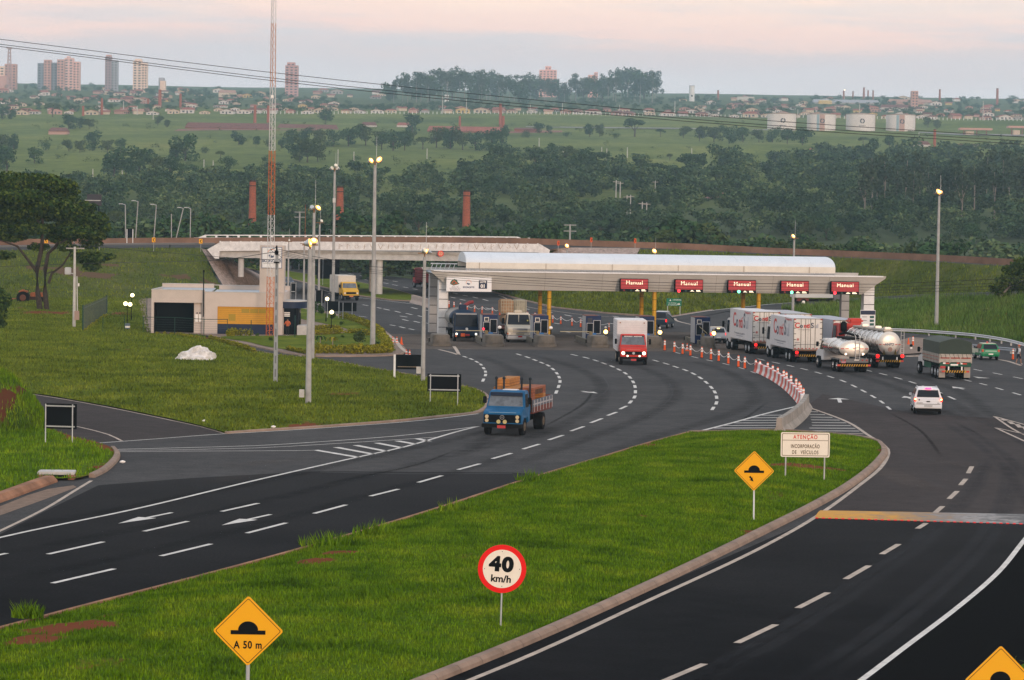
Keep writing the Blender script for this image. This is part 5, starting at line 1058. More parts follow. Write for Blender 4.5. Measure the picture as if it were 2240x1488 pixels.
LET(t, '40', rr*.80, BLACK, TM(.0, zc+rr*.17), sx=1.12, bold=rr*.045, sp=1.15); LET(t, 'km/h', rr*.40, BLACK, TM(-.01, zc-rr*.42), sx=1.05, bold=rr*.012)
mb = MB()
for a in range(4): mb.disc((.02+rr*.72*math.sin(a*math.pi/2), -.02, zc+rr*.72*math.cos(a*math.pi/2)), rr*.018, 'y', n=8, t=.004)
mb.build('bolts', UNDER, t)
p = G(1760, 1050, .2); s = scale_at(p); t = thing('attention_sign', 'white notice board reading ATENÇÃO on two posts at the median tip', 'road sign', p, 0); hw = 53.5/s; z0, z1 = 50/s, 104/s; zc = (z0+z1)/2
def rrect(hw, hh, r): return [(cx_+r*math.cos(a), cy_+r*math.sin(a)) for cx_, cy_, a0_ in ((hw-r, hh-r, 0), (-hw+r, hh-r, 1), (-hw+r, -hh+r, 2), (hw-r, -hh+r, 3)) for a in np.linspace(a0_*math.pi/2, a0_*math.pi/2+math.pi/2, 5)]
CRS = m_('sign_cream', ())
hh2 = (z1-z0)/2; mb = MB(); mb.prism([(x, z+zc) for x, z in rrect(hw, hh2, .08)], -.015, .015, 'y'); mb.build('panel', CRS, t)
mb = MB(); fb = .055
A = rrect(hw-fb, hh2-fb, .05); B = rrect(hw-fb-.03, hh2-fb-.03, .04); n = len(A); mb.add([(x, -.018, z+zc) for x, z in A] + [(x, -.018, z+zc) for x, z in B], [(i, (i+1) % n, n+(i+1) % n, n+i) for i in range(n)])
mb.box(-hw+fb, hw-fb, -.0185, -.0155, zc+.20, zc+.225); BRN = m_('border_brown', (.20, .14, .08), .6); mb.build('border_line', BRN, t)
LET(t, 'ATENÇÃO', .27, m_('letter_red', (.62, .02, .01), .5), FMY(0, -.019, zc+.365), sx=.78, bold=.004, sp=1.25)
LB = m_('letter_brown', (.12, .075, .03), .6)
LET(t, 'INCORPORAÇÃO', .25, LB, FMY(0, -.018, zc-.08), sx=.62, bold=.005, sp=1.18); LET(t, 'DE   VEÍCULOS', .25, LB, FMY(0, -.018, zc-.37), sx=.64, bold=.005, sp=1.22)
for u in (1718, 1803): x = (u-1760)/s; mb = MB(); mb.cyl((x, .05, -.2), (x, .05, z0+.4), .035, .035, 8); mb.build('post', CONCL, t)
def jersey(mb, pts, h, wb=.32, wt=.11, mi=0):
    pts = [Vector(p) for p in pts]; secs = []
    for i, p in enumerate(pts):
        d = pts[min(i+1, len(pts)-1)] - pts[max(i-1, 0)]; d.z = 0; d.normalize(); n = Vector((-d.y, d.x, 0)); q = lambda o, z: (p.x+n.x*o, p.y+n.y*o, p.z+z)
        secs.append([q(-wb, 0), q(-wb*.92, h*.1), q(-wt*1.25, h*.42), q(-wt, h), q(wt, h), q(wt*1.25, h*.42), q(wb*.92, h*.1), q(wb, 0)])
    mb.loft(secs, mi, False)
t = thing('concrete_barrier', 'grey concrete traffic barrier on the striped median nose', 'barrier'); mb = MB(); jersey(mb, catmull([G(u, v) for u, v in [(1704, 949), (1722, 938), (1742, 922), (1757, 906), (1764, 893)]], .6), .93, .42, .15); mb.build('barrier_body', m_('barrier_concrete', (.30, .265, .225), .85, noise=.3, nscale=.8, bump=.2), t)
t = thing('concrete_barrier', 'pale concrete barrier at the end of the far grass strip', 'barrier'); mb = MB(); jersey(mb, [G(u, v) for u, v in [(902, 662), (925, 668), (950, 676)]], 1.0, .4, .14); mb.build('barrier_body', m_('barrier_pale', (.45, .36, .30), .8, noise=.15), t)
PB = catmull([G(u, v) for u, v in [(1655, 813), (1675, 822), (1697, 834), (1716, 847), (1732, 861), (1746, 876), (1756, 889)]], .3)
seg = [0.0]
for a, b in zip(PB, PB[1:]): seg.append(seg[-1] + (b-a).length)
def along(s):
    i = int(np.clip(np.searchsorted(seg, s)-1, 0, len(PB)-2)); return PB[i].lerp(PB[i+1], (s-seg[i])/(seg[i+1]-seg[i]))
PW, PR = m_('plastic_white', (.70, .65, .62), .5), m_('plastic_red', (.55, .08, .05), .5); nb_ = 26; L_ = seg[-1]/nb_
for i in range(nb_):
    a, b = along(i*L_+.02), along((i+1)*L_-.02); c = 'red' if i % 2 == 0 else 'white'
    t = thing('plastic_barrier', f'{ORD[i]} water-filled barrier from the toll end, a {c} one in the curved line', 'barrier', a, 0, 'red and white plastic barriers'); mb = MB(); jersey(mb, [Vector((0, 0, 0)), b-a], .75, .26, .12); mb.build('barrier_body', PR if c == 'red' else PW, t)
def guard(name, label, pix, z, h, mt=STEEL, step=4.0, zoff=None):
    pts = catmull([G(u, v, z) for u, v in pix], .8); t = thing(name, label, 'guardrail')
    secs = []
    for i, p in enumerate(pts):
        d = pts[min(i+1, len(pts)-1)] - pts[max(i-1, 0)]; d.z = 0; d.normalize(); n = Vector((-d.y, d.x, 0)); q = lambda o, zz_: (p.x+n.x*o, p.y+n.y*o, p.z+zz_)
        secs.append([q(-.04, h-.32), q(-.09, h-.26), q(-.02, h-.17), q(-.09, h-.06), q(-.04, h), q(.0, h-.06), q(.04, h-.17), q(0, h-.26)])
    mb = MB(); mb.loft(secs, 0, False); mb.build('rail_beam', mt, t)
    acc = 0
    for i in range(1, len(pts)):
        acc += (pts[i]-pts[i-1]).length
        if acc > step: acc = 0; mb = MB(); p = pts[i]; mb.box(p.x-.07, p.x+.07, p.y+.04, p.y+.2, p.z-.1, p.z+h-.05); mb.build('rail_post', CONCL, t)
guard('guardrail', 'long curved steel guardrail in front of the tall weeds', [(1950, 731), (2000, 733), (2047, 736), (2110, 741), (2166, 748), (2200, 754), (2242, 765), (2330, 790)], 0, .62, m_('new_guardrail', (.62, .61, .60), .4, .4))
guard('guardrail', 'short grey guardrail just behind the green car', [(2128, 766), (2170, 770), (2222, 775)], 0, .55, m_('grey_guardrail', (.34, .36, .38), .5, .3), 3)
sheet('traffic_island', [(1990, 740), (2060, 744), (2120, 755), (2150, 764), (2090, 770), (2010, 775), (1965, 778), (1968, 748)], .11, PAVE)
mb = MB(); kerb(mb, pl([(2235, 800), (2190, 788), (2120, 780), (2040, 779), (1980, 780)], 1), .18, .05, 1); struct(mb.build('kerb_traffic_island', MARKW))
def delineator(i, u, v, lb, grp):
    t = thing('delineator_post', lb, 'traffic post', G(u, v), 0, grp); mb = MB(); mb.cyl((0, 0, 0), (0, 0, .04), .17, .15, 12); mb.build('base', UNDER, t)
    mb = MB(); mb.cyl((0, 0, .04), (0, 0, .92), .105, .075, 12); mb.ball((0, 0, .92), .07, sub=1); mb.build('post', ORG, t)
    for z in (.52, .74): mb = MB(); mb.cyl((0, 0, z), (0, 0, z+.15), .098-.028*(z-.5), .094-.028*(z-.5), 12); mb.build('reflective_band', REFL, t)
    return t
DF = [(1444, 761), (1454, 767), (1475, 771), (1493, 775), (1510, 778.5), (1535, 783), (1555, 787), (1572, 790.5), (1593, 796), (1615, 803), (1629, 806.5), (1653, 813)]
d0 = delineator(0, *DF[0], 'first orange delineator post of the front line, at the toll island nose', 'orange posts dividing the front lanes')
for i in range(1, 12): dup(d0, G(*DF[i]), None, f'{ORD[i]} orange delineator post of the front line, counted from the toll island')
DP_ = [(1662, 816), (1679, 819), (1690, 826), (1701, 831), (1714, 838), (1720, 842), (1730, 849), (1741, 857), (1748, 865), (1751, 871), (1757, 880)]
for i, (u, v) in enumerate(DP_):
    o = dup(d0, G(u, v), None, f'{ORD[i]} orange delineator post standing behind the plastic barriers, from the toll'); o['group'] = 'orange posts behind the plastic barriers'
DB = [(982, 673), (993, 675.5), (1007, 677.5), (1022, 680.5), (1038, 683.5), (1054.5, 686), (1077, 688), (1093, 690), (1154, 699), (1170, 701), (1209, 706.5), (1226.5, 709.5), (1251, 713), (1270, 716), (1332, 725)]
for i, (u, v) in enumerate(DB):
    o = dup(d0, G(u, v), None, f'{ORD[i]} orange delineator post of the back line, counted from the white column'); o['group'] = 'orange posts behind the toll booths'; o.scale = (.9,)*3
for u, v, lb in ((1997, 758, 'orange delineator post on the traffic island behind the tarpaulin truck'), (2215.6, 787, 'orange delineator post beside the walking man')): o = dup(d0, G(u, v), None, lb); o['group'] = 'orange posts by the traffic island'
def chain(label, pts):
    mb = MB()
    for a, b in zip(pts, pts[1:]):
        q = [G(*a).lerp(G(*b), t) + Vector((0, 0, .82 - .35*math.sin(math.pi*t))) for t in np.linspace(0, 1, 7)]
        mb.tube(q, .022, 4)
    tag(mb.build('plastic_chain', REFL), label, 'chain')
chain('white plastic chain hanging between the front orange posts', DF[2:]); chain('white plastic chain hanging between the back orange posts', DB[2:])
CW = m_('cone_white', (.70, .68, .66), .5)
def cone(u, v, lb, h=.72, gone=False):
    t = thing('traffic_cone', lb, 'traffic cone', G(u, v), 0, 'traffic cones'); mb = MB(); mb.box(-.19, .19, -.19, .19, 0, .05, bev=.01); mb.build('base', ORG, t)
    rad = lambda z: .15 - .12*z/h
    for k, (a, b) in enumerate(((.05, .2), (.2, .33), (.33, .46), (.46, .58), (.58, h))):
        mb = MB(); mb.cyl((0, 0, a), (0, 0, b), rad(a), rad(b), 12, caps=(k == 4)); mb.build('cone_band', CW if k in (1, 3) and not gone else ORG, t)
for u, v, lb, g_ in ((859, 753, 'striped traffic cone beside the left kerb, first of the row of three', 0), (868, 753.5, 'striped traffic cone in the middle of the row of three', 0), (878, 754, 'plain orange traffic cone ending the row of three', 1), (889, 783, 'orange cone peeping over the black sign', 0), (896, 784, 'white banded cone peeping over the black sign', 0), (1503, 768, 'striped cone standing alone behind the front posts', 0), (1987, 756, 'pale orange cone on the traffic island', 1)): cone(u, v, lb, gone=bool(g_))
t = thing('small_marker', 'tiny black and white marker on the traffic island', 'marker', G(1993, 766)); mb = MB(); mb.cyl((0, 0, 0), (0, 0, .3), .1, .12, 8); mb.build('marker_foot', REFL, t); mb = MB(); mb.ball((0, 0, .42), .17, sub=1); mb.build('marker_head', BLACK, t)
p = G(125, 1049); t = thing('drain_inlet', 'concrete kerb inlet slab with a dark opening on the verge', 'drain', p, R(4)); s = scale_at(p)
mb = MB(); mb.box(-.92, .80, -.05, 1.1, .22, .36, bev=.02); mb.build('slab', CONCL, t); mb = MB(); mb.box(-.62, .5, -.18, .9, .01, .21); mb.build('opening', BLACK, t); mb = MB(); mb.box(-.95, -.6, -.35, .9, 0, .215, bev=.05); mb.box(.46, .85, -.2, .9, 0, .215, bev=.05); mb.build('cheeks', KERBR, t)
sheet('gutter', [(-80, 1155), (0, 1108), (60, 1084), (105, 1070), (160, 1062), (168, 1066), (100, 1092), (0, 1128), (-80, 1175)], .007, m_('gutter_earth', (.20, .135, .095), .9, noise=.3))
for u, v, lb in ((598, 936, 'white paper scrap near the lawn edge by the tall pole'), (752, 879, 'white plastic scrap lying in the middle lawn'), (162, 756, 'white scrap far out on the lawn'), (447, 923, 'small white scrap at the ramp road edge'), (268, 1013, 'pale scrap on the asphalt beside the verge kerb')):
    t = thing('litter', lb, 'litter', G(u, v, .12), 0, 'litter'); mb = MB(); mb.ball((0, 0, .06), .13, sub=1, sc=(1.3, .8, .6)); mb.build('scrap', REFL, t)
p = G(424, 796); s = scale_at(p); t = thing('boulder', 'big white rough boulder lying on the lawn', 'rock', p); bm = bmesh.new(); bmesh.ops.create_icosphere(bm, subdivisions=5, radius=1)
co = np.array([v.co[:] for v in bm.verts]); nn_ = fbm(co[:, 0]*2.2+4, co[:, 1]*2.2+co[:, 2]*2.6+9, 5)
for v, k in zip(bm.verts, nn_):
    c = v.co*(.62+.78*k); x = c.x*1.68; z = max(-.1, c.z)*1.32*(1-.3*max(0, -c.x)); v.co = (x + .15*z, c.y*1.1, z)
mb = MB(); mb.bm(bm, 0, False); mb.build('boulder_rock', m_('white_rock', (.66, .63, .60), .9, noise=.4, nscale=1.6, bump=.5, bscale=5), t)
fg0, fg1 = G(181, 732), G(234, 690.5); n = 24; t = thing('paling_fence', 'dark green paling fence panel slanting beside the pole', 'fence'); mb = MB()
hA, hB = 63/scale_at(fg0), 43/scale_at(fg1)
for i in range(n):
    q = fg0.lerp(fg1, i/(n-1)); h = hA+(hB-hA)*i/(n-1); mb.box(q.x-.035, q.x+.035, q.y-.02, q.y+.02, 0, h)
mb.build('palings', m_('paling_grey_green', (.075, .085, .085), .6), t)
for f in (0, .98): q = fg0.lerp(fg1, f); mb = MB(); mb.box(q.x-.06, q.x+.06, q.y-.05, q.y+.05, 0, (hA+(hB-hA)*f)+.1); mb.build('fence_post', GREENP, t)
mb = MB(); mb.tube([fg0+Vector((0, 0, hA*.9)), fg1+Vector((0, 0, hB*.9))], .025, 4); mb.tube([fg0+Vector((0, 0, .3)), fg1+Vector((0, 0, .3))], .025, 4); mb.build('fence_rail', GREENP, t)
t = thing('wire_fence', 'thin dark green wire fence with posts before the garage', 'fence'); fpx = [(272, 733, 690), (225, 733, 692), (313, 735, 693), (382, 737, 694), (446, 739, 698), (497, 739, 698)]
tops = []
for u, v, tv in fpx: p = G(u, v); h = (v-tv)/scale_at(p); mb = MB(); mb.cyl((p.x, p.y, 0), (p.x, p.y, h), .035, .035, 6); mb.build('fence_post', GREENP, t); tops.append(p + Vector((0, 0, h-.03)))
mb = MB(); mb.tube(tops[2:], .03, 5); mb.build('fence_rail', GREENP, t)
mb = MB()
for k in range(1, 8): mb.tube([q - Vector((0, 0, (q.z)*k/8)) for q in tops[2:]], .008, 3)
mb.build('fence_wires', GREENP, t)
for u, v, tv, lb in ((549, 739, 700, 'lone dark green fence post before the yellow shutters'), (645, 744, 690, 'dark green fence post with a brace before the porch'), (321, 693, 648, 'dark green post standing behind the garage corner')):
    p = G(u, v); t = thing('fence_post', lb, 'post', p, 0, 'lone fence posts'); mb = MB(); mb.cyl((0, 0, 0), (0, 0, (v-tv)/scale_at(p)), .04, .04, 6); mb.build('post_shaft', GREENP, t)
for gl, bu, bv, lb in (([(289, 646)], 287, 704, 'single-globe garden lamp, the higher one beside the garage'), ([(274, 664.5), (284, 666)], 278, 722, 'twin-globe garden lamp beside the bin'), ([(715, 654)], 713, 708, 'globe garden lamp before the square dark sign'), ([(725, 683)], 724.5, 728, 'globe garden lamp nearest the hedge beds')):
    p = G(bu, bv); s = scale_at(p); t = thing('garden_lamp', lb + ', lit yellow', 'garden lamp', p, 0, 'globe garden lamps'); hz = (bv-gl[0][1])/s
    mb = MB(); mb.cyl((0, 0, 0), (0, 0, .6), .07, .06, 8); mb.cyl((0, 0, .6), (0, 0, hz-.2), .04, .03, 8); mb.build('post', BLACK, t)
    if len(gl) > 1: mb = MB(); mb.tube([((gl[0][0]-bu)/s, 0, hz-.22), (0, 0, hz-.45), ((gl[1][0]-bu)/s, 0, hz-.22)], .03, 6); mb.build('lamp_arm', BLACK, t)
    for u, v in gl: mb = MB(); mb.ball(((u-bu)/s, 0, (bv-v)/s), .21); mb.build('globe', GLOBE, t); mb = MB(); mb.cyl(((u-bu)/s, 0, (bv-v)/s-.28), ((u-bu)/s, 0, (bv-v)/s-.19), .08, .1, 8); mb.build('globe_collar', BLACK, t)
p = G(279, 727); t = thing('litter_bin', 'small blue and white bin on a stand in the office garden', 'bin', p); mb = MB(); mb.cyl((0, 0, .35), (0, 0, .85), .22, .25, 12); mb.build('bin_body', m_('bin_blue_grey', (.12, .16, .20), .5), t); mb = MB(); mb.cyl((0, 0, .45), (0, 0, .62), .245, .255, 12); mb.build('bin_band', REFL, t); mb = MB(); mb.box(-.04, .04, -.04, .04, 0, .36); mb.build('bin_stand', UNDER, t)
BRICKM = mat('brick_courses', (.33, .10, .06), .9)
bt = BRICKM.node_tree; bb_ = bt.nodes['Principled BSDF']; ck = NN(bt, 'ShaderNodeTexBrick'); co_ = NN(bt, 'ShaderNodeTexCoord'); mp_ = NN(bt, 'ShaderNodeMapping'); mp_.inputs['Rotation'].default_value = (R(90), 0, 0)
bt.links.new(co_.outputs['Object'], mp_.inputs[0]); bt.links.new(mp_.outputs[0], ck.inputs[0]); ck.inputs['Color1'].default_value = (.36, .095, .05, 1); ck.inputs['Color2'].default_value = (.24, .075, .045, 1); ck.inputs['Mortar'].default_value = (.30, .17, .12, 1); ck.inputs['Scale'].default_value = 1.6; ck.inputs['Mortar Size'].default_value = .01
bt.links.new(ck.outputs[0], bb_.inputs['Base Color'])
def chimney(label, u, tv, Y, wt, wb, zbase, mt=BRICKM, sooty=True, grp='brick chimneys'):
    q = P3(u, tv, Y); t = thing('brick_chimney', label, 'chimney', (q.x, q.y, zbase), 0, grp); h = q.z-zbase; sc = FPX/Y; rt, rb = wt/sc/2, wb/sc/2
    mb = MB(); mb.cyl((0, 0, 0), (0, 0, h), rb, rt, 16); mb.build('shaft', mt, t)
    mb = MB(); mb.cyl((0, 0, h-.9), (0, 0, h-.7), rt*1.06, rt*1.1, 16); mb.cyl((0, 0, h), (0, 0, h+.32), rt*1.02, rt*.96, 16); mb.build('rim', RUST if sooty else mt, t)
chimney('tall brick chimney behind the bridge by the lattice mast', 553, 398, 600, 14, 20, -.4); chimney('brick chimney rising beside the tall garden floodlight pole', 744, 411, 600, 14, 23, -.4); chimney('brick chimney with a sooty rim above the white canopy', 1021, 420, 600, 15, 21, -.4)
def vehicle(name, label, cat, u, v, at_y, deg, z=0.0, grp='trucks and cars at the toll plaza'):
    g = G(u, v, z); a = R(deg); t = thing(name, label, cat, (g.x + math.sin(a)*at_y, g.y - math.cos(a)*at_y, z), a, grp); return t
def wheels(t, ys, hw, r=.5, wd=.26, rim=STEEL, dual=(), tm=DARK):
    for y in ys:
        for s in (-1, 1):
            w2 = wd*2 if y in dual else wd; x = s*(hw - w2/2)
            mb = MB(); mb.cyl((x-w2/2, y, r), (x+w2/2, y, r), r, r, 20); o = mb.build('wheel', tm, t)
            mb = MB(); xo = x + s*(w2/2); mb.cyl((xo-s*.03, y, r), (xo+s*.012, y, r), r*.58, r*.5, 14); mb.cyl((xo, y, r), (xo+s*.05, y, r), r*.2, r*.16, 10); mb.build('rim', rim, o)
def pane(t, nm, pts, mt, th=.012):
    mb = MB(); mb.quad(*pts, t=th); return mb.build(nm, mt, t)
def lamps(t, nm, items, mt, r=.1, ax='y', d=.03, n=14):
    for x, y, z in items: mb = MB(); mb.disc((x, y, z), r, ax, n=n, t=d); mb.build(nm, mt, t)
def bxp(t, nm, mt, *b, bev=0.0): mb = MB(); mb.box(*b, bev=bev); return mb.build(nm, mt, t)
def mirror(t, x, y, z, s, w=.11, h=.2): mb = MB(); mb.box(x-w, x+w, y-.05, y+.05, z-h, z+h, bev=.03); mb.tube([(x, y, z), (x - s*.22, y-.05, z+.05)], .02, 5); mb.build('wing_mirror', BLACK, t)
def bonnet_cab(t, y0, hw, body, glass=GLASSL, nose=.0, grille=True, hz=1.0, top=2.46, vis=True, roofm=None):
    tap = lambda x, y, z: (x*(1-.11*max(0, z-1.5)) * (1-.04*max(0, y-(y0-.5))), y, z)
    n = nose
    pr = [(0, .62), (0.02, 1.22), (-.06, 1.38), (-.3, 1.46), (-.80-n, 1.60), (-1.14-n, top-.12), (-1.3-n, top), (-2.05-n, top), (-2.16-n, top-.14), (-2.2-n, 1.5), (-2.2-n, .72), (-1.62-n*.5, .66), (-1.5-n*.5, .98), (-.72-n*.3, .98), (-.55-n*.3, .62)]
    mb = MB(); mb.prism([(y0+a, b) for a, b in pr], -hw, hw, 'x', bev=.05, fn=tap); c = mb.build('cab', body, t)
    ya, za, yb_, zb2 = y0-.82-n, 1.63, y0-1.11-n, top-.16; wa, wb = hw*.90, hw*.80
    pane(t, 'windscreen', [(wa, ya+.035, za), (-wa, ya+.035, za), (-wb, yb_+.035, zb2), (wb, yb_+.035, zb2)], glass, .015)
    for s in (-1, 1):
        xa, xb = hw*.99, hw*.905
        pts = [(s*xa, y0-1.0-n, 1.58), (s*xa, y0-1.85-n, 1.58), (s*xb, y0-1.85-n, top-.2), (s*xb, y0-1.22-n, top-.2)]
        pane(c, 'side_window', pts if s < 0 else pts[::-1], GLASS, .02)
    if grille: bxp(t, 'grille', BLACK, -hw*.62, hw*.62, y0-.02, y0+.035, .86, 1.13, bev=.01)
    bxp(t, 'bumper', UNDER, -hw*1.03, hw*1.03, y0-.1, y0+.18, .46, .68, bev=.03)
    return c
def flat_cab(t, y0, hw, body, h0=.75, h1=2.75, ln=1.9, glass=GLASS):
    tap = lambda x, y, z: (x*(1-.05*max(0, z-h0-.8)), y, z)
    mb = MB(); mb.prism([(y0, h0), (y0+.02, h0+.85), (y0-.15, h1-.1), (y0-.35, h1), (y0-ln, h1), (y0-ln, h0)], -hw, hw, 'x', bev=.06, fn=tap); c = mb.build('cab', body, t)
    z0, z1 = h0+.88, h1-.2; pane(t, 'windscreen', [(hw*.9, y0+.04, z0), (-hw*.9, y0+.04, z0), (-hw*.84, y0-.09, z1), (hw*.84, y0-.09, z1)], glass, .02)
    for s in (-1, 1):
        pts = [(s*hw*.985, y0-.25, z0), (s*hw*.985, y0-1.2, z0), (s*hw*.94, y0-1.2, z1), (s*hw*.94, y0-.4, z1)]; pane(c, 'side_window', pts if s < 0 else pts[::-1], GLASS, .03)
    bxp(t, 'bumper', UNDER, -hw, hw, y0-.1, y0+.12, .4, h0, bev=.03); return c
def chassis(t, y0, y1, hw=.45, z0=.55, z1=.85): bxp(t, 'chassis', UNDER, -hw, hw, y0, y1, z0, z1)
def rear_bumper(t, y, hw, z=.55, stripes=True):
    o = bxp(t, 'rear_bumper', m_('bumper_yellow', (.50, .27, .03), .6), -hw, hw, y-.06, y+.02, z-.09, z+.09)
    if stripes:
        mb = MB(); k = int(hw*2/.2)
        for i in range(k): x = -hw+i*.2; mb.quad((x, y-.063, z-.09), (x+.1, y-.063, z-.09), (x+.18, y-.063, z+.09), (x+.08, y-.063, z+.09), t=.006)
        mb.build('bumper_stripes', BLACK, o)
    for s in (-1, 1): bxp(t, 'side_reflector', m_('reflector_red', (.55, .05, .03), .4), s*(hw+.12)-.12, s*(hw+.12)+.12, y-.06, y, z-.07, z+.07)
t = vehicle('cargo_truck', 'blue short-nosed truck loaded with crates driving towards the camera', 'truck', 1105, 951, 3.1, 167)
BT = m_('truck_blue', (.006, .095, .22), .4, coat=.2, noise=.2, nscale=2)
c = bonnet_cab(t, 3.9, 1.14, BT, grille=False, top=2.52)
bxp(t, 'grille', BLACK, -1.08, 1.08, 3.88, 3.935, .74, 1.2, bev=.02)
for x in (-.92, .92):
    for z in (1.08, .86): lamps(t, 'headlight', [(x*.97, 3.95, z)], m_('headlamp_yellow', (.60, .48, .28), .3), .105)
for x in (-.17, .2): lamps(t, 'fog_lamp', [(x, 3.97, .80)], m_('fog_lamp_yellow', (.55, .46, .2), .3), .115)
mb = MB(); mb.disc((0, 3.95, 1.05), .13, 'y', n=18, t=.008); o = mb.build('badge_ring', m_('badge_chrome', (.35, .36, .37), .3, .8), t)
mb = MB(); mb.disc((0, 3.96, 1.05), .10, 'y', n=18, t=.008); mb.build('badge_centre', BLACK, o); mb = MB()
for k in range(3): a = R(90+120*k); mb.tube([(0, 3.972, 1.05), (.11*math.cos(a), 3.972, 1.05+.11*math.sin(a))], .012, 4)
mb.build('badge_star', m_('badge_chrome', ()), o)
bxp(t, 'sun_visor', m_('visor_dark', (.015, .025, .05), .5), -.93, .93, 2.72, 3.0, 2.22, 2.42, bev=.03)
bxp(t, 'bonnet_trim', m_('trim_pale_blue', (.25, .38, .5), .4), -.8, .8, 3.86, 3.90, 1.31, 1.335)
bxp(t, 'roof_panel', WHITE, -.5, .35, 1.9, 2.45, 2.52, 2.56, bev=.01)
bxp(t, 'number_plate', PLATE, -.24, .24, 4.09, 4.11, .44, .60)
for s in (-1, 1): mirror(t, s*1.32, 2.7, 1.95, s)
CR = m_('dark_frame', (.02, .025, .03), .7)
for x in (-1.05, -.55, .5, .95): mb = MB(); mb.tube([(x, 1.45, 1.3), (x, 1.45, 3.12)], .06, 6); mb.ball((x, 1.45, 3.14), .11, sub=1); mb.build('exhaust_stack', CR, t)
bxp(t, 'headboard', CR, -1.12, 1.12, 1.38, 1.44, 1.2, 2.0)
chassis(t, -3.7, 3.6)
WD, WD2, WDB = m_('bed_wood_grey', (.13, .145, .17), .7, noise=.3), m_('bed_wood_red', (.16, .045, .03), .7, noise=.4), m_('bed_stripe', (.38, .36, .36), .6)
bxp(t, 'bed_floor', WD2, -1.2, 1.2, -3.9, 1.35, 1.12, 1.24)
for s in (-1, 1):
    o = bxp(t, 'bed_side', WD, s*1.2-.03, s*1.2+.03, -3.9, 1.35, 1.20, 1.92); bxp(o, 'side_stripe', WDB, s*1.245-.012, s*1.245+.012, -3.88, 1.33, 1.62, 1.70); bxp(o, 'side_lower_planks', WD2, s*1.245-.012, s*1.245+.012, -3.88, 1.33, 1.22, 1.5)
    for k in range(7): bxp(o, 'side_stake', WDB, s*1.26-.015, s*1.26+.015, -3.7+k*.8, -3.62+k*.8, 1.22, 1.9)
bxp(t, 'tailboard', WD2, -1.2, 1.2, -3.96, -3.9, 1.2, 1.92)
bxp(t, 'fuel_tank', m_('tank_rust', (.20, .06, .03), .7, noise=.3), .75, 1.12, -.6, .9, .6, 1.1, bev=.06); bxp(t, 'tool_box', WD2, .7, 1.15, -3.6, -3.2, .8, 1.0)
wheels(t, (3.1, -1.9), 1.14, .50, .26, m_('rim_dusty', (.12, .09, .06), .8), dual=(-1.9,))
CRT, CRT2 = m_('crate_wood', (.42, .18, .05), .8, noise=.3, nscale=3), m_('crate_wood_red', (.30, .10, .05), .8, noise=.3, nscale=3); rg = random.Random(5)
nlab = 0
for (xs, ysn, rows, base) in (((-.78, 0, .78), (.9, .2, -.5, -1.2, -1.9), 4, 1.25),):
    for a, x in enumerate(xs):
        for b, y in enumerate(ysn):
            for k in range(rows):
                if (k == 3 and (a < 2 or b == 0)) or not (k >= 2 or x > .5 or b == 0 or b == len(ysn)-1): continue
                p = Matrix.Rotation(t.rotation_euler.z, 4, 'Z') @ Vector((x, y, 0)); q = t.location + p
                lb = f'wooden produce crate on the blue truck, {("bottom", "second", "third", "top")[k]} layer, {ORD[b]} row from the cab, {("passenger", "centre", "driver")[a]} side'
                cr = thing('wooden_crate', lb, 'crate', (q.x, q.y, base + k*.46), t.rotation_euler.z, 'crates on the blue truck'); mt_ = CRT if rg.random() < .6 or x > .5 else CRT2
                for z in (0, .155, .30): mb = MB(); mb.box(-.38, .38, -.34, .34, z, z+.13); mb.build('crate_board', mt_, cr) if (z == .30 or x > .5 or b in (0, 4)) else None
                bxp(cr, 'crate_shade_fill', m_('crate_shade', (.10, .05, .03), .9), -.36, .36, -.32, .32, .01, .42)  # dark inner box paints the shade seen between the boards
t = vehicle('box_truck', 'red short-nosed truck with a white box body leaving the toll', 'truck', 1384, 797.5, 3.0, 181.5)
RT = m_('truck_red', (.50, .028, .016), .4, coat=.4)
bonnet_cab(t, 3.85, 1.12, RT, top=2.5, grille=False); bxp(t, 'grille', BLACK, -.72, .72, 3.85, 3.90, .84, 1.12, bev=.05)
bxp(t, 'wheel_arch_trim', UNDER, -1.16, -1.10, 2.2, 3.85, .6, 1.1, bev=.03); bxp(t, 'wheel_arch_trim', UNDER, 1.10, 1.16, 2.2, 3.85, .6, 1.1, bev=.03)
lamps(t, 'headlight', [(-.86, 3.90, .98), (.86, 3.90, .98)], HLIT, .145); lamps(t, 'fog_lamp', [(-.5, 3.93, .75), (.5, 3.93, .75)], HLIT, .08)
mb = MB(); mb.disc((0, 3.91, .98), .11, 'y', n=16, t=.008); mb.build('badge_ring', GREYP, t)
bxp(t, 'windscreen_banner', BLACK, -.92, .92, 2.755, 2.80, 2.22, 2.40)
mb = MB(); rg = random.Random(2)
for i in range(15):
    if i != 7: mb.box(-.74+i*.1, -.67+i*.1, 2.80, 2.808, 2.265, 2.36)
mb.build('banner_lettering', REFL, t)
bxp(t, 'bonnet_badge_strip', m_('trim_rose', (.55, .2, .17), .4), -.6, .6, 3.83, 3.875, 1.24, 1.275); bxp(t, 'number_plate', PLATE, -.22, .22, 4.02, 4.04, .36, .52)
for x in (-.42, .3): lamps(t, 'cab_seat', [(x, 2.66, 1.98)], m_('seat_grey', (.25, .25, .27), .7), .1)
for s in (-1, 1): mirror(t, s*1.42, 2.8, 1.9, s, .09, .23)
BXW = m_('box_white', (.66, .63, .61), .5, noise=.1, nscale=1.2)
mb = MB(); mb.box(-1.26, 1.26, -3.7, 1.5, 1.0, 3.62, bev=.04); o = mb.build('cargo_box', BXW, t)
mb = MB()
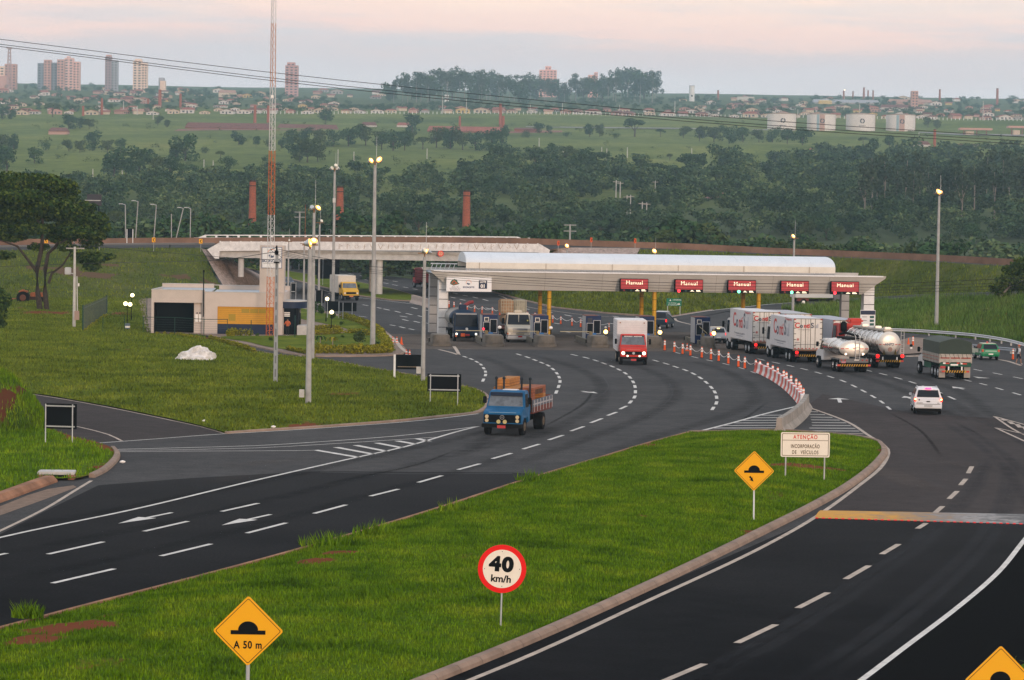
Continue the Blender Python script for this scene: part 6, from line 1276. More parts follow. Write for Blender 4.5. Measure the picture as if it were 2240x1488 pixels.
for i in range(12): z = 1.2+i*.2; mb.box(-1.272, -1.262, -3.6, 1.4, z, z+.02); mb.box(1.262, 1.272, -3.6, 1.4, z, z+.02); mb.box(-1.2, 1.2, 1.502, 1.508, z, z+.008)
mb.build('panel_ribs', m_('rib_grey', (.40, .40, .41), .6), o)
lamps(o, 'marker_lamp', [(-1.0, 1.52, 3.4), (1.0, 1.52, 3.4)], m_('marker_brown', (.25, .08, .02), .5), .05)
bxp(t, 'box_skirt', m_('skirt_tan', (.45, .27, .16), .7), -1.28, -1.24, -3.6, 1.5, .95, 1.12); chassis(t, -3.6, 3.6)
wheels(t, (3.0, -1.4), 1.14, .48, .26, m_('rim_pale', (.40, .33, .26), .6), dual=(-1.4,))
t = vehicle('tanker_truck', 'dark blue tanker truck at the first toll booth', 'truck', 1018, 746.5, 3.6, 186.5)
TB = m_('tanker_blue', (.006, .022, .052), .5, coat=.05); TBG = m_('tank_dull_grey', (.30, .29, .27), .5, .3)
flat_cab(t, 4.3, 1.18, TB, .55, 2.72, 1.7)
bxp(t, 'windscreen_trim', CONCL, -1.0, 1.0, 4.16, 4.22, 2.58, 2.66); lamps(t, 'headlight', [(-.93, 4.40, .72), (.93, 4.40, .72)], HLIT, .1); lamps(t, 'turn_lamp', [(-.98, 4.40, .52), (.98, 4.40, .52)], m_('turn_orange', (.6, .14, .05), .3), .09)
bxp(t, 'hazard_plate', m_('hazard_orange', (.75, .12, .03), .5), .12, .52, 4.42, 4.44, .48, .78); bxp(t, 'number_plate', PLATE, -.32, .08, 4.42, 4.44, .55, .72); lamps(t, 'badge', [(-.05, 4.33, 1.2)], REFL, .13)
bxp(t, 'bonnet_lettering', GREYT, -.95, -.35, 4.32, 4.335, 1.43, 1.5); bxp(t, 'bonnet_lettering', GREYT, .4, .95, 4.32, 4.335, 1.43, 1.5)
for s in (-1, 1): mirror(t, s*1.46, 4.0, 2.0, s, .1, .24)
ov = lambda y, a, b, zc, n=24: [(a*math.cos(2*math.pi*i/n), y, zc+b*math.sin(2*math.pi*i/n)) for i in range(n)]
mb = MB(); mb.loft([ov(2.2, .9, .65, 2.05), ov(2.1, 1.24, .92, 2.05), ov(-.6, 1.24, .92, 2.05)], 0); tk = mb.build('tank', TB, t)
mb = MB(); mb.loft([ov(-.6, 1.24, .92, 2.05), ov(-5.0, 1.24, .92, 2.05), ov(-5.1, .9, .65, 2.05)], 0); mb.build('tank_rear', TBG, t)
bxp(t, 'manhole_tower', TB, -.3, .45, .6, 1.5, 2.8, 3.42, bev=.08); mb = MB(); mb.tube([(-.1, 1.2, 3.3), (-.6, 1.1, 3.62), (-.95, 1.0, 3.66)], .17, 10); mb.build('loading_spout', m_('spout_dark_red', (.22, .03, .03), .5), t)
chassis(t, -5, 4.0); wheels(t, (3.6, -2.6, -3.8), 1.18, .5, .26, STEEL, dual=(-2.6, -3.8))
t = vehicle('cargo_truck', 'beige long-nosed truck with caged sacks stopped at the second booth', 'truck', 1135, 748.5, 3.4, 186)
BG = m_('truck_beige', (.56, .50, .40), .4, coat=.3)
bonnet_cab(t, 4.3, 1.2, BG, nose=.5, grille=False, top=2.75, glass=GLASS)
bxp(t, 'grille', m_('grille_grey', (.40, .40, .40), .4, .4), -.72, .72, 4.28, 4.34, .92, 1.34, bev=.04); mb = MB()
for k in range(5): mb.box(-.68, .68, 4.342, 4.35, .97+k*.075, .99+k*.075)
mb.build('grille_bars', UNDER, t)
bxp(t, 'front_bumper', m_('bumper_pale', (.58, .57, .55), .5), -1.27, 1.27, 4.25, 4.5, .30, .72, bev=.08); bxp(t, 'number_plate', PLATE, -.2, .2, 4.505, 4.52, .5, .64); bxp(t, 'hazard_strip', m_('strip_ochre', (.2, .14, .03), .6), -.4, .4, 4.36, 4.38, .78, .85)
lamps(t, 'headlight', [(-1.0, 4.33, .84), (1.0, 4.33, .84)], HLAMP, .12); lamps(t, 'turn_lamp', [(-1.17, 4.36, .84), (1.17, 4.36, .84)], m_('turn_orange', ()), .08)
bxp(t, 'roof_air_deflector', BG, -.42, .42, 1.7, 2.5, 2.75, 2.98, bev=.1); lamps(t, 'windscreen_sticker', [(-.85, 3.05, 2.05)], m_('sticker_yellow', (.7, .6, .15), .5), .07)
bxp(t, 'screen_pillar', BG, -.03, .03, 2.86, 2.95, 1.75, 2.62)
for s in (-1, 1): mirror(t, s*1.5, 2.9, 2.0, s, .12, .28)
bxp(t, 'bed_floor', WD2, -1.25, 1.25, -5.2, 1.2, 1.1, 1.25); SACK, SACK2 = m_('sack_grey', (.34, .32, .25), .8, noise=.4), m_('sack_tan', (.36, .22, .12), .8, noise=.4); CAGE = m_('cage_pale', (.42, .38, .28), .6)
for x0, x1, y0, mt_, lb in ((-1.2, -.1, -4.5, SACK, 'grey caged sack'), (.0, 1.25, -4.5, SACK2, 'tan caged sack')):
    o = bxp(t, 'caged_sack', mt_, x0, x1, y0, -1.5, 2.5, 3.85, bev=.12); mb = MB()
    for i in range(6): x = x0+(x1-x0)*i/5; mb.box(x-.02, x+.02, -1.5, -1.44, 2.5, 3.85)
    for k in range(5): z = 2.55+k*.31; mb.box(x0, x1, -1.5, -1.44, z-.02, z+.02)
    mb.build('cage_bars', CAGE, o)
mb = MB(); mb.loft([ov(1.0, .5, .4, 1.95), ov(.9, 1.1, .72, 1.95), ov(-4.6, 1.1, .72, 1.95), ov(-4.7, .5, .4, 1.95)], 0); mb.build('tank', SACK2, t)
chassis(t, -5.2, 4.0); wheels(t, (3.4, -2.8, -4.0), 1.2, .5, .26, STEEL, dual=(-2.8, -4.0))
t = vehicle('box_truck', 'yellow truck with a pale box body passing under the bridge', 'truck', 765, 657.5, 2.9, 197)
YT = m_('truck_yellow', (.62, .36, .03), .4, coat=.3); bonnet_cab(t, 3.6, 1.08, YT, top=2.42, glass=GLASSL)
lamps(t, 'headlight', [(-.85, 3.64, .98), (.85, 3.64, .98)], HLAMP, .12); bxp(t, 'number_plate', m_('plate_orange', (.65, .2, .06), .5), -.25, .25, 3.8, 3.82, .5, .66)
for s in (-1, 1): mirror(t, s*1.3, 2.5, 1.9, s)
mb = MB(); mb.box(-1.2, 1.2, -3.6, 1.3, .95, 3.25, bev=.05); mb.build('cargo_box', m_('box_cream', (.60, .54, .46), .6, noise=.1), t); chassis(t, -3.5, 3.3); wheels(t, (2.9, -1.4), 1.1, .46, .26, dual=(-1.4,))
t = vehicle('cargo_truck', 'dark red tipper truck half hidden by the canopy column', 'truck', 948, 633, -4.8, 14)
MR = m_('truck_maroon', (.22, .022, .025), .5); flat_cab(t, 4.6, 1.2, m_('truck_crimson', (.36, .03, .035), .45), .7, 2.9, 1.8)
mb = MB(); mb.prism([(-1.25, 1.2), (1.25, 1.2), (1.3, 3.1), (-1.3, 3.1)], -4.7, 2.5, 'y', bev=.03); o = mb.build('tipper_body', MR, t); mb = MB()
for k in range(9): mb.box(-1.33, -1.25, -4.6+k*.85, -4.5+k*.85, 1.25, 3.05)
mb.build('body_ribs', m_('rib_maroon', (.15, .02, .02), .6), o); chassis(t, -4.5, 4.2); wheels(t, (3.7, -2.2, -3.4), 1.2, .5, .26, dual=(-2.2, -3.4)); mirror(t, -1.45, 4.4, 2.1, -1)
t = vehicle('flatbed_truck', 'white-sided truck climbing the exit road behind the fourth lane sign', 'truck', 1778, 669, 0, -78, .72)
bxp(t, 'bed_body', m_('bed_white', (.62, .60, .57), .5), -1.2, 1.2, -2.7, 2.3, 1.05, 1.75, bev=.03); chassis(t, -2.6, 3.2); flat_cab(t, 3.9, 1.1, m_('cab_grey', (.16, .15, .15), .5), .6, 2.2, 1.5); wheels(t, (3.0, -1.6), 1.12, .45, .26, dual=(-1.6,)); bxp(t, 'side_box', WD2, .6, 1.1, -2.4, -.9, .6, 1.0)
def trailer(label, u, v, deg, ln, h, logo=True, side=None, tractor=True, u_corner=None):
    t = vehicle('trailer_truck', label, 'truck', u, v, -ln/2, deg); hw = 1.27; y0, y1 = -ln/2, ln/2
    BX = m_('trailer_white', (.62, .60, .59), .5, noise=.07, nscale=.9); DR = m_('trailer_door', (.70, .655, .59), .5, noise=.07, nscale=1.2)
    mb = MB(); mb.box(-hw, hw, y0, y1, 1.15, h, bev=.02); o = mb.build('cargo_box', side or BX, t)
    mb = MB(); mb.box(-hw+.04, hw-.04, y0-.03, y0-.002, 1.2, h-.05); d = mb.build('rear_doors', DR, t)
    mb = MB()
    for x in (-hw+.02, -.62, -.22, 0, .22, .62, hw-.02): mb.cyl((x, y0-.05, 1.2), (x, y0-.05, h-.06), .02 if abs(x) > .01 else .008, None, 6)
    mb.box(-hw, hw, y0-.045, y0-.032, h-.06, h-.01); mb.build('locking_bars', m_('bar_olive', (.10, .085, .045), .6), d)
    mb = MB()
    for z in np.linspace(1.5, h-.35, 5):
        for s in (-1, 1): mb.box(s*(hw-.12)-.1, s*(hw-.12)+.1, y0-.055, y0-.03, z-.025, z+.025)
    mb.build('door_hinges', UNDER, d)
    for s in (-1, 1): bxp(t, 'corner_lamp', TLENS, s*(hw-.1)-.1, s*(hw-.1)+.1, y0-.06, y0-.03, h-.13, h-.03)
    bxp(t, 'rear_sill', m_('sill_brown', (.22, .12, .07), .7), -hw, hw, y0-.03, y0+.2, 1.02, 1.15); rear_bumper(t, y0-.02, .85, .62)
    for s in (-1, 1): lamps(t, 'tail_lamp', [(s*.95, y0-.08, .88)], TLAMP if s < 0 else TLENS, .14)
    bxp(t, 'number_plate', PLATE, -1.12, -.78, y0-.1, y0-.08, .55, .68); chassis(t, y0+.3, y1)
    bxp(t, 'landing_gear', UNDER, -.6, .6, y1-3.2, y1-3.0, .3, 1.1)
    wheels(t, (y0+1.3, y0+2.5), 1.25, .5, .26, STEEL, dual=(y0+1.3, y0+2.5))
    if tractor: flat_cab(t, y1+1.9, 1.2, m_('tractor_white', (.6, .58, .56), .45), .7, 2.9, 1.7); wheels(t, (y1-.6, y1+1.2), 1.22, .5, .26, STEEL, dual=(y1-.6,)); [mirror(t, s*1.5, y1+1.75, 2.3, s, .1, .3) for s in (-1, 1)]
    if logo:
        SL, SN = m_('logo_red', (.55, .05, .04), .5), m_('logo_dark', (.09, .10, .13), .5)
        X = Matrix.Translation((-hw-.004, y0+ln*.50, (h+1.15)/2+.22)) @ Matrix.Rotation(R(-90), 4, 'Z') @ Matrix.Rotation(R(90), 4, 'X')
        L = ln*.66; T_ = lambda dx, dz: X @ Matrix.Translation((dx, dz, 0))
        LET(t, 'C', 1.75, SL, T_(-L*.44, .12), sx=.95, bold=.03); LET(t, 'o', 1.5, SN, T_(-L*.27, -.04), sx=1.0, bold=.03); LET(t, 'nti', 1.5, SL, T_(-L*.02, -.04), sx=.95, bold=.03); LET(t, 'S', 1.85, SN, T_(L*.22, .12), sx=.8, bold=.03); LET(t, 'ul', 1.5, m_('logo_grey', (.38, .39, .42), .5), T_(L*.40, -.04), sx=1.0, bold=.03)
        LET(t, 'Transporte', .34, SL, T_(L*.42, .95), sx=1.5); LET(t, 'Transportes e Logística', .2, GREYT, T_(-L*.10, -1.02), sx=2.2)
        mb = MB()
        for k in range(2): mb.box(-hw-.01, -hw-.002, y0+ln*.42, y0+ln*.70, 1.42+k*.16, 1.5+k*.16)
        mb.build('contact_lines', m_('text_grey', (.35, .35, .37), .6), t)
        zz_ = h-.62; yy = y0-.052
        LET(t, 'C', .62, SL, FMY(-.95, yy, zz_), bold=.02); LET(t, 'o', .5, SN, FMY(-.60, yy, zz_-.03), bold=.02); LET(t, 'nti', .5, SL, FMY(-.12, yy, zz_-.03), bold=.02); LET(t, 'S', .6, SN, FMY(.36, yy, zz_), bold=.015); LET(t, 'ul', .5, m_('logo_grey', ()), FMY(.72, yy, zz_-.03), bold=.015)
        LET(t, 'Transportes', .13, GREYT, FMY(-.35, yy, zz_-.34), sx=1.6)
        mb = MB(); mb.disc((-.88, y0-.04, 2.0), .11, 'y', n=16, t=.01); mb.build('speed_roundel', m_('roundel_rose', (.5, .2, .17), .5), t); bxp(t, 'door_text_line', GREYT, -1.15, -.7, y0-.045, y0-.032, 1.72, 1.77); bxp(t, 'door_text_line', GREYT, -1.15, .9, y0-.045, y0-.032, 1.55, 1.59)
        mb = MB()
        for k in range(8): mb.box(-1.2+k*.32, -1.05+k*.32, y0-.05, y0-.032, 1.19, 1.26)
        mb.build('reflective_strip', m_('reflector_red', ()), t)
    return t
trailer('white lettered semi-trailer queuing ahead, partly hidden by its twin', 1675, 776, 9, 8.8, 3.85)
trailer('white lettered semi-trailer nearest the camera with its full rear doors showing', 1766, 794, 8.5, 8.4, 3.8)
t = trailer('pale grey trailer farthest ahead in the queue with a white square sign', 1744, 777, 8, 9.5, 3.72, logo=False, side=m_('trailer_grey', (.40, .40, .40), .5), tractor=False)
sq = bxp(t, 'speed_sticker', REFL, -.15, .42, -4.84, -4.815, 3.2, 3.62); LET(t, '110', .24, m_('logo_red', ()), FMY(.135, -4.845, 3.42))
t = trailer('grey ribbed trailer just ahead of the big polished tanker', 1851, 783, 9, 10.5, 3.35, logo=False, side=m_('trailer_blue_grey', (.36, .365, .40), .5), tractor=False)
for x in (-.35, .0, .35): lamps(t, 'marker_lamp', [(x, -5.29, 3.22)], UNDER, .05)
bxp(t, 'door_lettering', m_('text_dark', (.08, .08, .08), .6), -1.0, -.5, -5.29, -5.28, 2.62, 2.72)
def shell(t, y0, y1, a, b, zc, bands=0):
    mb = MB(); mb.loft([ov(y1+.15, a*.7, b*.7, zc, 32), ov(y1, a*.97, b*.97, zc, 32), ov(y0, a*.985, b*.985, zc, 32)], 0, True, True); o = mb.build('tank', CHROME, t)
    mb = MB(); mb.loft([ov(y0-.001, a*.985, b*.985, zc, 32), ov(y0-.1, a*.93, b*.93, zc, 32), ov(y0-.17, a*.6, b*.6, zc, 32), ov(y0-.19, a*.2, b*.2, zc, 32)], 0, True, True); mb.build('tank_end', CHROMD, t)
    for k in range(bands): y = y0+(y1-y0)*(k+.6)/bands; mb = MB(); mb.loft([ov(y-.05, a*.99, b*.99, zc, 32), ov(y-.03, a*1.03, b*1.03, zc, 32), ov(y+.03, a*1.03, b*1.03, zc, 32), ov(y+.05, a*.99, b*.99, zc, 32)], 0, True, False); mb.build('tank_ring', CHROME, o)
    return o
t = vehicle('tanker_truck', 'small polished oval tanker truck with a white bonnet cab', 'truck', 1867, 815, -3.7, 9)
shell(t, -3.7, 1.7, 1.27, .68, 1.92, 1)
bonnet_cab(t, 4.1, 1.1, m_('tractor_white', ()), nose=.3, top=2.5); chassis(t, -3.6, 3.6); wheels(t, (3.2, -1.7, -2.9), 1.2, .5, .26, CHROME, dual=(-1.7, -2.9)); rear_bumper(t, -3.75, 1.15, .58)
for s in (-1, 1): mirror(t, s*1.4, 2.5, 2.0, s)
mb = MB(); mb.tube([(.06, -3.95, 1.05), (.06, -3.93, 2.95), (.06, -3.6, 3.05)], .03, 5); mb.tube([(.42, -3.95, 1.05), (.42, -3.93, 2.95), (.42, -3.6, 3.05)], .03, 5)
for k in range(6): mb.tube([(.06, -3.95, 1.2+k*.29), (.42, -3.95, 1.2+k*.29)], .02, 4)
mb.build('ladder', CONCL, t)
mb = MB()
for x in (-1.0, -.62, .0, .62, 1.0): mb.box(x-.14, x+.14, -3.9, -3.885, 1.9, 1.96, fn=lambda x_, y_, z_: (x_, y_ + .12*abs(x_)**2*.3, z_))
mb.build('reflective_strip', m_('reflector_red', ()), t)
bxp(t, 'rear_frame', m_('frame_grey', (.16, .16, .155), .6), -1.2, 1.2, -3.8, -3.66, .8, 1.12); bxp(t, 'number_plate', m_('plate_pink', (.5, .2, .22), .5), -1.05, -.7, -3.84, -3.82, .76, .9); bxp(t, 'white_plate', REFL, .0, .4, -3.84, -3.82, .98, 1.05)
for x in (-1.05, -.75, .7, 1.05): lamps(t, 'tail_lamp', [(x, -3.82, 1.0)], TLENS, .07)
for s in (-1, 1): mb = MB(); mb.disc((s*.72, -3.84, 1.5), .09, 'y', n=12, t=.06); mb.build('drain_valve', CHROME, t)
for s in (-1, 1):
    for k in range(2): bxp(t, 'mudguard', m_('frame_grey', ()), s*1.08-.17, s*1.08+.17, -3.5+k*1.25, -2.35+k*1.25, 1.02, 1.08)
bxp(t, 'roof_hose_tray', UNDER, -.15, 1.1, -2.5, 1.2, 2.58, 2.72, bev=.03); mb = MB(); mb.tube([(.0, .8, 2.9), (.3, .2, 3.05), (.9, -1.6, 2.85)], .1, 8); mb.build('loading_hose', BLACK, t)
t = vehicle('tanker_truck', 'large round polished tanker with a red cab ahead of it', 'truck', 1944, 806, -4.4, 12)
shell(t, -4.4, 4.6, 1.0, 1.0, 2.08, 7); chassis(t, -4.5, 6.4); wheels(t, (-3.3, -2.1), 1.2, .5, .26, CHROME, dual=(-3.3, -2.1)); rear_bumper(t, -4.6, .95, .62)
flat_cab(t, 7.4, 1.2, m_('truck_red', ()), .8, 3.3, 2.0); bxp(t, 'cab_deflector', m_('truck_red', ()), -.2, 1.1, 5.5, 6.6, 3.3, 3.75, bev=.15); bxp(t, 'cab_fairing', BLACK, -1.1, -.55, 5.0, 5.3, 2.6, 3.5, bev=.1); wheels(t, (6.6, 5.0), 1.2, .5, .26, STEEL, dual=(5.0,))
bxp(t, 'rear_box', UNDER, -1.15, 1.15, -4.62, -4.2, .72, 1.12); bxp(t, 'light_bar', UNDER, -1.3, 1.3, -4.66, -4.6, .95, 1.12)
for s in (-1, 1): lamps(t, 'tail_lamp', [(s*1.08, -4.68, 1.04)], TLAMP, .15); bxp(t, 'underrun_post', REFL, s*.62-.05, s*.62+.05, -4.66, -4.62, .7, 1.0)
bxp(t, 'number_plate', PLATE, -1.25, -.9, -4.68, -4.66, .78, .9)
LET(t, 'ANPD', .3, NVT, FMY(-.05, -4.60, 2.0), bold=.005); mb = MB(); mb.disc((.03, -4.575, 1.58), .2, 'y', n=20, t=.012); mb.build('roundel', m_('roundel_tan', (.45, .27, .2), .5), t)
mb = MB()
for x in (-.85, -.5, .55, .85): mb.box(x-.1, x+.1, -4.60, -4.56, 1.97, 2.02)
mb.build('reflective_strip', m_('reflector_red', ()), t)
for x in (-.5, .5): mb = MB(); mb.prism([(x-.1, 1.15), (x+.1, 1.15), (x, 1.6)], -4.6, -4.55, 'y'); mb.build('hazard_cone', m_('hazard_dark', (.10, .07, .01), .6), t)
bxp(t, 'walkway', m_('walkway_tan', (.45, .40, .34), .6, .3), -.35, .5, -3.9, 4.2, 3.05, 3.22, bev=.04)
for y in (-3.6, -1.2, 2.2): bxp(t, 'manhole', CHROMD, -.25, .35, y-.3, y+.3, 3.2, 3.4, bev=.06)
mb = MB(); mb.tube([(.95, -4.5, 1.1), (1.0, -4.5, 3.25)], .03, 5); mb.tube([(1.25, -4.5, 1.1), (1.25, -4.5, 3.25)], .03, 5)
for k in range(6): mb.tube([(.96, -4.5, 1.3+k*.36), (1.25, -4.5, 1.3+k*.36)], .02, 4)
mb.build('ladder', CONCL, t)
t = vehicle('grain_truck', 'old truck with a dark green tarpaulin over its wooden body', 'truck', 2089, 830, -3.7, 4.5)
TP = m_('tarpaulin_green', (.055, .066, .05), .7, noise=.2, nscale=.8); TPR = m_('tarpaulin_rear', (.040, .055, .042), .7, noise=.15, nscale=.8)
arch = lambda y: [(-1.3, y, 1.95), (-1.28, y, 2.88)] + [(1.28*x, y, 2.88+.30*(1-abs(x)**1.6)) for x in np.linspace(-.9, .9, 13)] + [(1.28, y, 2.88), (1.3, y, 1.95)]
mb = MB(); mb.loft([arch(y) for y in np.linspace(-3.7, 2.3, 9)], 0, False, True); mb.build('tarpaulin', TP, t)
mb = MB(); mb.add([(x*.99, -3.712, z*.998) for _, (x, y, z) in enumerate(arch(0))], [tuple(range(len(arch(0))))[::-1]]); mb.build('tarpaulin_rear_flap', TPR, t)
BW_, BR_, GN = m_('body_plank_pale', (.44, .39, .33), .7, noise=.25), m_('body_plank_red', (.30, .06, .04), .7, noise=.3), m_('body_green', (.02, .085, .05), .6)
for s in (-1, 1):
    o = bxp(t, 'body_side', m_('body_plank_grey', (.26, .245, .21), .8, noise=.3), s*1.28-.03, s*1.28+.03, -3.72, 2.3, 1.25, 1.97)
    for z in (1.45, 1.7): bxp(o, 'side_rail', BR_, s*1.315-.008, s*1.315+.008, -3.7, 2.3, z, z+.05)
    for k in range(12): bxp(o, 'side_stake', BW_, s*1.32-.012, s*1.32+.012, -3.66+k*.53, -3.6+k*.53, 1.25, 1.95)
bxp(t, 'tailboard', BW_, -1.3, 1.3, -3.78, -3.72, 1.35, 1.98); bxp(t, 'tailboard_stripe', BR_, -1.3, 1.3, -3.795, -3.782, 1.62, 1.72); bxp(t, 'body_floor', UNDER, -1.28, 1.28, -3.7, 2.3, 1.15, 1.26)
for x in (-1.25, -.45, .4, 1.25): bxp(t, 'tailboard_stay', BW_, x-.04, x+.04, -3.81, -3.797, 1.3, 1.98)
mb = MB(); pts = []
for k in range(8): x = -1.2+k*.34; mb.tube([(x, -3.80, 1.98), (x+.1, -3.80, 1.66)], .014, 4)
mb.build('lashing_rope', UNDER, t)
bxp(t, 'rear_frame', GN, -1.25, 1.25, -3.76, -3.6, 1.0, 1.3); rear_bumper(t, -3.8, .85, .62)
for x0, x1, z0 in ((-.8, -.5, 1.2), (.55, .9, 1.18), (.1, .3, 1.22)): bxp(t, 'reflector', m_('reflector_red', ()), x0, x1, -3.80, -3.77, z0, z0+.1)
for x0, x1, z0 in ((-1.0, -.8, 1.2), (-.4, .2, 1.08), (.4, .55, 1.18)): bxp(t, 'pale_plate', REFL, x0, x1, -3.80, -3.77, z0, z0+.12)
for x in (-.55, .5): bxp(t, 'underrun_post', REFL, x-.05, x+.05, -3.82, -3.78, .68, 1.0)
bxp(t, 'mud_flap', m_('flap_pale', (.34, .30, .26), .8), -1.25, -.75, -3.5, -3.46, .12, .95); bxp(t, 'mud_flap', m_('flap_pale', ()), .75, 1.25, -3.5, -3.46, .12, .95); bxp(t, 'number_plate', PLATE, -1.2, -.8, -3.8, -3.77, .86, 1.04); bxp(t, 'tank_side', GN, -1.2, -.5, -.4, 2.2, .7, 1.15)
chassis(t, -3.6, 4.4); bonnet_cab(t, 4.9, 1.1, m_('tractor_white', ()), nose=.3, top=2.45); wheels(t, (4.1, -.9, -2.0, -3.0), 1.22, .5, .26, STEEL, dual=(-.9, -2.0, -3.0)); mirror(t, -1.4, 3.3, 2.0, -1)
def car(name, label, u, v, deg, ln, hw, prof, belt, top, body, z=0.0, cat='car', lit=False, roofm=None, wr=.31):
    """prof: side outline; the part above `belt` is narrower"""
    t = vehicle(name, label, cat, u, v, -ln/2, deg, z)
    tap = lambda x, y, z_: (x*(1 - .24*max(0, z_-belt)/(top-belt)) * (1-.05*max(0, abs(y)-ln*.40)), y, z_)
    mb = MB(); mb.prism(prof, -hw, hw, 'x', bev=.05, fn=tap); mb.build('body', body, t); wheels(t, (ln*.30, -ln*.29), hw*.98, wr, .19, STEEL)
    return t, tap
L, hw = 4.6, .90; pf = [(-2.25, .42), (-2.30, .62), (-2.28, .98), (-2.02, 1.06), (-1.86, 1.62), (-1.6, 1.70), (.2, 1.70), (.95, 1.12), (2.05, .98), (2.28, .75), (2.25, .42)]
SUVW = m_('suv_white', (.70, .70, .70), .35, coat=.5)
t, tap = car('suv', 'white estate SUV with glowing tail lamps driving to the toll', 2030, 907.5, -4.5, L, hw, pf, 1.05, 1.70, SUVW, wr=.36)
pane(t, 'rear_window', [(-.73, -2.015, 1.12), (.73, -2.015, 1.12), (.63, -1.885, 1.57), (-.63, -1.885, 1.57)], GLASS, .03)
for s in (-1, 1):
    pts = [(s*.885, -1.7, 1.1), (s*.885, .75, 1.1), (s*.715, .2, 1.6), (s*.715, -1.6, 1.6)]; pane(t, 'side_window', pts[::-1] if s < 0 else pts, GLASS, .012); mb = MB(); mb.box(s*.84-.07, s*.84+.07, -2.32, -2.05, .84, 1.10, bev=.03); o = mb.build('tail_lamp', TLAMP, t); mb = MB(); mb.disc((s*.83, -2.33, 1.0), .055, 'y', n=12); mb.build('lamp_bulb', m_('bulb_lit', (1, .6, .2), .3, emit=(1, .62, .2), estr=6), o)
    mb = MB(); mb.box(s*.99-.1, s*.99+.1, .55, .65, 1.08, 1.24, bev=.03); mb.build('wing_mirror', SUVW if s < 0 else BLACK, t); mb = MB(); mb.tube([(s*.62, -1.4, 1.74), (s*.62, .1, 1.74)], .025, 5); mb.build('roof_rail', GREYP, t)
mb = MB(); mb.box(-.2, .2, -1.95, -1.8, 1.64, 1.72, bev=.02); mb.build('brake_lamp', m_('brake_lit', (.9, .05, .15), .3, emit=(1, .04, .16), estr=3), t)
bxp(t, 'rear_bumper', SUVW, -.88, .88, -2.42, -2.2, .42, .68, bev=.05); bxp(t, 'bumper_gap', UNDER, -.78, .78, -2.425, -2.40, .685, .71); bxp(t, 'number_plate', PLATEG, -.26, .26, -2.44, -2.42, .52, .64); bxp(t, 'tailgate_handle', UNDER, -.11, .11, -2.32, -2.28, .82, .89); bxp(t, 'badge', UNDER, -.62, -.54, -2.315, -2.29, .92, 1.0); bxp(t, 'model_strip', GREYT, -.74, -.35, -2.325, -2.30, .745, .78); bxp(t, 'model_strip', GREYT, .58, .7, -2.325, -2.30, .745, .78)
bxp(t, 'underbody', UNDER, -.8, .8, -2.2, 2.2, .22, .45); mb = MB(); mb.tube([(-.7, -1.3, 1.72), (-.78, -1.55, 1.95)], .012, 4); mb.build('aerial', GREYT, t)
CG = m_('car_green', (.012, .20, .075), .35, coat=.5); pf = [(-1.85, .35), (-1.9, .6), (-1.86, .88), (-1.72, .95), (-1.42, 1.40), (-1.2, 1.45), (.1, 1.45), (.75, .98), (1.6, .86), (1.88, .65), (1.85, .35)]
t, tap = car('hatchback', 'green and cream hatchback with a red roof beacon behind the guardrail end', 2167, 788.5, 4, 3.8, .82, pf, .95, 1.45, CG)
CGW = m_('car_cream', (.66, .66, .50), .4, coat=.4)
bxp(t, 'roof_panel', CGW, -.60, .60, -1.3, .1, 1.44, 1.475, bev=.015); bxp(t, 'front_wing', CGW, -.835, -.80, .7, 1.75, .5, .92, bev=.01)
pane(t, 'rear_window', [(-.62, -1.745, 1.0), (.62, -1.745, 1.0), (.55, -1.50, 1.37), (-.55, -1.50, 1.37)], GLASS, .03)
for s in (-1, 1):
    pts = [(s*.81, -1.4, 1.0), (s*.81, .55, 1.0), (s*.66, .1, 1.37), (s*.66, -1.2, 1.37)]; pane(t, 'side_window', pts[::-1] if s < 0 else pts, GLASS, .012); bxp(t, 'tail_lamp', m_('tail_orange', (.55, .08, .03), .3), s*.72-.09, s*.72+.09, -1.92, -1.8, .75, .97, bev=.02)
    mb = MB(); mb.box(s*.9-.08, s*.9+.08, .5, .58, 1.0, 1.12, bev=.02); mb.build('wing_mirror', BLACK, t)
bxp(t, 'number_plate', REFL, -.2, .22, -1.93, -1.90, .5, .6); bxp(t, 'rear_stripe', m_('stripe_mint', (.35, .55, .40), .5), -.5, .55, -1.89, -1.875, .78, .86); mb = MB(); mb.cyl((0, -.4, 1.47), (0, -.4, 1.6), .1, .08, 10); mb.build('roof_beacon', m_('beacon_red', (.55, .06, .05), .3), t); bxp(t, 'door_panel', CGW, -.835, -.815, -.6, .6, .62, .95)
pf2 = [(-1.95, .4), (-2.0, .62), (-1.95, .95), (-1.8, 1.02), (-1.62, 1.5), (-1.4, 1.56), (.1, 1.56), (.8, 1.02), (1.7, .9), (2.0, .7), (1.95, .4)]
t, tap = car('hatchback', 'small silver car stopped at the last visible booth beside the trailers', 1572, 752, 7, 4.0, .84, pf2, 1.0, 1.56, m_('car_silver', (.48, .48, .48), .35, .3, coat=.5))
pane(t, 'rear_window', [(-.64, -1.84, 1.06), (.64, -1.84, 1.06), (.56, -1.66, 1.45), (-.56, -1.66, 1.45)], GLASS, .03); bxp(t, 'roof_panel', m_('roof_warm_white', (.7, .62, .5), .4), -.6, .6, -1.45, .1, 1.555, 1.58, bev=.01)
for s in (-1, 1): bxp(t, 'tail_lamp', TLAMP, s*.74-.08, s*.74+.08, -2.0, -1.88, .8, 1.05, bev=.02)
bxp(t, 'brake_lamp', AMBER, -.12, .12, -1.75, -1.70, 1.43, 1.48); bxp(t, 'number_plate', REFL, -.22, .22, -2.03, -2.0, .55, .66); bxp(t, 'bumper_underside', UNDER, -.78, .78, -2.02, -1.8, .3, .5)
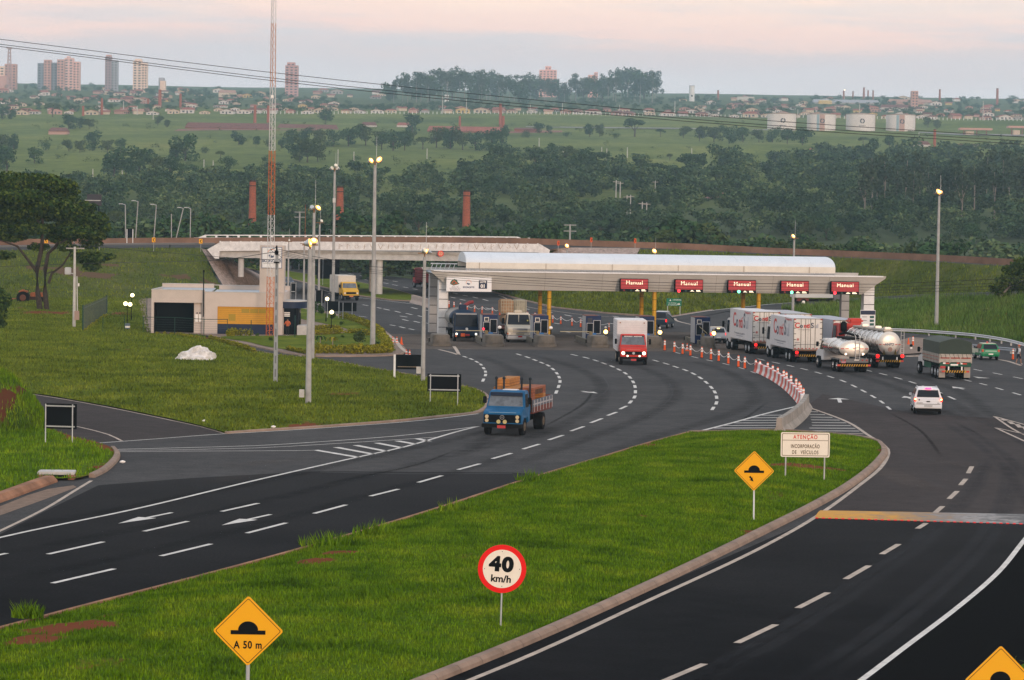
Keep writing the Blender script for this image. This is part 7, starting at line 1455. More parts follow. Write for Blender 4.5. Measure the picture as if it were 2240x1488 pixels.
t, tap = car('van', 'dark blue estate with a pale roof leaving behind the fourth booth', 1441, 719, -14, 4.6, .86, pf2 and [(-2.2, .4), (-2.25, .65), (-2.2, 1.0), (-2.1, 1.08), (-1.95, 1.72), (-1.7, 1.8), (.4, 1.8), (1.1, 1.1), (2.0, .98), (2.25, .7), (2.2, .4)], 1.05, 1.8, m_('car_navy', (.02, .035, .06), .4, coat=.4))
pane(t, 'rear_window', [(-.7, -2.14, 1.15), (.7, -2.14, 1.15), (.6, -1.99, 1.66), (-.6, -1.99, 1.66)], GLASS, .03); bxp(t, 'roof_panel', WHITE, -.62, .62, -1.75, .4, 1.795, 1.82, bev=.01); bxp(t, 'tailgate_trim', CONCL, -.7, .7, -2.27, -2.22, 1.0, 1.06)
for s in (-1, 1): bxp(t, 'tail_lamp', TLAMP, s*.78-.07, s*.78+.07, -2.27, -2.15, .72, 1.0, bev=.02)
t, tap = car('hatchback', 'slate blue car far down the road beside the sign tower', 622, 628, 196, 4.0, .84, pf2, 1.0, 1.56, m_('car_slate', (.08, .12, .17), .35, coat=.5)); pane(t, 'windscreen', [(.68, .80, 1.06), (-.68, .80, 1.06), (-.58, .22, 1.48), (.58, .22, 1.48)], GLASSL, .03); lamps(t, 'headlight', [(-.6, 1.97, .72), (.6, 1.97, .72)], HLAMP, .09)
t = vehicle('farm_tractor', 'old orange farm tractor parked on the grass behind the big tree', 'tractor', 68, 665, 0, -84); TO_ = m_('tractor_orange', (.34, .10, .035), .6, noise=.3)
for x in (-.85, .85):
    for y, r, w_ in ((-.95, .78, .38), (1.15, .45, .22)): mb = MB(); mb.cyl((x-w_/2, y, r), (x+w_/2, y, r), r, r, 20); o = mb.build('wheel', DARK, t); mb = MB(); s = 1 if x > 0 else -1; mb.cyl((x+s*w_/2, y, r), (x+s*(w_/2+.03), y, r), r*.5, r*.42, 14); mb.build('rim', m_('rim_rust', (.13, .05, .03), .8), o)
bxp(t, 'engine_bonnet', TO_, -.32, .32, -.1, 1.6, .85, 1.42, bev=.1); bxp(t, 'engine_block', m_('engine_dark', (.05, .025, .02), .8), -.3, .3, -.6, 1.5, .5, .9, bev=.04); bxp(t, 'fender', TO_, -1.02, -.62, -1.5, -.3, 1.42, 1.62, bev=.08); bxp(t, 'fender', TO_, .62, 1.02, -1.5, -.3, 1.42, 1.62, bev=.08); bxp(t, 'driver_seat', TO_, -.25, .25, -1.2, -.75, 1.2, 1.75, bev=.06); mb = MB(); mb.tube([(0, -.2, 1.35), (0, -.42, 1.75)], .03, 5); mb.disc((0, -.42, 1.76), .2, 'z', n=12); mb.build('steering_wheel', UNDER, t); mb = MB(); mb.tube([(0, -1.4, .7), (0, -2.6, .55)], .08, 6); mb.box(-.8, .8, -3.8, -2.4, .35, .7, bev=.08); mb.build('mower_deck', m_('mower_rust', (.36, .13, .07), .8, noise=.3), t); mb = MB(); mb.cyl((.2, 1.2, 1.4), (.2, 1.2, 1.95), .035, .035, 6); mb.build('exhaust_pipe', UNDER, t)
def person(label, u, v, deg, h, top, legs, shoes, hat=None, stride=.0, bare_legs=False, arms=None, sleeves=True):
    p = G(u, v, .0 if u > 1000 else .16); t = thing('person', label, 'person', p, R(deg)); k = h/1.75
    J = {'pel': (0, 0, .93), 'wa': (0, .01, 1.08), 'ch': (0, .0, 1.32), 'nk': (0, .01, 1.47), 'hd0': (0, .02, 1.56), 'hd1': (0, .03, 1.68)}
    for s, n in ((-1, 'l'), (1, 'r')):
        f = stride*s
        J['hp'+n] = (s*.09, 0, .90); J['kn'+n] = (s*.10, f*.5+.03, .50); J['an'+n] = (s*.10, f*1.0-.02*abs(f), .09 + max(0, -f)*.12); J['to'+n] = (s*.12, f*1.0+.15, .03 + max(0, -f)*.02)
        J['sh'+n] = (s*.19, 0, 1.40); e, w_ = (arms or {}).get(n, ((s*.26, -f*.35-.03, 1.14), (s*.27, -f*.6+.08, .92))); J['el'+n] = e; J['wr'+n] = w_
        J['hn'+n] = tuple(Vector(w_) + (Vector(w_)-Vector(e)).normalized()*.09)
    E = [('pel', 'wa'), ('wa', 'ch'), ('ch', 'nk'), ('nk', 'hd0'), ('hd0', 'hd1')]
    for n in 'lr': E += [('pel', 'hp'+n), ('hp'+n, 'kn'+n), ('kn'+n, 'an'+n), ('an'+n, 'to'+n), ('ch', 'sh'+n), ('sh'+n, 'el'+n), ('el'+n, 'wr'+n), ('wr'+n, 'hn'+n)]
    rad = {'pel': (.15, .11), 'wa': (.135, .1), 'ch': (.165, .115), 'nk': (.058, .058), 'hd0': (.085, .095), 'hd1': (.082, .095)}
    for n in 'lr': rad.update({'hp'+n: (.095, .1), 'kn'+n: (.062, .065), 'an'+n: (.042, .045), 'to'+n: (.04, .03), 'sh'+n: (.07, .07), 'el'+n: (.045, .045), 'wr'+n: (.032, .03), 'hn'+n: (.04, .022)})
    names = list(J); me = bpy.data.meshes.new('body'); me.from_pydata([Vector(J[a])*k for a in names], [(names.index(a), names.index(b)) for a, b in E], [])
    o = bpy.data.objects.new('body', me); COL.objects.link(o); md = o.modifiers.new('s', 'SKIN'); sv = me.skin_vertices[0].data
    for i, a in enumerate(names): sv[i].radius = (rad[a][0]*k, rad[a][1]*k); sv[i].use_root = (a == 'pel')
    o.modifiers.new('d', 'SUBSURF').levels = 2
    dg = bpy.context.evaluated_depsgraph_get(); m2 = bpy.data.meshes.new_from_object(o.evaluated_get(dg)); bpy.data.objects.remove(o); m2.name = 'body'
    for m__ in (SKIN, top, legs, shoes): m2.materials.append(m__)
    for f in m2.polygons:
        c = f.center/k; f.use_smooth = True; arm = abs(c.x) > .215
        if c.z < .10: f.material_index = 3
        elif c.z < (.98): f.material_index = 0 if (arm or (bare_legs and c.z < .52)) else 2
        elif c.z < 1.48: f.material_index = 0 if (arm and (not sleeves or c.z < 1.15)) else 1
    b = bpy.data.objects.new('body', m2); COL.objects.link(b); b.parent = t
    mb = MB(); mb.ball((0, .02*k, 1.68*k), .112*k, sc=(.92, 1.08, .98)); mb.box(-.02*k, .02*k, .10*k, .155*k, 1.60*k, 1.65*k, bev=.008) if False else None; mb.build('hair', m_('dark_hair', (.015, .012, .01), .7), t) if not hat else None
    mb = MB(); mb.ball((0, .125*k, 1.61*k), .022*k, sub=1); mb.build('nose', SKIN, t); mb = MB()
    for s in (-1, 1): mb.ball((s*.035*k, .118*k, 1.645*k), .012*k, sub=1)
    mb.build('eyes', BLACK, t); mb = MB(); mb.box(-.03*k, .03*k, .108*k, .12*k, 1.565*k, 1.575*k); mb.build('mouth', m_('lip', (.2, .07, .06), .6), t)
    if hat: mb = MB(); mb.ball((0, .02*k, 1.72*k), .115*k, sc=(.95, 1.08, .75)); mb.box(-.09*k, .09*k, .1*k, .21*k, 1.69*k, 1.705*k); mb.build('cap', hat, t)
    for n in 'lr':                      # palms end in five short fingers
        w_, e = Vector(J['hn'+n]), Vector(J['el'+n]); d = (w_-Vector(J['wr'+n])).normalized(); side = d.cross(Vector((1, 0, 0))).normalized(); mb = MB()
        for q in range(4): a = (w_ + side*(q-1.5)*.02)*k; mb.tube([a, a + d*.05*k, a + (d*.085+Vector((0, .02, 0)))*k], [.009*k, .008*k, .006*k], 5)
        a = (w_ - d*.04 + side*.035)*k; mb.tube([a, a + (d*.03+side*.03)*k], [.01*k, .007*k], 5); mb.build('fingers', SKIN, t)
    return t
person('person in an orange vest and dark trousers standing at the office porch', 629, 735.5, 160, 1.72, m_('vest_orange', (.55, .12, .04), .7), m_('trousers_dark', (.02, .02, .025), .8), m_('boots_pale', (.5, .45, .4), .7), arms={'l': ((-.30, .05, 1.2), (-.32, .25, 1.12)), 'r': ((.28, .08, 1.18), (.16, .28, 1.14))})
t = person('person in an orange cap, black and white shirt and black shorts walking', 2228, 797.5, -62, 1.68, m_('shirt_white', (.62, .60, .60), .7), m_('shorts_black', (.015, .015, .02), .8), m_('shoes_grey', (.45, .42, .42), .7), hat=m_('cap_orange', (.55, .13, .05), .7), stride=.22, bare_legs=True)
mb = MB(); mb.box(-.19, -.02, -.135, .135, 1.0, 1.40, bev=.05); mb.build('shirt_panel', m_('shirt_black', (.015, .015, .018), .8), t)
_YS = np.concatenate([np.arange(470, 1500, 3.0), np.arange(1500, 6000, 8.0)])
def T(u, v):
    r = ray(u, v); px_, pz_ = r.x/r.y*_YS, HC + r.z/r.y*_YS
    k = np.nonzero(pz_ < H(px_, _YS))[0]
    i = k[0] if len(k) else len(_YS)-1
    return Vector((float(px_[i]), float(_YS[i]), float(H(px_[i], _YS[i]))))
LF_W = leaf_mat('leaves_dark', (.016, .044, .017), (.033, .074, .026), (.062, .108, .036))
LF_P = leaf_mat('leaves_olive', (.032, .056, .016), (.056, .084, .024), (.092, .118, .036))
LF_E = leaf_mat('leaves_eucalyptus', (.024, .045, .028), (.042, .066, .038), (.070, .092, .052))
LF_B = leaf_mat('leaves_big_tree', (.015, .036, .008), (.032, .062, .012), (.090, .120, .018), .1)
LF_H = leaf_mat('hedge_leaves', (.10, .12, .008), (.20, .19, .012), (.30, .26, .02), .1)
LF_G = leaf_mat('shrub_leaves', (.02, .05, .012), (.04, .08, .018), (.08, .12, .03), .2)
def leaf_cloud(lobes, n, size, rg, flat=.5, inner=.35):
    """leaf faces through the volume of ellipsoid lobes (cx,cy,cz,rx,ry,rz)"""
    lo = np.array(lobes); wv = lo[:, 3]*lo[:, 4]*lo[:, 5]; k = rg.choice(len(lo), n, p=wv**.75/np.sum(wv**.75))
    d = rg.normal(size=(n, 3)); d /= np.linalg.norm(d, axis=1)[:, None]
    rad = np.where(rg.random(n) < inner, rg.uniform(.3, .85, n), rg.uniform(.84, 1.08, n))
    c = lo[k, :3] + d*lo[k, 3:]*rad[:, None]
    nrm = d*.7 + rg.normal(size=(n, 3))*.6 + np.array([0, 0, flat]); nrm /= np.linalg.norm(nrm, axis=1)[:, None]
    a = np.cross(nrm, rg.normal(size=(n, 3))); a /= np.linalg.norm(a, axis=1)[:, None]; b = np.cross(nrm, a)
    s = size*rg.uniform(.55, 1.35, n)[:, None]; q = rg.uniform(.5, .9, n)[:, None]
    V = np.stack([c+a*s, c+b*s*q, c-a*s*.9, c-b*s*q*1.1], 1).reshape(-1, 3)
    return V
def quads(n): return np.arange(n*4).reshape(-1, 4)
def mesh_only(nm, V, F, mt):
    o = npmesh(nm, V, F, mt); me = o.data; bpy.data.objects.remove(o); return me
def trunk_mesh(nm, segs, mt):
    mb = MB()
    for pts, r in segs: mb.tube(pts, r, 7)
    o = mb.build(nm, mt); me = o.data; bpy.data.objects.remove(o); return me
VAR = {}
def add_var(kind, i, lobes, n, size, segs, lm, bm_, flat=.5, inner=.35):
    rg = np.random.default_rng(100*i + len(kind)); V = leaf_cloud(lobes, n, size, rg, flat, inner)
    VAR.setdefault(kind, []).append((mesh_only('crown', V, quads(n), lm), trunk_mesh('trunk', segs, bm_), V))
rr_ = random.Random(11)
for i in range(6):      # broadleaf, unit height
    L = [(0, 0, .55, .30, .30, .3)]
    for k in range(9): a = rr_.uniform(0, 6.28); q = rr_.uniform(.14, .38); s = rr_.uniform(.12, .23); L.append((q*math.cos(a), q*math.sin(a), rr_.uniform(.16, .84), s, s, s*rr_.uniform(.6, .95)))
    add_var('broad', i, L, 1000, .043, [([(0, 0, -.05), (.01, 0, .2), (-.01, .01, .45)], [.035, .028, .018]), ([(0, 0, .25), (.12, .05, .5)], [.02, .01]), ([(0, 0, .22), (-.13, .02, .5)], [.02, .01])], (LF_W, LF_P, LF_W)[i % 3], BARK)
for i in range(4):      # spreading crown on a visible trunk
    L = [(0, 0, .72, .34, .34, .14)]
    for k in range(8): a = rr_.uniform(0, 6.28); q = rr_.uniform(.2, .42); s = rr_.uniform(.12, .2); L.append((q*math.cos(a), q*math.sin(a), rr_.uniform(.55, .86), s, s, s*.6))
    add_var('spread', i, L, 820, .042, [([(0, 0, -.05), (.02, 0, .3), (0, .01, .6)], [.04, .03, .02]), ([(0, 0, .3), (.2, .05, .62)], [.022, .01]), ([(0, 0, .28), (-.2, -.03, .6)], [.022, .01])], (LF_W, LF_P)[i % 2], BARK)
for i in range(5):      # eucalyptus: tall, gappy, pale stems
    L = []
    for k in range(11): a = rr_.uniform(0, 6.28); q = rr_.uniform(.0, .20); z = rr_.uniform(.34, .95); s = rr_.uniform(.06, .12)*(1.2-abs(z-.7)); L.append((q*math.cos(a), q*math.sin(a), z, s, s, s*1.05))
    add_var('eucalypt', i, L, 560, .028, [([(0, 0, -.03), (.01, 0, .5), (-.01, .01, .9)], [.016, .011, .004]), ([(0, 0, .4), (.1, .03, .75)], [.008, .003]), ([(0, 0, .35), (-.1, -.02, .7)], [.008, .003])], LF_E, BARKL, .2)
for i in range(4):      # shrub
    L = [(rr_.uniform(-.4, .4), rr_.uniform(-.3, .3), rr_.uniform(.25, .55), rr_.uniform(.25, .42), rr_.uniform(.25, .4), rr_.uniform(.25, .42)) for k in range(6)]
    add_var('shrub', i, L, 420, .055, [([(0, 0, -.05), (0, 0, .3)], [.03, .02])], (LF_P, LF_W)[i % 2], BARK)
def ordered(items, name, cat, group, phrase, seg, kindf):
    """items: (u, point, height, kind); labels count along each named stretch so that each one is single"""
    by = {}
    for it in items: by.setdefault(seg(it), []).append(it)
    for sg, L in by.items():
        L.sort(key=lambda i: i[0])
        for j, (u, p, h, kd) in enumerate(L):
            cm, tm, _ = VAR[kd][(j*7 + int(u)) % len(VAR[kd])]
            t = thing(name(kd), phrase(kd, h, ORD[j % 50], sg), cat, p, rr_.uniform(0, 6.28), group)
            wx = rr_.uniform(.9, 1.25); t.scale = (h*wx, h*wx, h)
            for nm, me in (('crown', cm), ('trunk', tm)): o = bpy.data.objects.new(nm, me); COL.objects.link(o); o.parent = t
def segname(u):
    for a, s in ((230, 'above the big tree'), (540, 'above the slanting street lamps'), (760, 'round the lattice mast and first chimneys'), (1010, 'between the middle and third chimneys'), (1350, 'above the canopy board end'), (1640, 'above the middle lane signs'), (1900, 'above the last lane signs')):
        if u < a: return s
    return 'above the guardrail pole'
KN = {'broad': 'bushy', 'spread': 'spreading', 'eucalypt': 'tall slender', 'shrub': 'low rounded'}
nmf = lambda kd: {'eucalypt': 'eucalyptus_tree', 'shrub': 'shrub'}.get(kd, 'broadleaf_tree')
PT = [(115, 256, 34, 's'), (150, 284, 32, 'b'), (175, 283, 28, 'b'), (195, 284, 24, 'b'), (5, 262, 30, 'b'), (25, 262, 22, 'b'), (345, 276, 24, 'b'), (365, 279, 18, 'b'), (205, 330, 42, 'b'), (30, 328, 34, 'b'), (5, 330, 40, 'b'), (75, 358, 34, 'b'), (15, 375, 60, 'b'), (-25, 370, 66, 'b'),
      (150, 332, 26, 'b'), (175, 335, 30, 'b'), (235, 334, 30, 'b'), (265, 334, 30, 'b'), (405, 352, 56, 'b'), (385, 350, 40, 'b'), (305, 386, 62, 'b'), (250, 386, 62, 'b'), (275, 388, 44, 'b'), (340, 390, 50, 'b'), (372, 390, 46, 'b'), (430, 389, 28, 'b'), (400, 390, 30, 'b'), (500, 374, 34, 'b'), (522, 318, 30, 'b'), (482, 350, 22, 's'),
      (712, 272, 36, 'b'), (672, 356, 60, 'b'), (655, 354, 44, 'b'), (695, 354, 40, 'b'), (640, 322, 40, 'b'), (665, 320, 40, 'b'), (700, 320, 38, 'b'), (730, 322, 36, 'b'), (762, 322, 46, 'b'), (800, 320, 50, 'b'), (835, 328, 44, 'b'), (860, 330, 48, 'b'), (885, 330, 46, 'b'), (902, 290, 40, 'b'), (895, 320, 34, 'b'), (925, 328, 30, 's'),
      (955, 324, 48, 'b'), (985, 326, 50, 'b'), (1012, 330, 46, 'b'), (1040, 330, 40, 'b'), (1075, 330, 46, 'b'), (1098, 326, 40, 'b'), (1180, 292, 26, 'b'), (1200, 293, 18, 'b'), (1290, 300, 30, 'b'), (1312, 300, 30, 'b'), (1388, 300, 42, 's'), (1240, 300, 14, 'h'), (1445, 300, 18, 's'), (1495, 304, 28, 'b'), (1530, 310, 36, 'b'), (1562, 312, 38, 'b'),
      (1595, 315, 40, 'b'), (1625, 312, 38, 'b'), (1660, 312, 30, 'b'), (1690, 312, 34, 'b'), (1722, 315, 36, 'b'), (1755, 318, 40, 'b'), (1465, 352, 17, 's'), (1888, 318, 20, 's'), (1945, 325, 30, 'b'), (1910, 335, 34, 'b'), (1840, 334, 14, 'h'), (2030, 280, 24, 'b'), (2050, 283, 22, 'b'), (1105, 300, 26, 'b'), (1150, 302, 18, 'h'), (1345, 303, 16, 'h'),
      (560, 322, 24, 'b'), (590, 322, 20, 'h'), (615, 326, 24, 'b'), (100, 330, 22, 'h'), (330, 340, 16, 'h'), (450, 336, 18, 'h'), (580, 355, 16, 'h'), (780, 352, 14, 'h'), (1210, 352, 40, 'b'), (1170, 360, 42, 'b'), (1240, 362, 46, 'b'), (1280, 365, 40, 'b'), (1130, 372, 36, 'b')]
KD = {'b': 'broad', 's': 'spread', 'e': 'eucalypt', 'h': 'shrub'}
items = []
for u, v, hp, kd in PT: p = T(u, v); items.append((u, p, hp*p.y/FPX*1.05, KD[kd]))
ordered(items, nmf, 'tree', 'trees scattered on the pasture', lambda kd, h, o, s: f'{o} {KN[kd]} pasture tree from the left {s}', lambda i: segname(i[0]), None)
items, mass = [], []
def wood_ok(u, v):
    if 930 < u < 1190 and 452 < v < 482 and rr_.random() < .85: return False
    if 1110 < u < 1250 and 462 < v < 480: return False
    if 560 < u < 760 and 455 < v < 472 and rr_.random() < .7: return False
    if 1430 < u < 1640 and 415 < v < 436 and rr_.random() < .75: return False
    if v < 512 and fbm(u/120., v/26., 3) > .66 and rr_.random() < .6: return False
    return True
for v in np.arange(352, 536, 3.6):
    for k in range(62):
        u = rr_.uniform(-140, 2380); vv = v + rr_.uniform(-2, 2); vp = vv - .0157*(u-1120)
        lim = np.interp(u, [-140, 200, 560, 700, 860, 960, 1110, 1300, 1600, 1850, 2000, 2380], [418, 416, 398, 392, 398, 398, 352, 372, 372, 350, 334, 332])
        if vv < lim or not wood_ok(u, vv): continue
        d = 1 if vv > lim + 8 else .5
        if rr_.random() > (.52 if vv > 430 else .72)*d: continue
        if vv > 517 + .0157*(u-1120):
            Y = rr_.uniform(500, 690); p = P3(u, 500, Y); p.z = -.4; h = rr_.uniform(5.5, 9.8)
        else: p = T(u, vv); h = rr_.uniform(5.2, 9.0)*np.clip(p.y/1000, .75, 1.5)
        kd = rr_.choice(('broad', 'broad', 'broad', 'spread', 'shrub'))
        if kd == 'shrub': h *= .5
        mass.append((u, p, h, kd))
FRONT = [(980, 470, 9.5), (1010, 505, 9), (1045, 505, 10.5), (1075, 508, 9), (1130, 520, 8.5), (1165, 520, 9), (1190, 525, 10), (1215, 520, 10.5), (1235, 525, 9), (1260, 528, 7.5), (1430, 530, 10), (1455, 540, 11.5), (1480, 545, 12), (1505, 540, 11.5), (1530, 545, 10), (1550, 540, 8.5), (1410, 540, 8), (1385, 525, 6.5),
         (1765, 490, 8), (1800, 485, 8.5), (1840, 480, 8.8), (1875, 478, 8.2), (2000, 470, 6.5), (2040, 465, 8.5), (2060, 460, 9.2), (2085, 460, 7), (760, 530, 10), (790, 540, 12.5), (820, 540, 12), (850, 540, 10.5), (880, 550, 9), (230, 510, 9), (260, 520, 9.5), (320, 515, 9), (360, 520, 10), (395, 515, 9.5), (430, 520, 11), (460, 525, 11.5), (490, 520, 11), (520, 525, 10),
         (60, 500, 9), (10, 505, 10), (-40, 500, 9), (110, 520, 8.5), (600, 540, 7), (640, 545, 7.5), (690, 540, 7), (920, 545, 7.5), (1310, 545, 6.5), (1345, 545, 7), (1590, 520, 8), (1625, 515, 7.5), (1660, 515, 8.5), (1700, 505, 8), (1730, 500, 8.5)]
for i, (u, Y, h) in enumerate(FRONT): p = P3(u, 500, Y + 20); p.z = -.45; items.append((u, p, h*1.02, 'broad' if i % 4 else 'spread'))
ordered(items, nmf, 'tree', 'trees just behind the overpass', lambda kd, h, o, s: f'{o} {KN[kd]} overpass-side tree from the left {s}', lambda i: segname(i[0]), None)
items = []
for i in range(26):
    u = 1890 + i*17 + rr_.uniform(-8, 8); p = T(u, rr_.uniform(452, 492)); items.append((u, p, rr_.uniform(14, 21)*p.y/1000, 'eucalypt'))
ordered(items, nmf, 'tree', 'eucalyptus at the wood edge by the guardrail pole', lambda kd, h, o, s: f'{o} tall slender eucalyptus from the left {s}', lambda i: segname(i[0]), None)
mass.sort(key=lambda m: m[1].y); near_ = mass[:10**9]; own = [m for m in mass if m[3] != 'shrub' and 660 < m[1].y][:50]
ordered(own, nmf, 'tree', 'nearest trees of the valley wood', lambda kd, h, o, s: f'{o} {KN[kd]} valley wood tree from the left {s}', lambda i: segname(i[0]), None)
ids = {id(m) for m in own}; VV = []
for m in mass:
    if id(m) in ids: continue
    V = VAR[m[3]][rr_.randrange(len(VAR[m[3]]))][2].reshape(-1, 4, 3); a = rr_.uniform(0, 6.28); ca, sa = math.cos(a), math.sin(a)
    pick = RNG.choice(len(V), min(len(V), 420), replace=False); V = V[pick]*m[2]; c_ = V.mean(1, keepdims=True); V = c_ + (V-c_)*1.4
    X_ = V[..., 0]*ca - V[..., 1]*sa; Y_ = V[..., 0]*sa + V[..., 1]*ca
    VV.append(np.stack([X_*1.1 + m[1].x, Y_*1.1 + m[1].y, V[..., 2] + m[1].z], -1).reshape(-1, 3))
V = np.concatenate(VV); WOODM = leaf_mat('woodland_leaves', (.021, .048, .022), (.042, .078, .033), (.074, .112, .046), 0)
wt_ = WOODM.node_tree; wb = wt_.nodes['Principled BSDF']; src = wb.inputs['Base Color'].links[0].from_socket
gp = NN(wt_, 'ShaderNodeNewGeometry'); wn = NN(wt_, 'ShaderNodeTexNoise'); wn.inputs['Scale'].default_value = .05; wn.inputs['Detail'].default_value = 3; wt_.links.new(gp.outputs['Position'], wn.inputs[0])
wt_.links.new(MIX(wt_, 1.0, src, RAMP(wt_, wn.outputs[0], [(.34, (.68, .76, .74)), (.48, (1.05, 1.05, 1.08)), (.64, (2.1, 1.75, 1.6))]), 'MULTIPLY'), wb.inputs['Base Color'])
o = npmesh('woodland', V, quads(len(V)//4), WOODM); o['kind'] = 'stuff'; tag(o, 'dense dark green woodland filling the valley beyond the overpass', 'woodland')
VV = []
for k in range(900):
    u = rr_.uniform(-120, 2360); v = rr_.uniform(270, 420); p = T(u, v)
    if fbm(p.x/70., p.y/70., 3) < .50: continue
    V = VAR['shrub'][k % 4][2].reshape(-1, 4, 3); V = V[RNG.choice(len(V), 40, replace=False)]*rr_.uniform(1.2, 3.2)*p.y/1400; c_ = V.mean(1, keepdims=True); V = c_ + (V-c_)*1.8
    VV.append((V + np.array(p)).reshape(-1, 3))
V = np.concatenate(VV); o = npmesh('scrub', V, quads(len(V)//4), LF_P); o['kind'] = 'stuff'; tag(o, 'low scrub dotted over the far pasture', 'scrub')
items = []
for i in range(64):
    u = 850 + i*9.4 + rr_.uniform(-5, 5); p = T(u, 221 + rr_.uniform(-3, 4)); top = np.interp(u, [845, 870, 930, 1000, 1090, 1110, 1140, 1170, 1200, 1235, 1265, 1290, 1320, 1350, 1380, 1430, 1450], [185, 165, 154, 152, 158, 172, 168, 165, 176, 172, 158, 180, 160, 152, 154, 153, 195])
    items.append((u, p, (224-top)*p.y/FPX*rr_.uniform(.86, 1.04), 'eucalypt' if i % 5 else 'broad'))
ordered(items, nmf, 'tree', 'eucalyptus grove on the ridge', lambda kd, h, o, s: f'{o} {KN[kd]} tree from the left in the ridge grove {s}', lambda i: 'left of the pink block' if i[0] < 1150 else 'right of the pink block', None)
items = []
for i in range(72):
    u = rr_.uniform(-60, 2300); b = np.interp(u, [0, 600, 1100, 1700, 2240], [250, 246, 246, 256, 264]); v = b - 2 - rr_.random()**1.2*np.interp(u, [0, 500, 850, 1450, 2240], [58, 40, 14, 30, 42])
    p = T(u, v); items.append((u, p, rr_.uniform(8.5, 15)*p.y/FPX, rr_.choice(('broad', 'broad', 'spread', 'broad'))))
def townseg(i):
    u = i[0]
    for a, s in ((110, 'at the far-left edge of town'), (215, 'below the twin pink towers'), (330, 'below the two slim towers'), (460, 'round the blue water tower'), (600, 'left of the lattice mast'), (850, 'between the lattice mast and the grove'), (1150, 'below the first half of the grove'), (1450, 'below the second half of the grove'), (1600, 'round the white water tower'), (1700, 'left of the white tanks'), (1860, 'behind the first two white tanks'), (2010, 'behind the last two white tanks')):
        if u < a: return s
    return 'right of the white tanks'
ordered(items, nmf, 'tree', 'trees among the town houses', lambda kd, h, o, s: f'{o} {KN[kd]} street tree from the left {s}', townseg, None)
VV = []
for k in range(900):
    u = rr_.uniform(-80, 2340); b = np.interp(u, [0, 600, 1100, 1700, 2240], [250, 247, 246, 256, 264]); dp = rr_.random()**1.1*np.interp(u, [0, 500, 850, 1450, 1700, 2240], [62, 48, 12, 34, 40, 48])
    if dp < 3 and rr_.random() < .5: continue
    p = T(u, b - dp); V = VAR['broad'][k % 6][2].reshape(-1, 4, 3); V = V[RNG.choice(len(V), 150, replace=False)]*rr_.uniform(6.5, 13)*p.y/FPX; c_ = V.mean(1, keepdims=True); V = (c_ + (V-c_)*1.9)*np.array([1.5, 1.2, .95])
    VV.append((V + np.array(p)).reshape(-1, 3))
V = np.concatenate(VV); o = npmesh('town_woods', V, quads(len(V)//4), LF_W); o['kind'] = 'stuff'; tag(o, 'dark mass of garden trees filling the town between its houses', 'trees')
bt0 = G(97, 681, .1); sB = scale_at(bt0); t = thing('big_tree', 'big dark spreading tree with forked trunk on the lawn', 'tree', bt0)
q = lambda u, v, y=0: Vector(((u-97)/sB, y, (681-v)/sB)); mb = MB()
for pts, r in (([q(88, 684), q(82, 640), q(80, 590), q(90, 545), q(92, 500), (q(88, 455, .5))], [.36, .30, .27, .24, .18, .08]), ([q(103, 684), q(98, 640), q(98, 590), q(104, 555), q(118, 540, .4), q(140, 500, .6), q(165, 470, .8)], [.34, .28, .24, .20, .15, .12, .06]),
               ([q(80, 595), q(62, 570, -.3), q(40, 540, -.8), q(8, 528, -1.4), q(-40, 520, -2)], [.2, .16, .12, .08, .05]), ([q(106, 620), q(112, 598, .2), q(135, 580, .4), q(152, 552, .5), q(160, 530, .6)], [.17, .14, .11, .09, .05]),
               ([q(92, 500), q(70, 470, .5), q(40, 440, 1)], [.14, .1, .05]), ([q(104, 555), (q(130, 535, -.6)), q(175, 500, -1)], [.12, .09, .05]), ([q(97, 600), q(125, 590, -.4)], [.07, .04])): mb.tube(pts, r, 9)
mb.build('trunk', m_('bark_dark', (.050, .036, .028), .9, noise=.4, nscale=4.0), t)
lobes = []
for u, v, ru, rv, y in [(20, 400, 60, 22, .5), (80, 398, 50, 18, 1), (125, 405, 40, 16, 0), (-20, 420, 60, 26, 0), (50, 430, 62, 18, -1.5), (120, 432, 46, 15, 1.2), (150, 415, 22, 12, .4), (140, 462, 54, 16, 0), (190, 476, 44, 16, .4), (215, 495, 26, 12, 0), (170, 505, 44, 15, -1), (195, 530, 26, 13, .6), (40, 475, 58, 14, 1), (70, 500, 46, 13, -.6),
                         (-10, 500, 40, 22, 0), (10, 560, 28, 8, -1), (20, 520, 36, 10, .5), (130, 520, 34, 12, .8), (195, 562, 42, 12, .2), (200, 580, 20, 11, 0), (230, 558, 22, 8, 0), (105, 470, 40, 14, 1.5), (80, 540, 24, 9, .8), (60, 460, 60, 14, 0), (110, 445, 50, 14, -.8), (170, 450, 36, 12, .9), (160, 490, 40, 11, 1), (30, 445, 50, 16, 1), (205, 515, 26, 10, .4), (120, 500, 36, 10, 1), (150, 540, 22, 9, -1), (-30, 470, 46, 18, .6), (-50, 440, 60, 40, 0)]:
    c = q(u, v, y); lobes.append((c.x, c.y, c.z, ru/sB, ru/sB*.8, rv/sB))
V = leaf_cloud(lobes, 36000, .20, np.random.default_rng(4), .9, .4); npmesh('crown', V, quads(36000), LF_B, parent=t)
p = G(-8, 722, .1); s = scale_at(p); t = thing('shrub', 'dark shrub at the very edge of the lawn beside the tractor', 'shrub', p); V = leaf_cloud([(0, 0, 1.5, 1.0, .8, 1.2), (.3, 0, 2.9, 1.1, .9, 1.0), (-.4, .2, 3.4, 1.2, 1, 1.0), (.1, 0, .6, .8, .7, .6)], 2600, .17, np.random.default_rng(5)); npmesh('foliage', V, quads(2600), LF_B, parent=t)
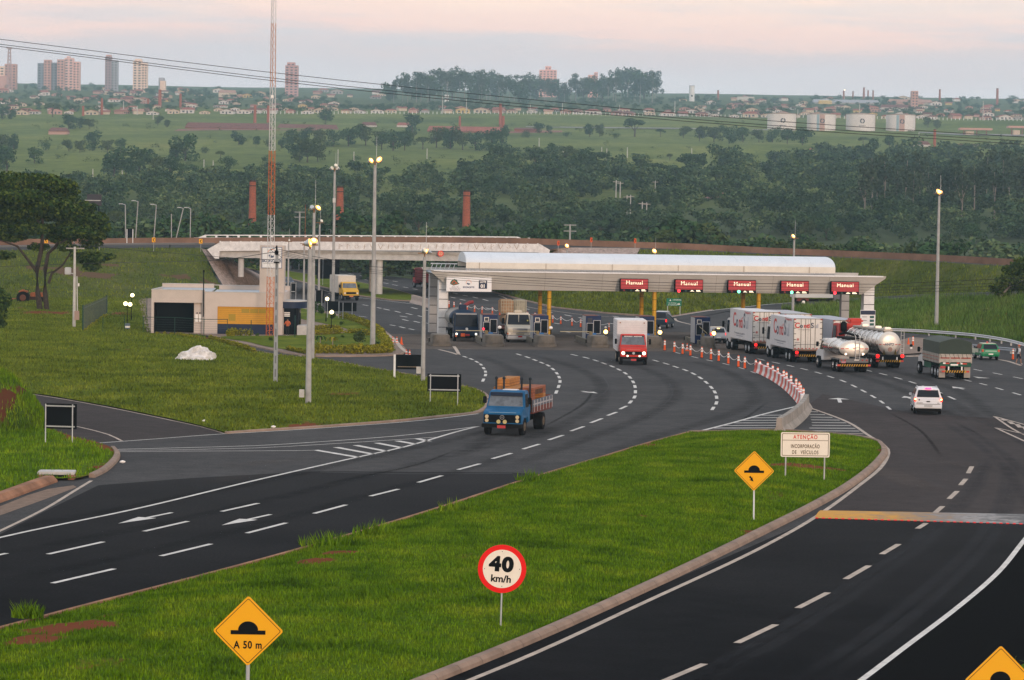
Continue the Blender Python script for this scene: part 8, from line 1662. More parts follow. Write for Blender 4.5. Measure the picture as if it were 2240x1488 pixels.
p = G(2196, 703, .6); s = scale_at(p); t = thing('leaning_tree', 'dark gnarled tree with a bare leaning trunk above the tall weeds', 'tree', p); q = lambda u, v, y=0: Vector(((u-2196)/s, y, (703-v)/s)); mb = MB()
for pts, r in (([q(2198, 706), q(2196, 680), q(2188, 648), q(2205, 630, .3), q(2232, 616, .5), q(2270, 600, .8)], [.2, .17, .14, .12, .1, .06]), ([q(2190, 645), q(2172, 640, -.2)], [.07, .03]), ([q(2205, 630), q(2214, 600, .3), q(2210, 575, .4)], [.08, .05, .03])): mb.tube(pts, r, 8)
mb.build('trunk', BARKL, t)
lb_ = []
for u, v, ru, rv, y in [(2235, 575, 28, 14, 0), (2215, 590, 24, 12, .5), (2260, 590, 40, 24, 0), (2200, 612, 26, 12, -.4), (2225, 625, 26, 12, .6), (2180, 630, 18, 9, 0), (2250, 630, 30, 18, 0), (2190, 640, 22, 8, .5), (2275, 660, 40, 30, 1), (2225, 650, 18, 8, 0)]: c = q(u, v, y); lb_.append((c.x, c.y, c.z, ru/s, ru/s*.8, rv/s))
V = leaf_cloud(lb_, 6500, .17, np.random.default_rng(6), .7, .4); npmesh('crown', V, quads(6500), LF_B, parent=t)
for i, (u, v, w_, h_, lb) in enumerate([(2135, 694, 46, 40, 'broad dark bush below the exit road, beside the leaning tree'), (2165, 712, 36, 34, 'dark bush in front of the leaning tree trunk'), (2225, 716, 46, 50, 'dense dark bush filling the edge below the leaning tree'), (2000, 692, 60, 24, 'low leafy weeds beside the guardrail pole, toward the canopy'), (2066, 688, 40, 26, 'tan seeded weed clump behind the guardrail pole'), (1915, 690, 26, 16, 'small weed clump beside the white end column')]):
    p = G(u, v, .4); s = scale_at(p); t = thing('bush', lb, 'bush', p, 0, 'bushes on the exit road bank'); W2, H2 = w_/s/2, h_/s; rg = np.random.default_rng(i+30)
    L = [(rg.uniform(-.7, .7)*W2, rg.uniform(-.5, .5)*W2, rg.uniform(.25, .75)*H2, W2*.45, W2*.45, H2*.28) for k in range(8)]; V = leaf_cloud(L, 1500, .15, rg); npmesh('foliage', V, quads(1500), LF_P if i in (3, 5) else (LF_B if i < 3 else leaf_mat('seeded_weed', (.09, .08, .04), (.14, .11, .06), (.10, .11, .04))), parent=t)
for u in (2203, 2218, 2229): p = G(u, 738, .1); t = thing('fence_post', {2203: 'first', 2218: 'second', 2229: 'third'}[u] + ' dark wooden fence post behind the guardrail bend', 'post', p, 0, 'wooden fence posts by the guardrail'); mb = MB(); mb.cyl((0, 0, 0), (0, 0, 1.3), .06, .05, 6); mb.build('post_shaft', BARK, t)
def hedge(label, pix, w_, h_, n, mt=LF_H, z=.16):
    pts = catmull([G(u, v, z) for u, v in pix], .5); rg = np.random.default_rng(n); t = thing('hedge', label, 'hedge'); L = []
    for p in pts: L.append((p.x + rg.uniform(-.1, .1), p.y + rg.uniform(-.1, .1), p.z + h_*.45, w_*rg.uniform(.45, .62), w_*rg.uniform(.45, .62), h_*rg.uniform(.42, .62)))
    V = leaf_cloud(L, n, .085, rg, .5, .25); npmesh('foliage', V, quads(n), mt, parent=t)
hedge('yellow-green clipped hedge along the bottom edge of the garden', [(698, 772), (730, 772.5), (775, 773), (815, 772.5), (852, 770)], .75, .8, 5200); hedge('yellow hedge curving up the road side of the garden corner', [(853, 768), (846, 757), (838, 744), (830, 731)], .8, .8, 3000)
hedge('long yellow hedge beside the road before the toll', [(828, 726), (812, 718), (792, 710), (768, 701), (750, 696)], .8, .7, 3800); hedge('ragged yellow hedge in the middle of the garden lawn', [(688, 724), (715, 723), (742, 726)], .8, .6, 1800); hedge('lower hedge row of mixed shrubs in the garden lawn', [(690, 733), (735, 731), (775, 731), (805, 735)], .8, .6, 2400)
hedge('yellow flowering border along the garage drive', [(459, 743), (490, 751), (525, 760), (557, 772)], .35, .4, 2400, z=.1); hedge('yellow border below the paling fence', [(184, 730), (205, 713), (233, 693)], .35, .4, 1200, z=.1); hedge('low yellow planting at the garage door', [(345, 733), (375, 734), (405, 738), (430, 742)], .35, .35, 1100, z=.1); hedge('yellow and green planting under the shutters', [(500, 736), (520, 733), (545, 735)], .5, .7, 1000); hedge('low yellow border along the drive, garden side', [(630, 765), (655, 771), (685, 777)], .4, .35, 1300)
def plant(label, u, v, hp, kind, mt=LF_G):
    p = G(u, v, .16); s = scale_at(p); h = hp/s; t = thing('garden_plant', label, 'plant', p, 0, 'plants in the office garden'); rg = np.random.default_rng(int(u*7+v))
    if kind == 'palm':
        mb = MB(); mb.tube([(0, 0, 0), (.03, 0, h*.6)], [.06, .04], 6); mb.build('stem', BARKL, t); V = []
        for k in range(16):
            a = rg.uniform(0, 6.28); L = h*.55; w_ = .06
            for j in range(4): t0, t1 = j/4, (j+1)/4; f = lambda tt: np.array([math.cos(a)*L*tt, math.sin(a)*L*tt, h*.6 + h*.45*tt - h*.62*tt*tt]); n = np.array([-math.sin(a), math.cos(a), 0])*w_; V += [f(t0)-n, f(t0)+n, f(t1)+n*.8, f(t1)-n*.8]
        npmesh('fronds', np.array(V), quads(len(V)//4), mt, parent=t)
    else:
        if kind == 'tree': mb = MB(); mb.tube([(0, 0, 0), (.02, 0, h*.6)], [.05, .03], 6); mb.build('stem', BARK, t)
        L = [(rg.uniform(-.2, .2)*h, rg.uniform(-.2, .2)*h, (rg.uniform(.55, .85) if kind == 'tree' else rg.uniform(.3, .6))*h, h*.2, h*.2, h*.2) for k in range(5)]; V = leaf_cloud(L, 420, h*.055, rg); npmesh('foliage', V, quads(420), mt, parent=t)
for a in [('slim young palm near the front hedge, nearest the tall lawn pole', 700, 762, 40, 'palm'), ('yellowing young palm in the garden lawn', 727, 762, 36, 'palm', LF_H), ('round young tree on a thin stem beside the corner pole', 785, 764, 44, 'tree', LF_P), ('large-leaved plant beside the slim floodlight pole', 702, 690, 30, 'bush'), ('young green plant behind the lawn pole', 688, 702, 42, 'tree'), ('dark purple shrub at the garden pole foot', 731, 701, 24, 'bush', LF_B), ('small dark bush in the middle of the garden lawn', 748, 714, 14, 'bush'), ('low round bush in the front garden lawn', 750, 741, 12, 'bush'), ('leafy shrub at the corner pole foot', 825, 762, 24, 'bush'), ('round bush beneath the shutters', 563, 737, 14, 'bush'), ('dark round bush beside the orange mast foot', 592, 748, 14, 'bush', LF_B), ('small plant by the corner junction box', 790, 768, 12, 'bush')]: plant(*a)
p = G(2250, 1600, .2); t = thing('roadside_weeds', 'tall feathery weeds growing in front of the yellow sign tip', 'weeds'); rg = np.random.default_rng(8); V = []
for k in range(240):
    x = p.x + rg.normal()*.55 - .15*(k % 5 == 0); y = p.y - 1.6 + rg.uniform(-.6, .6); h = rg.uniform(.9, 2.35)*(1 if x > p.x-.3 else .72); a = rg.uniform(0, 6.28); ln = rg.uniform(.05, .4)
    pts = [np.array([x + ln*math.cos(a)*t_**2, y + ln*math.sin(a)*t_**2, h*t_]) for t_ in (0, .5, 1)]; n = np.array([.012, 0, 0])
    for a_, b_ in zip(pts, pts[1:]): V += [a_-n, a_+n, b_+n*.6, b_-n*.6]
    if h > 1.2:
        for j in range(7): c = pts[2]*(1-j*.06) + pts[0]*(j*.06); d = rg.normal(size=3)*.09; e = rg.normal(size=3)*.02; V += [c, c+e, c+d+e, c+d]
npmesh('stems', np.array(V), quads(len(V)//4), m_('weed_green', (.05, .07, .02), .8), parent=t)
sheet('verge_right', [(2060, 1560), (2130, 1500), (2250, 1450), (2400, 1420), (2900, 1500), (2900, 1750), (1900, 1750)], .03, GR_MED)
WINM = m_('window_dark', (.07, .075, .085), .5)
def box_at(u0, u1, vt, Y, depth=None, base_v=None):
    """world box for a block seen between photo columns, standing on the hill at distance Y"""
    a, b = P3(u0, vt, Y), P3(u1, vt, Y); xc = (a.x+b.x)/2; wd = abs(b.x-a.x); zb0 = Hf(xc, Y) - 2; return xc, Y, zb0, wd, (a.z+b.z)/2 - zb0
def tower(label, parts, Y, wall, wincol=True, rz=0.0, cat='tower block', grp='tower blocks of the town'):
    """parts: (u0,u1,v_top, dy, material)"""
    xc, yc, zb0, _, _ = box_at(parts[0][0], parts[0][1], parts[0][2], Y); t = thing('tower_block', label, cat, (xc, yc, zb0), 0, grp)
    for u0, u1, vt, dy, mt in parts:
        a, b = P3(u0, vt, Y+dy), P3(u1, vt, Y+dy); x0, x1, zt2 = a.x-xc, b.x-xc, (a.z+b.z)/2-zb0; wd = x1-x0; mb = MB(); mb.box(x0, x1, dy, dy+max(12, wd*.8), 0, zt2); o = mb.build('wall', mt, t)
        if wincol and zt2 > 20:
            mb = MB(); nf = max(3, int(zt2/3.4)); nc = max(2, int(wd/4.2))
            for i in range(nf):
                for j in range(nc): x = x0 + wd*(j+.5)/nc; z = 2 + (zt2-3)*i/nf; mb.box(x-wd/nc*.27, x+wd/nc*.27, dy-.12, dy-.01, z+.9, z+2.4)
            w_ = mb.build('windows', WINM, o); w_['kind'] = 'stuff'
    return t
PK, PKD, PKL, BLG, MAU = m_('block_pink', (.74, .44, .37), .7), m_('block_brown_pink', (.56, .30, .24), .7), m_('block_cream_pink', (.80, .58, .45), .7), m_('block_blue_grey', (.22, .24, .28), .7), m_('block_mauve', (.36, .24, .25), .7)
tower('low brownish block at the very edge of town behind the red lattice tower', [(-12, 10, 145, 0, PKL), (10, 35, 140, 5, PKD), (-6, 18, 166, -8, PKD)], 3700, PK)
tower('blue-grey block half hidden behind the twin brown towers', [(82, 100, 138, 20, BLG)], 3750, BLG)
tower('twin brown-pink towers with a dark balcony column between them', [(96, 111, 131, 0, PKD), (111, 125, 137, 6, BLG), (125, 140, 130, 0, PKD)], 3600, PKD)
tower('broad pale pink tower beside the twin brown towers', [(141, 160, 127, 0, PK), (160, 174, 135, 3, PK), (146, 152, 123, 5, PK)], 3680, PK)
tower('slim tower with a grey lower half, left of the pair', [(230, 243, 124, 0, MAU), (243, 257, 132, 4, m_('block_grey', (.36, .35, .38), .7)), (232, 242, 120, 6, PKD)], 3700, MAU)
tower('slim cream tower glowing pink, right of the pair', [(291, 310, 133, 0, PKL), (310, 322, 138, 3, PKL), (295, 309, 129, 6, PKL)], 3700, PKL)
tower('lone brown-pink tower just right of the lattice mast', [(624, 652, 143, 0, m_('block_dusky', (.54, .29, .27), .7)), (628, 645, 136.5, 6, m_('block_dusky', ()))], 3500, PKD)
tower('broad pink block rising behind the eucalyptus grove', [(1180, 1218, 153, 0, m_('block_rose', (.78, .42, .36), .7)), (1193, 1206, 145, 6, m_('block_rose', ()))], 3900, PK)
tower('narrow pink block glimpsed between the grove crowns', [(1287, 1300, 164, 0, m_('block_rose', ())), (1300, 1308, 158, 3, m_('block_rose', ()))], 3900, PK)
tower('small pink block on the skyline right of the tanks', [(1995, 2009, 199, 0, PKD)], 3300, PKD); tower('small concrete block with a stepped top left of the blue water tower', [(347, 358, 170, 0, m_('block_grey', ())), (350, 361, 177, -4, PKL)], 3400, PKL, wincol=False)
t = thing('radio_tower', 'red and white lattice tower at the edge of town', 'mast', (*P3(20, 200, 3500).xy, Hf(P3(20, 200, 3500).x, 3500))); h = (P3(20, 104, 3500).z - t.location.z); mb = MB()
for i in range(12):
    z0, z1 = h*i/12, h*(i+1)/12; w_ = lambda z: 3.2 - 2.0*z/h
    for sx, sy in ((1, 1), (-1, 1), (-1, -1), (1, -1)): mb.tube([(sx*w_(z0), sy*w_(z0), z0), (sx*w_(z1), sy*w_(z1), z1)], .35, 4); mb.tube([(sx*w_(z0), sy*w_(z0), z0), (-sx*w_(z1), sy*w_(z1), z1)], .22, 4)
    if i % 2: mb.m[:] = mb.m
mb.box(-3, 3, -3, 3, h*.97, h); mb.build('lattice', m_('lattice_rose', (.48, .30, .28), .7), t)
def water_tower(label, u, vt, vb, w_, mt, capm=None):
    p = T(u, vb); h = (vb-vt)*p.y/FPX; r = w_*p.y/FPX/2; t = thing('water_tower', label, 'water tower', p, 0, 'water towers of the town'); mb = MB(); mb.cyl((0, 0, -1), (0, 0, h), r, r, 18); mb.build('shaft', mt, t); mb = MB(); mb.cyl((0, 0, h), (0, 0, h+r*.18), r*1.06, r*1.06, 18); mb.build('rim', capm or m_('rim_brown', (.2, .12, .08), .8), t); return p, h, r, t
p, h, r, t = water_tower('tall white cylindrical water tower on the skyline', 1513, 189, 222, 12, WHITE); mb = MB(); mb.box(-.8, .8, -r-.15, -r+.2, h*.30, h*.42); mb.build('emblem', BLACK, t)
p = T(441, 186); h = 20*p.y/FPX; t = thing('water_tower', 'small blue-topped water tower on legs', 'water tower', p, 0, 'water towers of the town'); r = 4.5*p.y/FPX; mb = MB(); mb.cyl((0, 0, h*.45), (0, 0, h*.8), r, r, 14); mb.build('tank', CONCL, t); mb = MB(); mb.cyl((0, 0, h*.8), (0, 0, h*1.05), r*1.1, .3, 14); mb.build('roof', m_('roof_blue', (.10, .17, .32), .6), t); mb = MB(); [mb.cyl((a*r*.7, b*r*.7, -1), (a*r*.7, b*r*.7, h*.45), .3, .3, 6) for a in (-1, 1) for b in (-1, 1)]; mb.build('legs', CONC, t)
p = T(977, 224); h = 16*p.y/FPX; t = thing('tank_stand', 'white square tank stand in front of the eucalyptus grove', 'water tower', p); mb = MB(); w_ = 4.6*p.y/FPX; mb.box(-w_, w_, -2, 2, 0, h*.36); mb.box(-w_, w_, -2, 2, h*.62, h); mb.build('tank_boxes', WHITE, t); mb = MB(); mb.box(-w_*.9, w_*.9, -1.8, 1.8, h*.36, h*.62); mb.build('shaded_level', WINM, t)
for i, (u0, u1, vt, vb, lb) in enumerate([(1681, 1744, 249, 285, 'plain white storage tank, the first of four'), (1768, 1831, 250, 285.5, 'white storage tank with blue and brown stripes, second of four'), (1854, 1918, 250.5, 286.5, 'plain white storage tank, the third of four'), (1942, 2006, 252, 287.5, 'white storage tank with blue and brown stripes, last of four')]):
    c = T((u0+u1)/2, vb + 1); Y = c.y; r = (u1-u0)/2*Y/FPX; h = (vb-vt)*Y/FPX; t = thing('storage_tank', lb, 'storage tank', (c.x, c.y + r, c.z), 0, 'white storage tanks'); mb = MB(); mb.cyl((0, 0, -2), (0, 0, h), r, r, 48); mb.build('shell', m_('tank_white', (.68, .62, .58), .5, noise=.08, nscale=.25), t); mb = MB(); mb.cyl((0, 0, h), (0, 0, h+.5), r*1.01, r*1.01, 48); mb.cyl((0, 0, h+.5), (0, 0, h+1.3), r*.98, r*.1, 48); mb.build('roof', m_('tank_rim', (.34, .25, .2), .7), t)
    arc = lambda a0, a1, rr2: [(rr2*math.sin(a), -rr2*math.cos(a)) for a in np.linspace(a0, a1, 8)]
    if i % 2:
        for a0, a1, mt in ((-.42, -.24, m_('tank_stripe_blue', (.30, .40, .44), .6)), (-.22, .14, m_('tank_stripe_brown', (.48, .30, .25), .6))): mb = MB(); mb.prism(arc(a0, a1, r+.06) + arc(a1, a0, r-.2), 0, h-.1, 'z'); mb.build('stripe', mt, t)
    x = -.0 if i % 2 == 0 else -.03; a = x; mb = MB(); cx, cz, y = r*math.sin(a), h*.60, -r-.15
    for k in range(20):
        if k in (4, 14): continue
        b0, b1 = 6.283*k/20, 6.283*(k+1)/20; mb.prism([(cx+1.7*math.cos(b0), cz+1.7*math.sin(b0)), (cx+1.7*math.cos(b1), cz+1.7*math.sin(b1)), (cx+.9*math.cos(b1), cz+.9*math.sin(b1)), (cx+.9*math.cos(b0), cz+.9*math.sin(b0))], y-.02, y, 'y')
    mb.build('emblem', m_('emblem_dark', (.08, .08, .1), .6), t)
    if i % 2 == 0: mb = MB(); [mb.box(cx-2.2+k*.95, cx-1.6+k*.95, y-.02, y, cz-3.6, cz-3.1) for k in range(5)]; mb.build('lettering', m_('emblem_dark', ()), t)
    mb = MB(); mb.tube([(r*.96, -r*.3, 0), (r*.98, -r*.25, h)], .15, 4); mb.build('stair', m_('tank_rim', ()), t)
for i, (u, vt, vb, w_, lb) in enumerate([(182, 233, 254, 6, 'short far chimney lowest among the left-hand houses'), (223, 216, 252, 6, 'slim far chimney below the slim grey tower'), (324, 217, 237, 5, 'short far chimney below the cream tower'), (350, 197, 236, 8, 'stout far chimney right of the cream tower'), (395, 206, 237, 6, 'slim far chimney below the blue water tower'), (558, 232, 269, 7, 'far brickworks chimney left of the mast, first of two'), (587, 232, 269, 7, 'far brickworks chimney touching the lattice mast'), (1095, 228, 279, 7, 'tall far chimney of the brickworks below the grove'), (1101, 255, 279, 7, 'short chimney joined to the tall brickworks chimney'), (1006, 255, 276, 6, 'small chimney over the brickworks roof'), (2045, 284, 328, 7, 'brick chimney below the last white tank'), (1571, 198, 219, 5, 'short skyline chimney right of the white water tower'),
                                         (1846, 199, 217, 5, 'skyline factory chimney with a bright lamp, first of the row'), (1866, 200, 217, 4, 'second skyline factory chimney of the row'), (1890, 192, 218, 5, 'tallest skyline factory chimney of the row'), (1899, 198, 218, 4, 'fourth skyline factory chimney of the row'), (1910, 198, 218, 4, 'last skyline factory chimney of the row'), (2056, 196, 228, 5, 'tall skyline chimney right of the small pink block'), (2182, 194, 229, 6, 'tall skyline chimney near the photo edge')]):
    p = T(u, vb); chimney(lb, u, vt, p.y, w_*.82, w_, p.z - 1, BRICK, sooty=i > 9, grp='far brick chimneys')
    if u == 1846: tp_ = P3(1847.5, 197, p.y - 6); lt = thing('flood_lamp', 'bright lit lamp beside the first skyline factory chimney', 'lamp', (tp_.x, tp_.y, tp_.z)); mb = MB(); mb.ball((0, 0, 0), 1.0, sub=1); mb.build('lamp_globe', m_('far_lamp_lit', (1, .8, .5), .3, emit=(1, .78, .5), estr=3), lt); mb = MB(); mb.cyl((0, 0, -14), (0, 0, -.5), .2, .2, 6); mb.build('lamp_mast', STEEL, lt)
HW_ = [m_('house_white', (.68, .62, .58), .8), m_('house_cream', (.62, .50, .38), .8), m_('house_pink', (.50, .29, .24), .8), m_('house_grey', (.40, .37, .36), .8), m_('house_yellow', (.62, .45, .18), .8)]
HR_ = [TILE, TILED, m_('pale_tile', (.40, .22, .16), .85)]
HN = ['white', 'cream', 'pink', 'grey', 'yellow']; RN = ['red', 'dark', 'pale']
PROTO = []
for wi in range(5):
    for ri in range(3):
        for hip in (0, 1):
            mb = MB(); mb.box(-.5, .5, -.35, .35, -.2, .30)
            if not hip: mb.prism([(-.5, .30), (.5, .30), (0, .47)], -.349, .349, 'y')
            wm = mb.build('wall', HW_[wi]); mb = MB()
            if hip: mb.add([(-.56, -.42, .29), (.56, -.42, .29), (.56, .42, .29), (-.56, .42, .29), (-.25, 0, .50), (.25, 0, .50)], [(3, 2, 1, 0), (0, 1, 5, 4), (2, 3, 4, 5), (1, 2, 5), (3, 0, 4)])
            else:
                for s in (-1, 1): mb.quad((0, -.42, .485), (0, .42, .485), (s*.58, .42, .27), (s*.58, -.42, .27), t=.025 if s > 0 else -.025)
            rm = mb.build('roof', HR_[ri]); mb = MB(); mb.box(-.34, -.18, -.36, -.351, .05, .2); mb.box(.2, .36, -.36, -.351, .05, .2); mb.box(-.05, .06, -.36, -.351, -.05, .2); dm = mb.build('openings', WINM)
            PROTO.append((wi, ri, wm.data, rm.data, dm.data)); [bpy.data.objects.remove(o) for o in (wm, rm, dm)]
HS = []
rh = random.Random(21)
def put(u, v, w_): p = T(u, v); HS.append((u, v, p, w_*p.y/FPX))
for row, dv, n in ((0, 0, 62), (1, 6, 46), (2, 13, 36)):
    for i in range(n):
        u = -30 + (2300)*(i+rh.uniform(-.25, .25))/n
        if row and 845 < u < 1450 and dv > 10: continue
        b = np.interp(u, [-30, 300, 600, 1100, 1700, 2240], [252, 251, 248, 247, 258, 262]); put(u, b - dv + rh.uniform(-1.2, 1.2), rh.uniform(20, 32) if row == 0 else rh.uniform(16, 26))
for i in range(90): u = rh.uniform(-20, 840); put(u, rh.uniform(196, 236) - .006*(840-u)*.3, rh.uniform(14, 26))
for i in range(66): u = rh.uniform(1460, 2280); put(u, rh.uniform(217, 246), rh.uniform(14, 26))
def hrow(v, u):
    b = np.interp(u, [-30, 300, 600, 1100, 1700, 2240], [252, 251, 248, 247, 258, 262]); d = b-v
    return 'front row' if d < 3 else 'second row' if d < 9.5 else 'third row' if d < 18 else 'upper rows'
cnt = {}; HS.sort(key=lambda h_: h_[0])
for u, v, p, w_ in HS:
    wi, ri, a, b, c = PROTO[rh.choice((0, 1, 2, 3, 6, 7, 8, 9, 12, 13, 14, 15, 18, 19, 0, 1, 6, 12, 24, 10, 4))]; k = (HN[wi], hrow(v, u), townseg((u,)))
    cnt[k] = cnt.get(k, 0) + 1
    t = thing('town_house', f'{ORD[(cnt[k]-1) % 50]} {k[0]} house from the left, {k[1]} {k[2]}', 'house', p, rh.uniform(-.35, .35) + rh.choice((0, 0, 1.57)), 'houses of the far town'); t.scale = (w_, w_, w_*rh.uniform(.6, .85))
    for nm, me in (('wall', a), ('roof', b), ('openings', c)): o = bpy.data.objects.new(nm, me); COL.objects.link(o); o.parent = t
def shed(label, u0, u1, vt, vb, roof=TILED, wall=None, cat='shed', name='long_shed', rise=.5, dep=14):
    a, b = T(u0, vb), T(u1, vb); Y = (a.y+b.y)/2; x0, x1 = P3(u0, vb, Y).x, P3(u1, vb, Y).x; z = min(a.z, b.z); h = (vb-vt)*Y/FPX; xc = (x0+x1)/2; t = thing(name, label, cat, (xc, Y, z)); w_ = (x1-x0)/2
    mb = MB(); mb.box(-w_, w_, 0, dep, -2, h*(1-rise)); mb.build('wall', wall or HW_[2], t); mb = MB(); mb.add([(-w_-.4, -.6, h*(1-rise)-.2), (w_+.4, -.6, h*(1-rise)-.2), (w_+.4, dep+.6, h*(1-rise)-.2), (-w_-.4, dep+.6, h*(1-rise)-.2), (-w_+1, dep/2, h), (w_-1, dep/2, h)], [(3, 2, 1, 0), (0, 1, 5, 4), (2, 3, 4, 5), (1, 2, 5), (3, 0, 4)]); mb.build('roof', roof, t); return t
BW3 = m_('brick_wall_far', (.28, .11, .08), .9)
shed('long dark-roofed brickworks shed left of the lattice mast', 405, 590, 268, 283, TILED, BW3, rise=.75); shed('dark-roofed brickworks shed right of the lattice mast', 606, 738, 269, 282, TILED, BW3, rise=.75); shed('red-roofed brickworks shed below the grove', 935, 1105, 274, 291, TILE, BW3, rise=.6); shed('low dark brick kiln bank left of the lone spreading tree', 1125, 1180, 279, 290, TILED, BW3, rise=.3)
shed('small house with a blue-grey wall and dark roof on the pasture', 790, 823, 267, 278, TILED, HW_[0], 'house', 'farm_house', .6, 9); shed('small red-roofed farm house beside the round tree', 868, 896, 268, 279, TILE, HW_[0], 'house', 'farm_house', .5, 8); shed('pink farm house among bushes on the left pasture', 106, 147, 279, 295, TILED, HW_[2], 'house', 'farm_house', .5, 9); shed('white farm house with a dark roof below the tanks', 1994, 2035, 308, 321, TILED, HW_[0], 'house', 'farm_house', .55, 9); shed('little red-roofed cottage on the pasture below the tanks', 1770, 1803, 326, 335, TILE, HW_[0], 'house', 'farm_house', .5, 7)
shed('ruined red brick building beside the lower chimney', 2090, 2148, 314, 324, BW3, HW_[3], rise=.4); shed('long grey-roofed factory on the skyline behind the tanks', 1780, 1925, 214, 228, m_('factory_roof', (.34, .33, .34), .7), HW_[3], 'factory', 'factory', .5, 30); shed('large white hall with red roofs behind the third tank', 1928, 1996, 227, 240, TILED, HW_[0], 'hall', 'hall', .5, 16); shed('wide brown-roofed warehouse on the skyline', 1945, 2040, 216, 228, m_('pale_tile', ()), HW_[2], 'warehouse', 'warehouse', .5, 20); shed('bright yellow hall behind the tanks', 1792, 1820, 219, 228, HW_[4], HW_[4], 'hall', 'hall', .3, 10); shed('steep-gabled pale church roof on the skyline', 1612, 1652, 208, 223, m_('church_roof', (.44, .40, .33), .7), HW_[0], 'church', 'church', .9, 12); shed('low cottage roof behind the overpass near the bridge', 338, 378, 514, 526, m_('pale_tile', ()), HW_[0], 'house', 'cottage', .6, 6).location.z += 0
shed('large cream public building in the upper town', 478, 515, 197, 213, HR_[2], HW_[1], 'building', 'public_building', .35, 14)
for u0, u1, vt, vb, lb in ((2098, 2168, 281, 296, 'petrol station canopy with an orange edge on the far road'), (2204, 2262, 277, 297, 'second petrol canopy at the edge of the far road')):
    c = T((u0+u1)/2, vb); s = FPX/c.y; w_ = (u1-u0)/2/s; h = (vb-vt)/s; t = thing('station_canopy', lb, 'canopy', c, 0, 'petrol station canopies'); mb = MB(); mb.box(-w_, w_, -5, 5, h-1.3, h); mb.build('roof', m_('canopy_salmon', (.55, .30, .24), .6), t); mb = MB(); mb.box(-w_*.6, -w_*.1, -2, 2, 0, h*.55); mb.build('kiosk', HW_[1], t)
    for x in (-w_*.7, w_*.1, w_*.7): mb = MB(); mb.box(x-.3, x+.3, -.3, .3, -1, h-1.3); mb.build('pillar', BW3, t)
def strip(name, pix, mt, lift=.25):
    mb = MB(); n = len(pix)//2; A = [T(*p) + Vector((0, 0, lift)) for p in pix[:n]]; B = [T(*p) + Vector((0, 0, lift)) for p in pix[n:]]; mb.add(A + B, [(i, i+1, n+i+1, n+i) for i in range(n-1)]); o = struct(mb.build(name, mt)); return o
strip('far_road', [(1150, 279), (1300, 281.5), (1500, 284), (1680, 286), (1150, 277.6), (1300, 280), (1500, 282.4), (1680, 284.5)], m_('far_road_grey', (.27, .25, .24), .9)); strip('far_road_right', [(2010, 291), (2100, 296), (2280, 299), (2010, 289.5), (2100, 294), (2280, 296.5)], m_('far_road_grey', ()))
strip('brick_yard', [(380, 288), (450, 287), (560, 286), (700, 286), (390, 284), (450, 282), (560, 280), (700, 281)], m_('red_earth', (.24, .10, .07), .95, noise=.3, nscale=.05)); strip('red_cutting', [(1520, 438), (1560, 436), (1600, 434), (1525, 431), (1560, 425), (1595, 423)], m_('red_earth', ())); strip('brick_yard_right', [(1110, 293), (1160, 292), (1230, 291), (1112, 289), (1160, 287), (1230, 287)], m_('red_earth', ()))
t = thing('field_fence', 'long row of white fence posts along the town edge', 'fence'); mb = MB()
for i in range(190): u = 560 + i*9; p = T(u, np.interp(u, [560, 1100, 1700, 2270], [250.5, 250, 258, 266])); mb.box(p.x-.22, p.x+.22, p.y-.2, p.y+.2, p.z-.3, p.z+2.0)
o = mb.build('fence_posts', WHITE, t); o['kind'] = 'stuff'
for i, (u, vb, vt) in enumerate([(1179, 333, 303), (1232, 345, 322), (1316, 347, 322), (1327, 356, 325), (1372, 345, 323), (1513, 340, 325), (934, 348, 325), (774, 355, 332), (739, 372, 328), (1090, 345, 322), (2225, 335, 318), (267, 404, 374), (203, 396, 370), (446, 372, 350), (466, 378, 352), (1347, 452, 395), (1356, 452, 398), (1371, 472, 428), (1379, 468, 427), (1404, 505, 442), (1414, 492, 444), (1433, 428, 396), (1525, 420, 408), (2010, 302, 290), (1476, 253, 222), (1355, 252, 230), (1230, 250, 226), (1160, 250, 228), (1020, 250, 216), (968, 250, 212), (1880, 256, 226), (2150, 264, 222), (270, 248, 222), (300, 252, 232), (335, 262, 238), (1745, 260, 240)]):
    p = T(u, vb); h = (vb-vt)*p.y/FPX; t = thing('field_pole', f'{ORD[i]} thin pale utility pole listed over the far fields, near column {"ABCDEFGHIJ"[0] if False else ""}'.replace(' listed', '').replace(', near column ', '') + f' {segname(u)}', 'utility pole', p, 0, 'thin poles in the far fields'); mb = MB(); mb.cyl((0, 0, -.5), (0, 0, h), .13*p.y/1000+.05, .1*p.y/1000+.04, 6); mb.build('pole', CONCL, t)
    if vb > 420: mb = MB(); mb.box(-1, 1, -.08, .08, h-.6, h-.4); mb.build('cross_arm', CONC, t)
def wire(label, pts, r=.035, grp='overhead wires'):
    P_ = catmull(pts, 8); mb = MB(); mb.tube(P_, r, 5); tag(mb.build('power_line', WIRE), label, 'power line', grp)
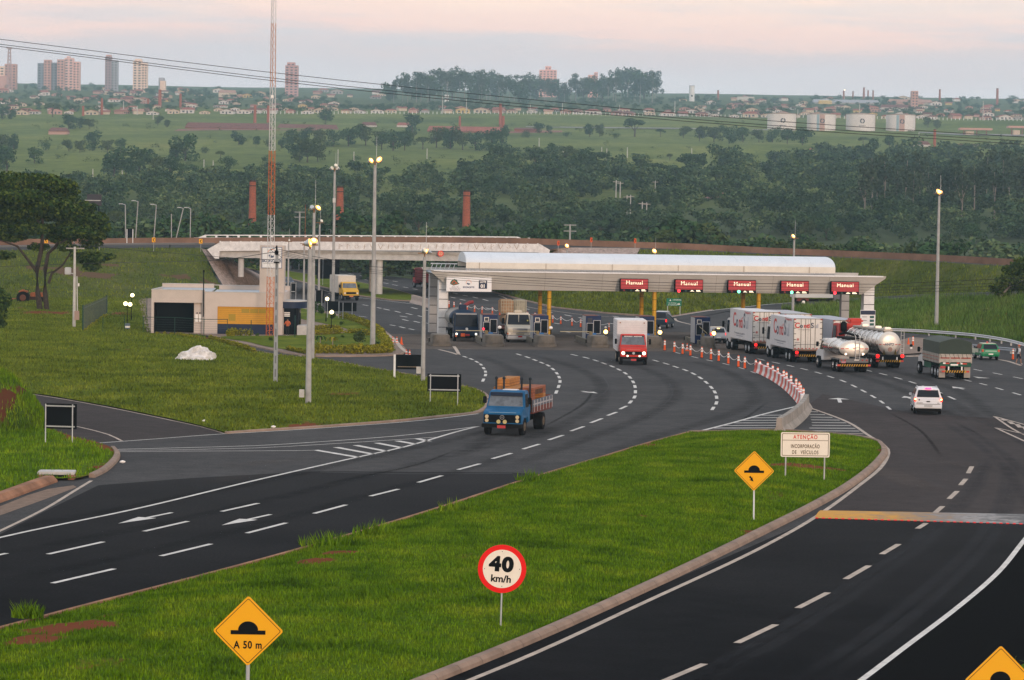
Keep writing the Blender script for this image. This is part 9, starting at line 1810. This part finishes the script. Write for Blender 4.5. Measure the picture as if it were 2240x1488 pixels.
for lb, vs in (('topmost of three long power lines crossing the sky', (62, 86, 155, 214, 264, 300, 330)), ('middle one of three long power lines crossing the sky', (74, 97, 167, 225.5, 274, 309, 338)), ('lowest of three long power lines crossing the sky', (80, 102, 172.5, 232, 279.5, 316, 346))):
    wire(lb, [P3(u, v, 330) for u, v in zip((-200, 0, 560, 1120, 1680, 2240, 2700), vs)], .034, 'high power lines')
for i, (vs, lb) in enumerate([((548, 560, 583, 606, 616, 619.5, 622, 608, 590), 'highest wire sagging in front of the canopy fascia'), ((551, 566, 590, 612, 622, 626, 629, 617, 600), 'second wire sagging in front of the canopy fascia'), ((553, 569, 594, 617, 628, 632, 635, 624, 608), 'third wire sagging in front of the canopy fascia'), ((556, 572, 598, 622, 634, 638, 641, 631, 615), 'lowest wire sagging in front of the canopy fascia')]):
    wire(lb, [UPT + Vector((.02*i, -.1, .1-.12*i))] + [P3(u, v, 214 + (u-602)*.002) for u, v in zip((680, 810, 1120, 1345, 1500, 1930, 2240, 2500), vs[1:])], .013 if i else .018, 'service wires before the canopy')
wire('upper wire from the slotted pole to the transformer pole', [UPT + Vector((-.05, 0, .2)), P3(450, 560, 280), TPT + Vector((.85, 0, .12))], .022, 'service wires to the transformer'); wire('lower wire running past the transformer pole to the left', [UPT + Vector((-.05, 0, -.1)), P3(460, 570, 260), P3(300, 574, 300), P3(150, 578, 330), P3(-120, 588, 340)], .024, 'service wires to the transformer')
hz = MB(); hz.box(-1900, 1900, -40, 6300, -2, 330); ho = hz.build('haze', []); ho['kind'] = 'stuff'; ho['label'] = 'pale blue morning haze over the valley and town'; ho['category'] = 'haze'
hm_ = bpy.data.materials.new('haze_air'); hm_.use_nodes = True; ht = hm_.node_tree; ht.nodes.clear(); ou = NN(ht, 'ShaderNodeOutputMaterial'); pv = NN(ht, 'ShaderNodeVolumePrincipled')
pv.inputs['Color'].default_value = (.60, .85, 1.0, 1); pv.inputs['Density'].default_value = .00011; pv.inputs['Anisotropy'].default_value = 0.0
ht.links.new(pv.outputs[0], ou.inputs['Volume']); ho.data.materials.append(hm_)
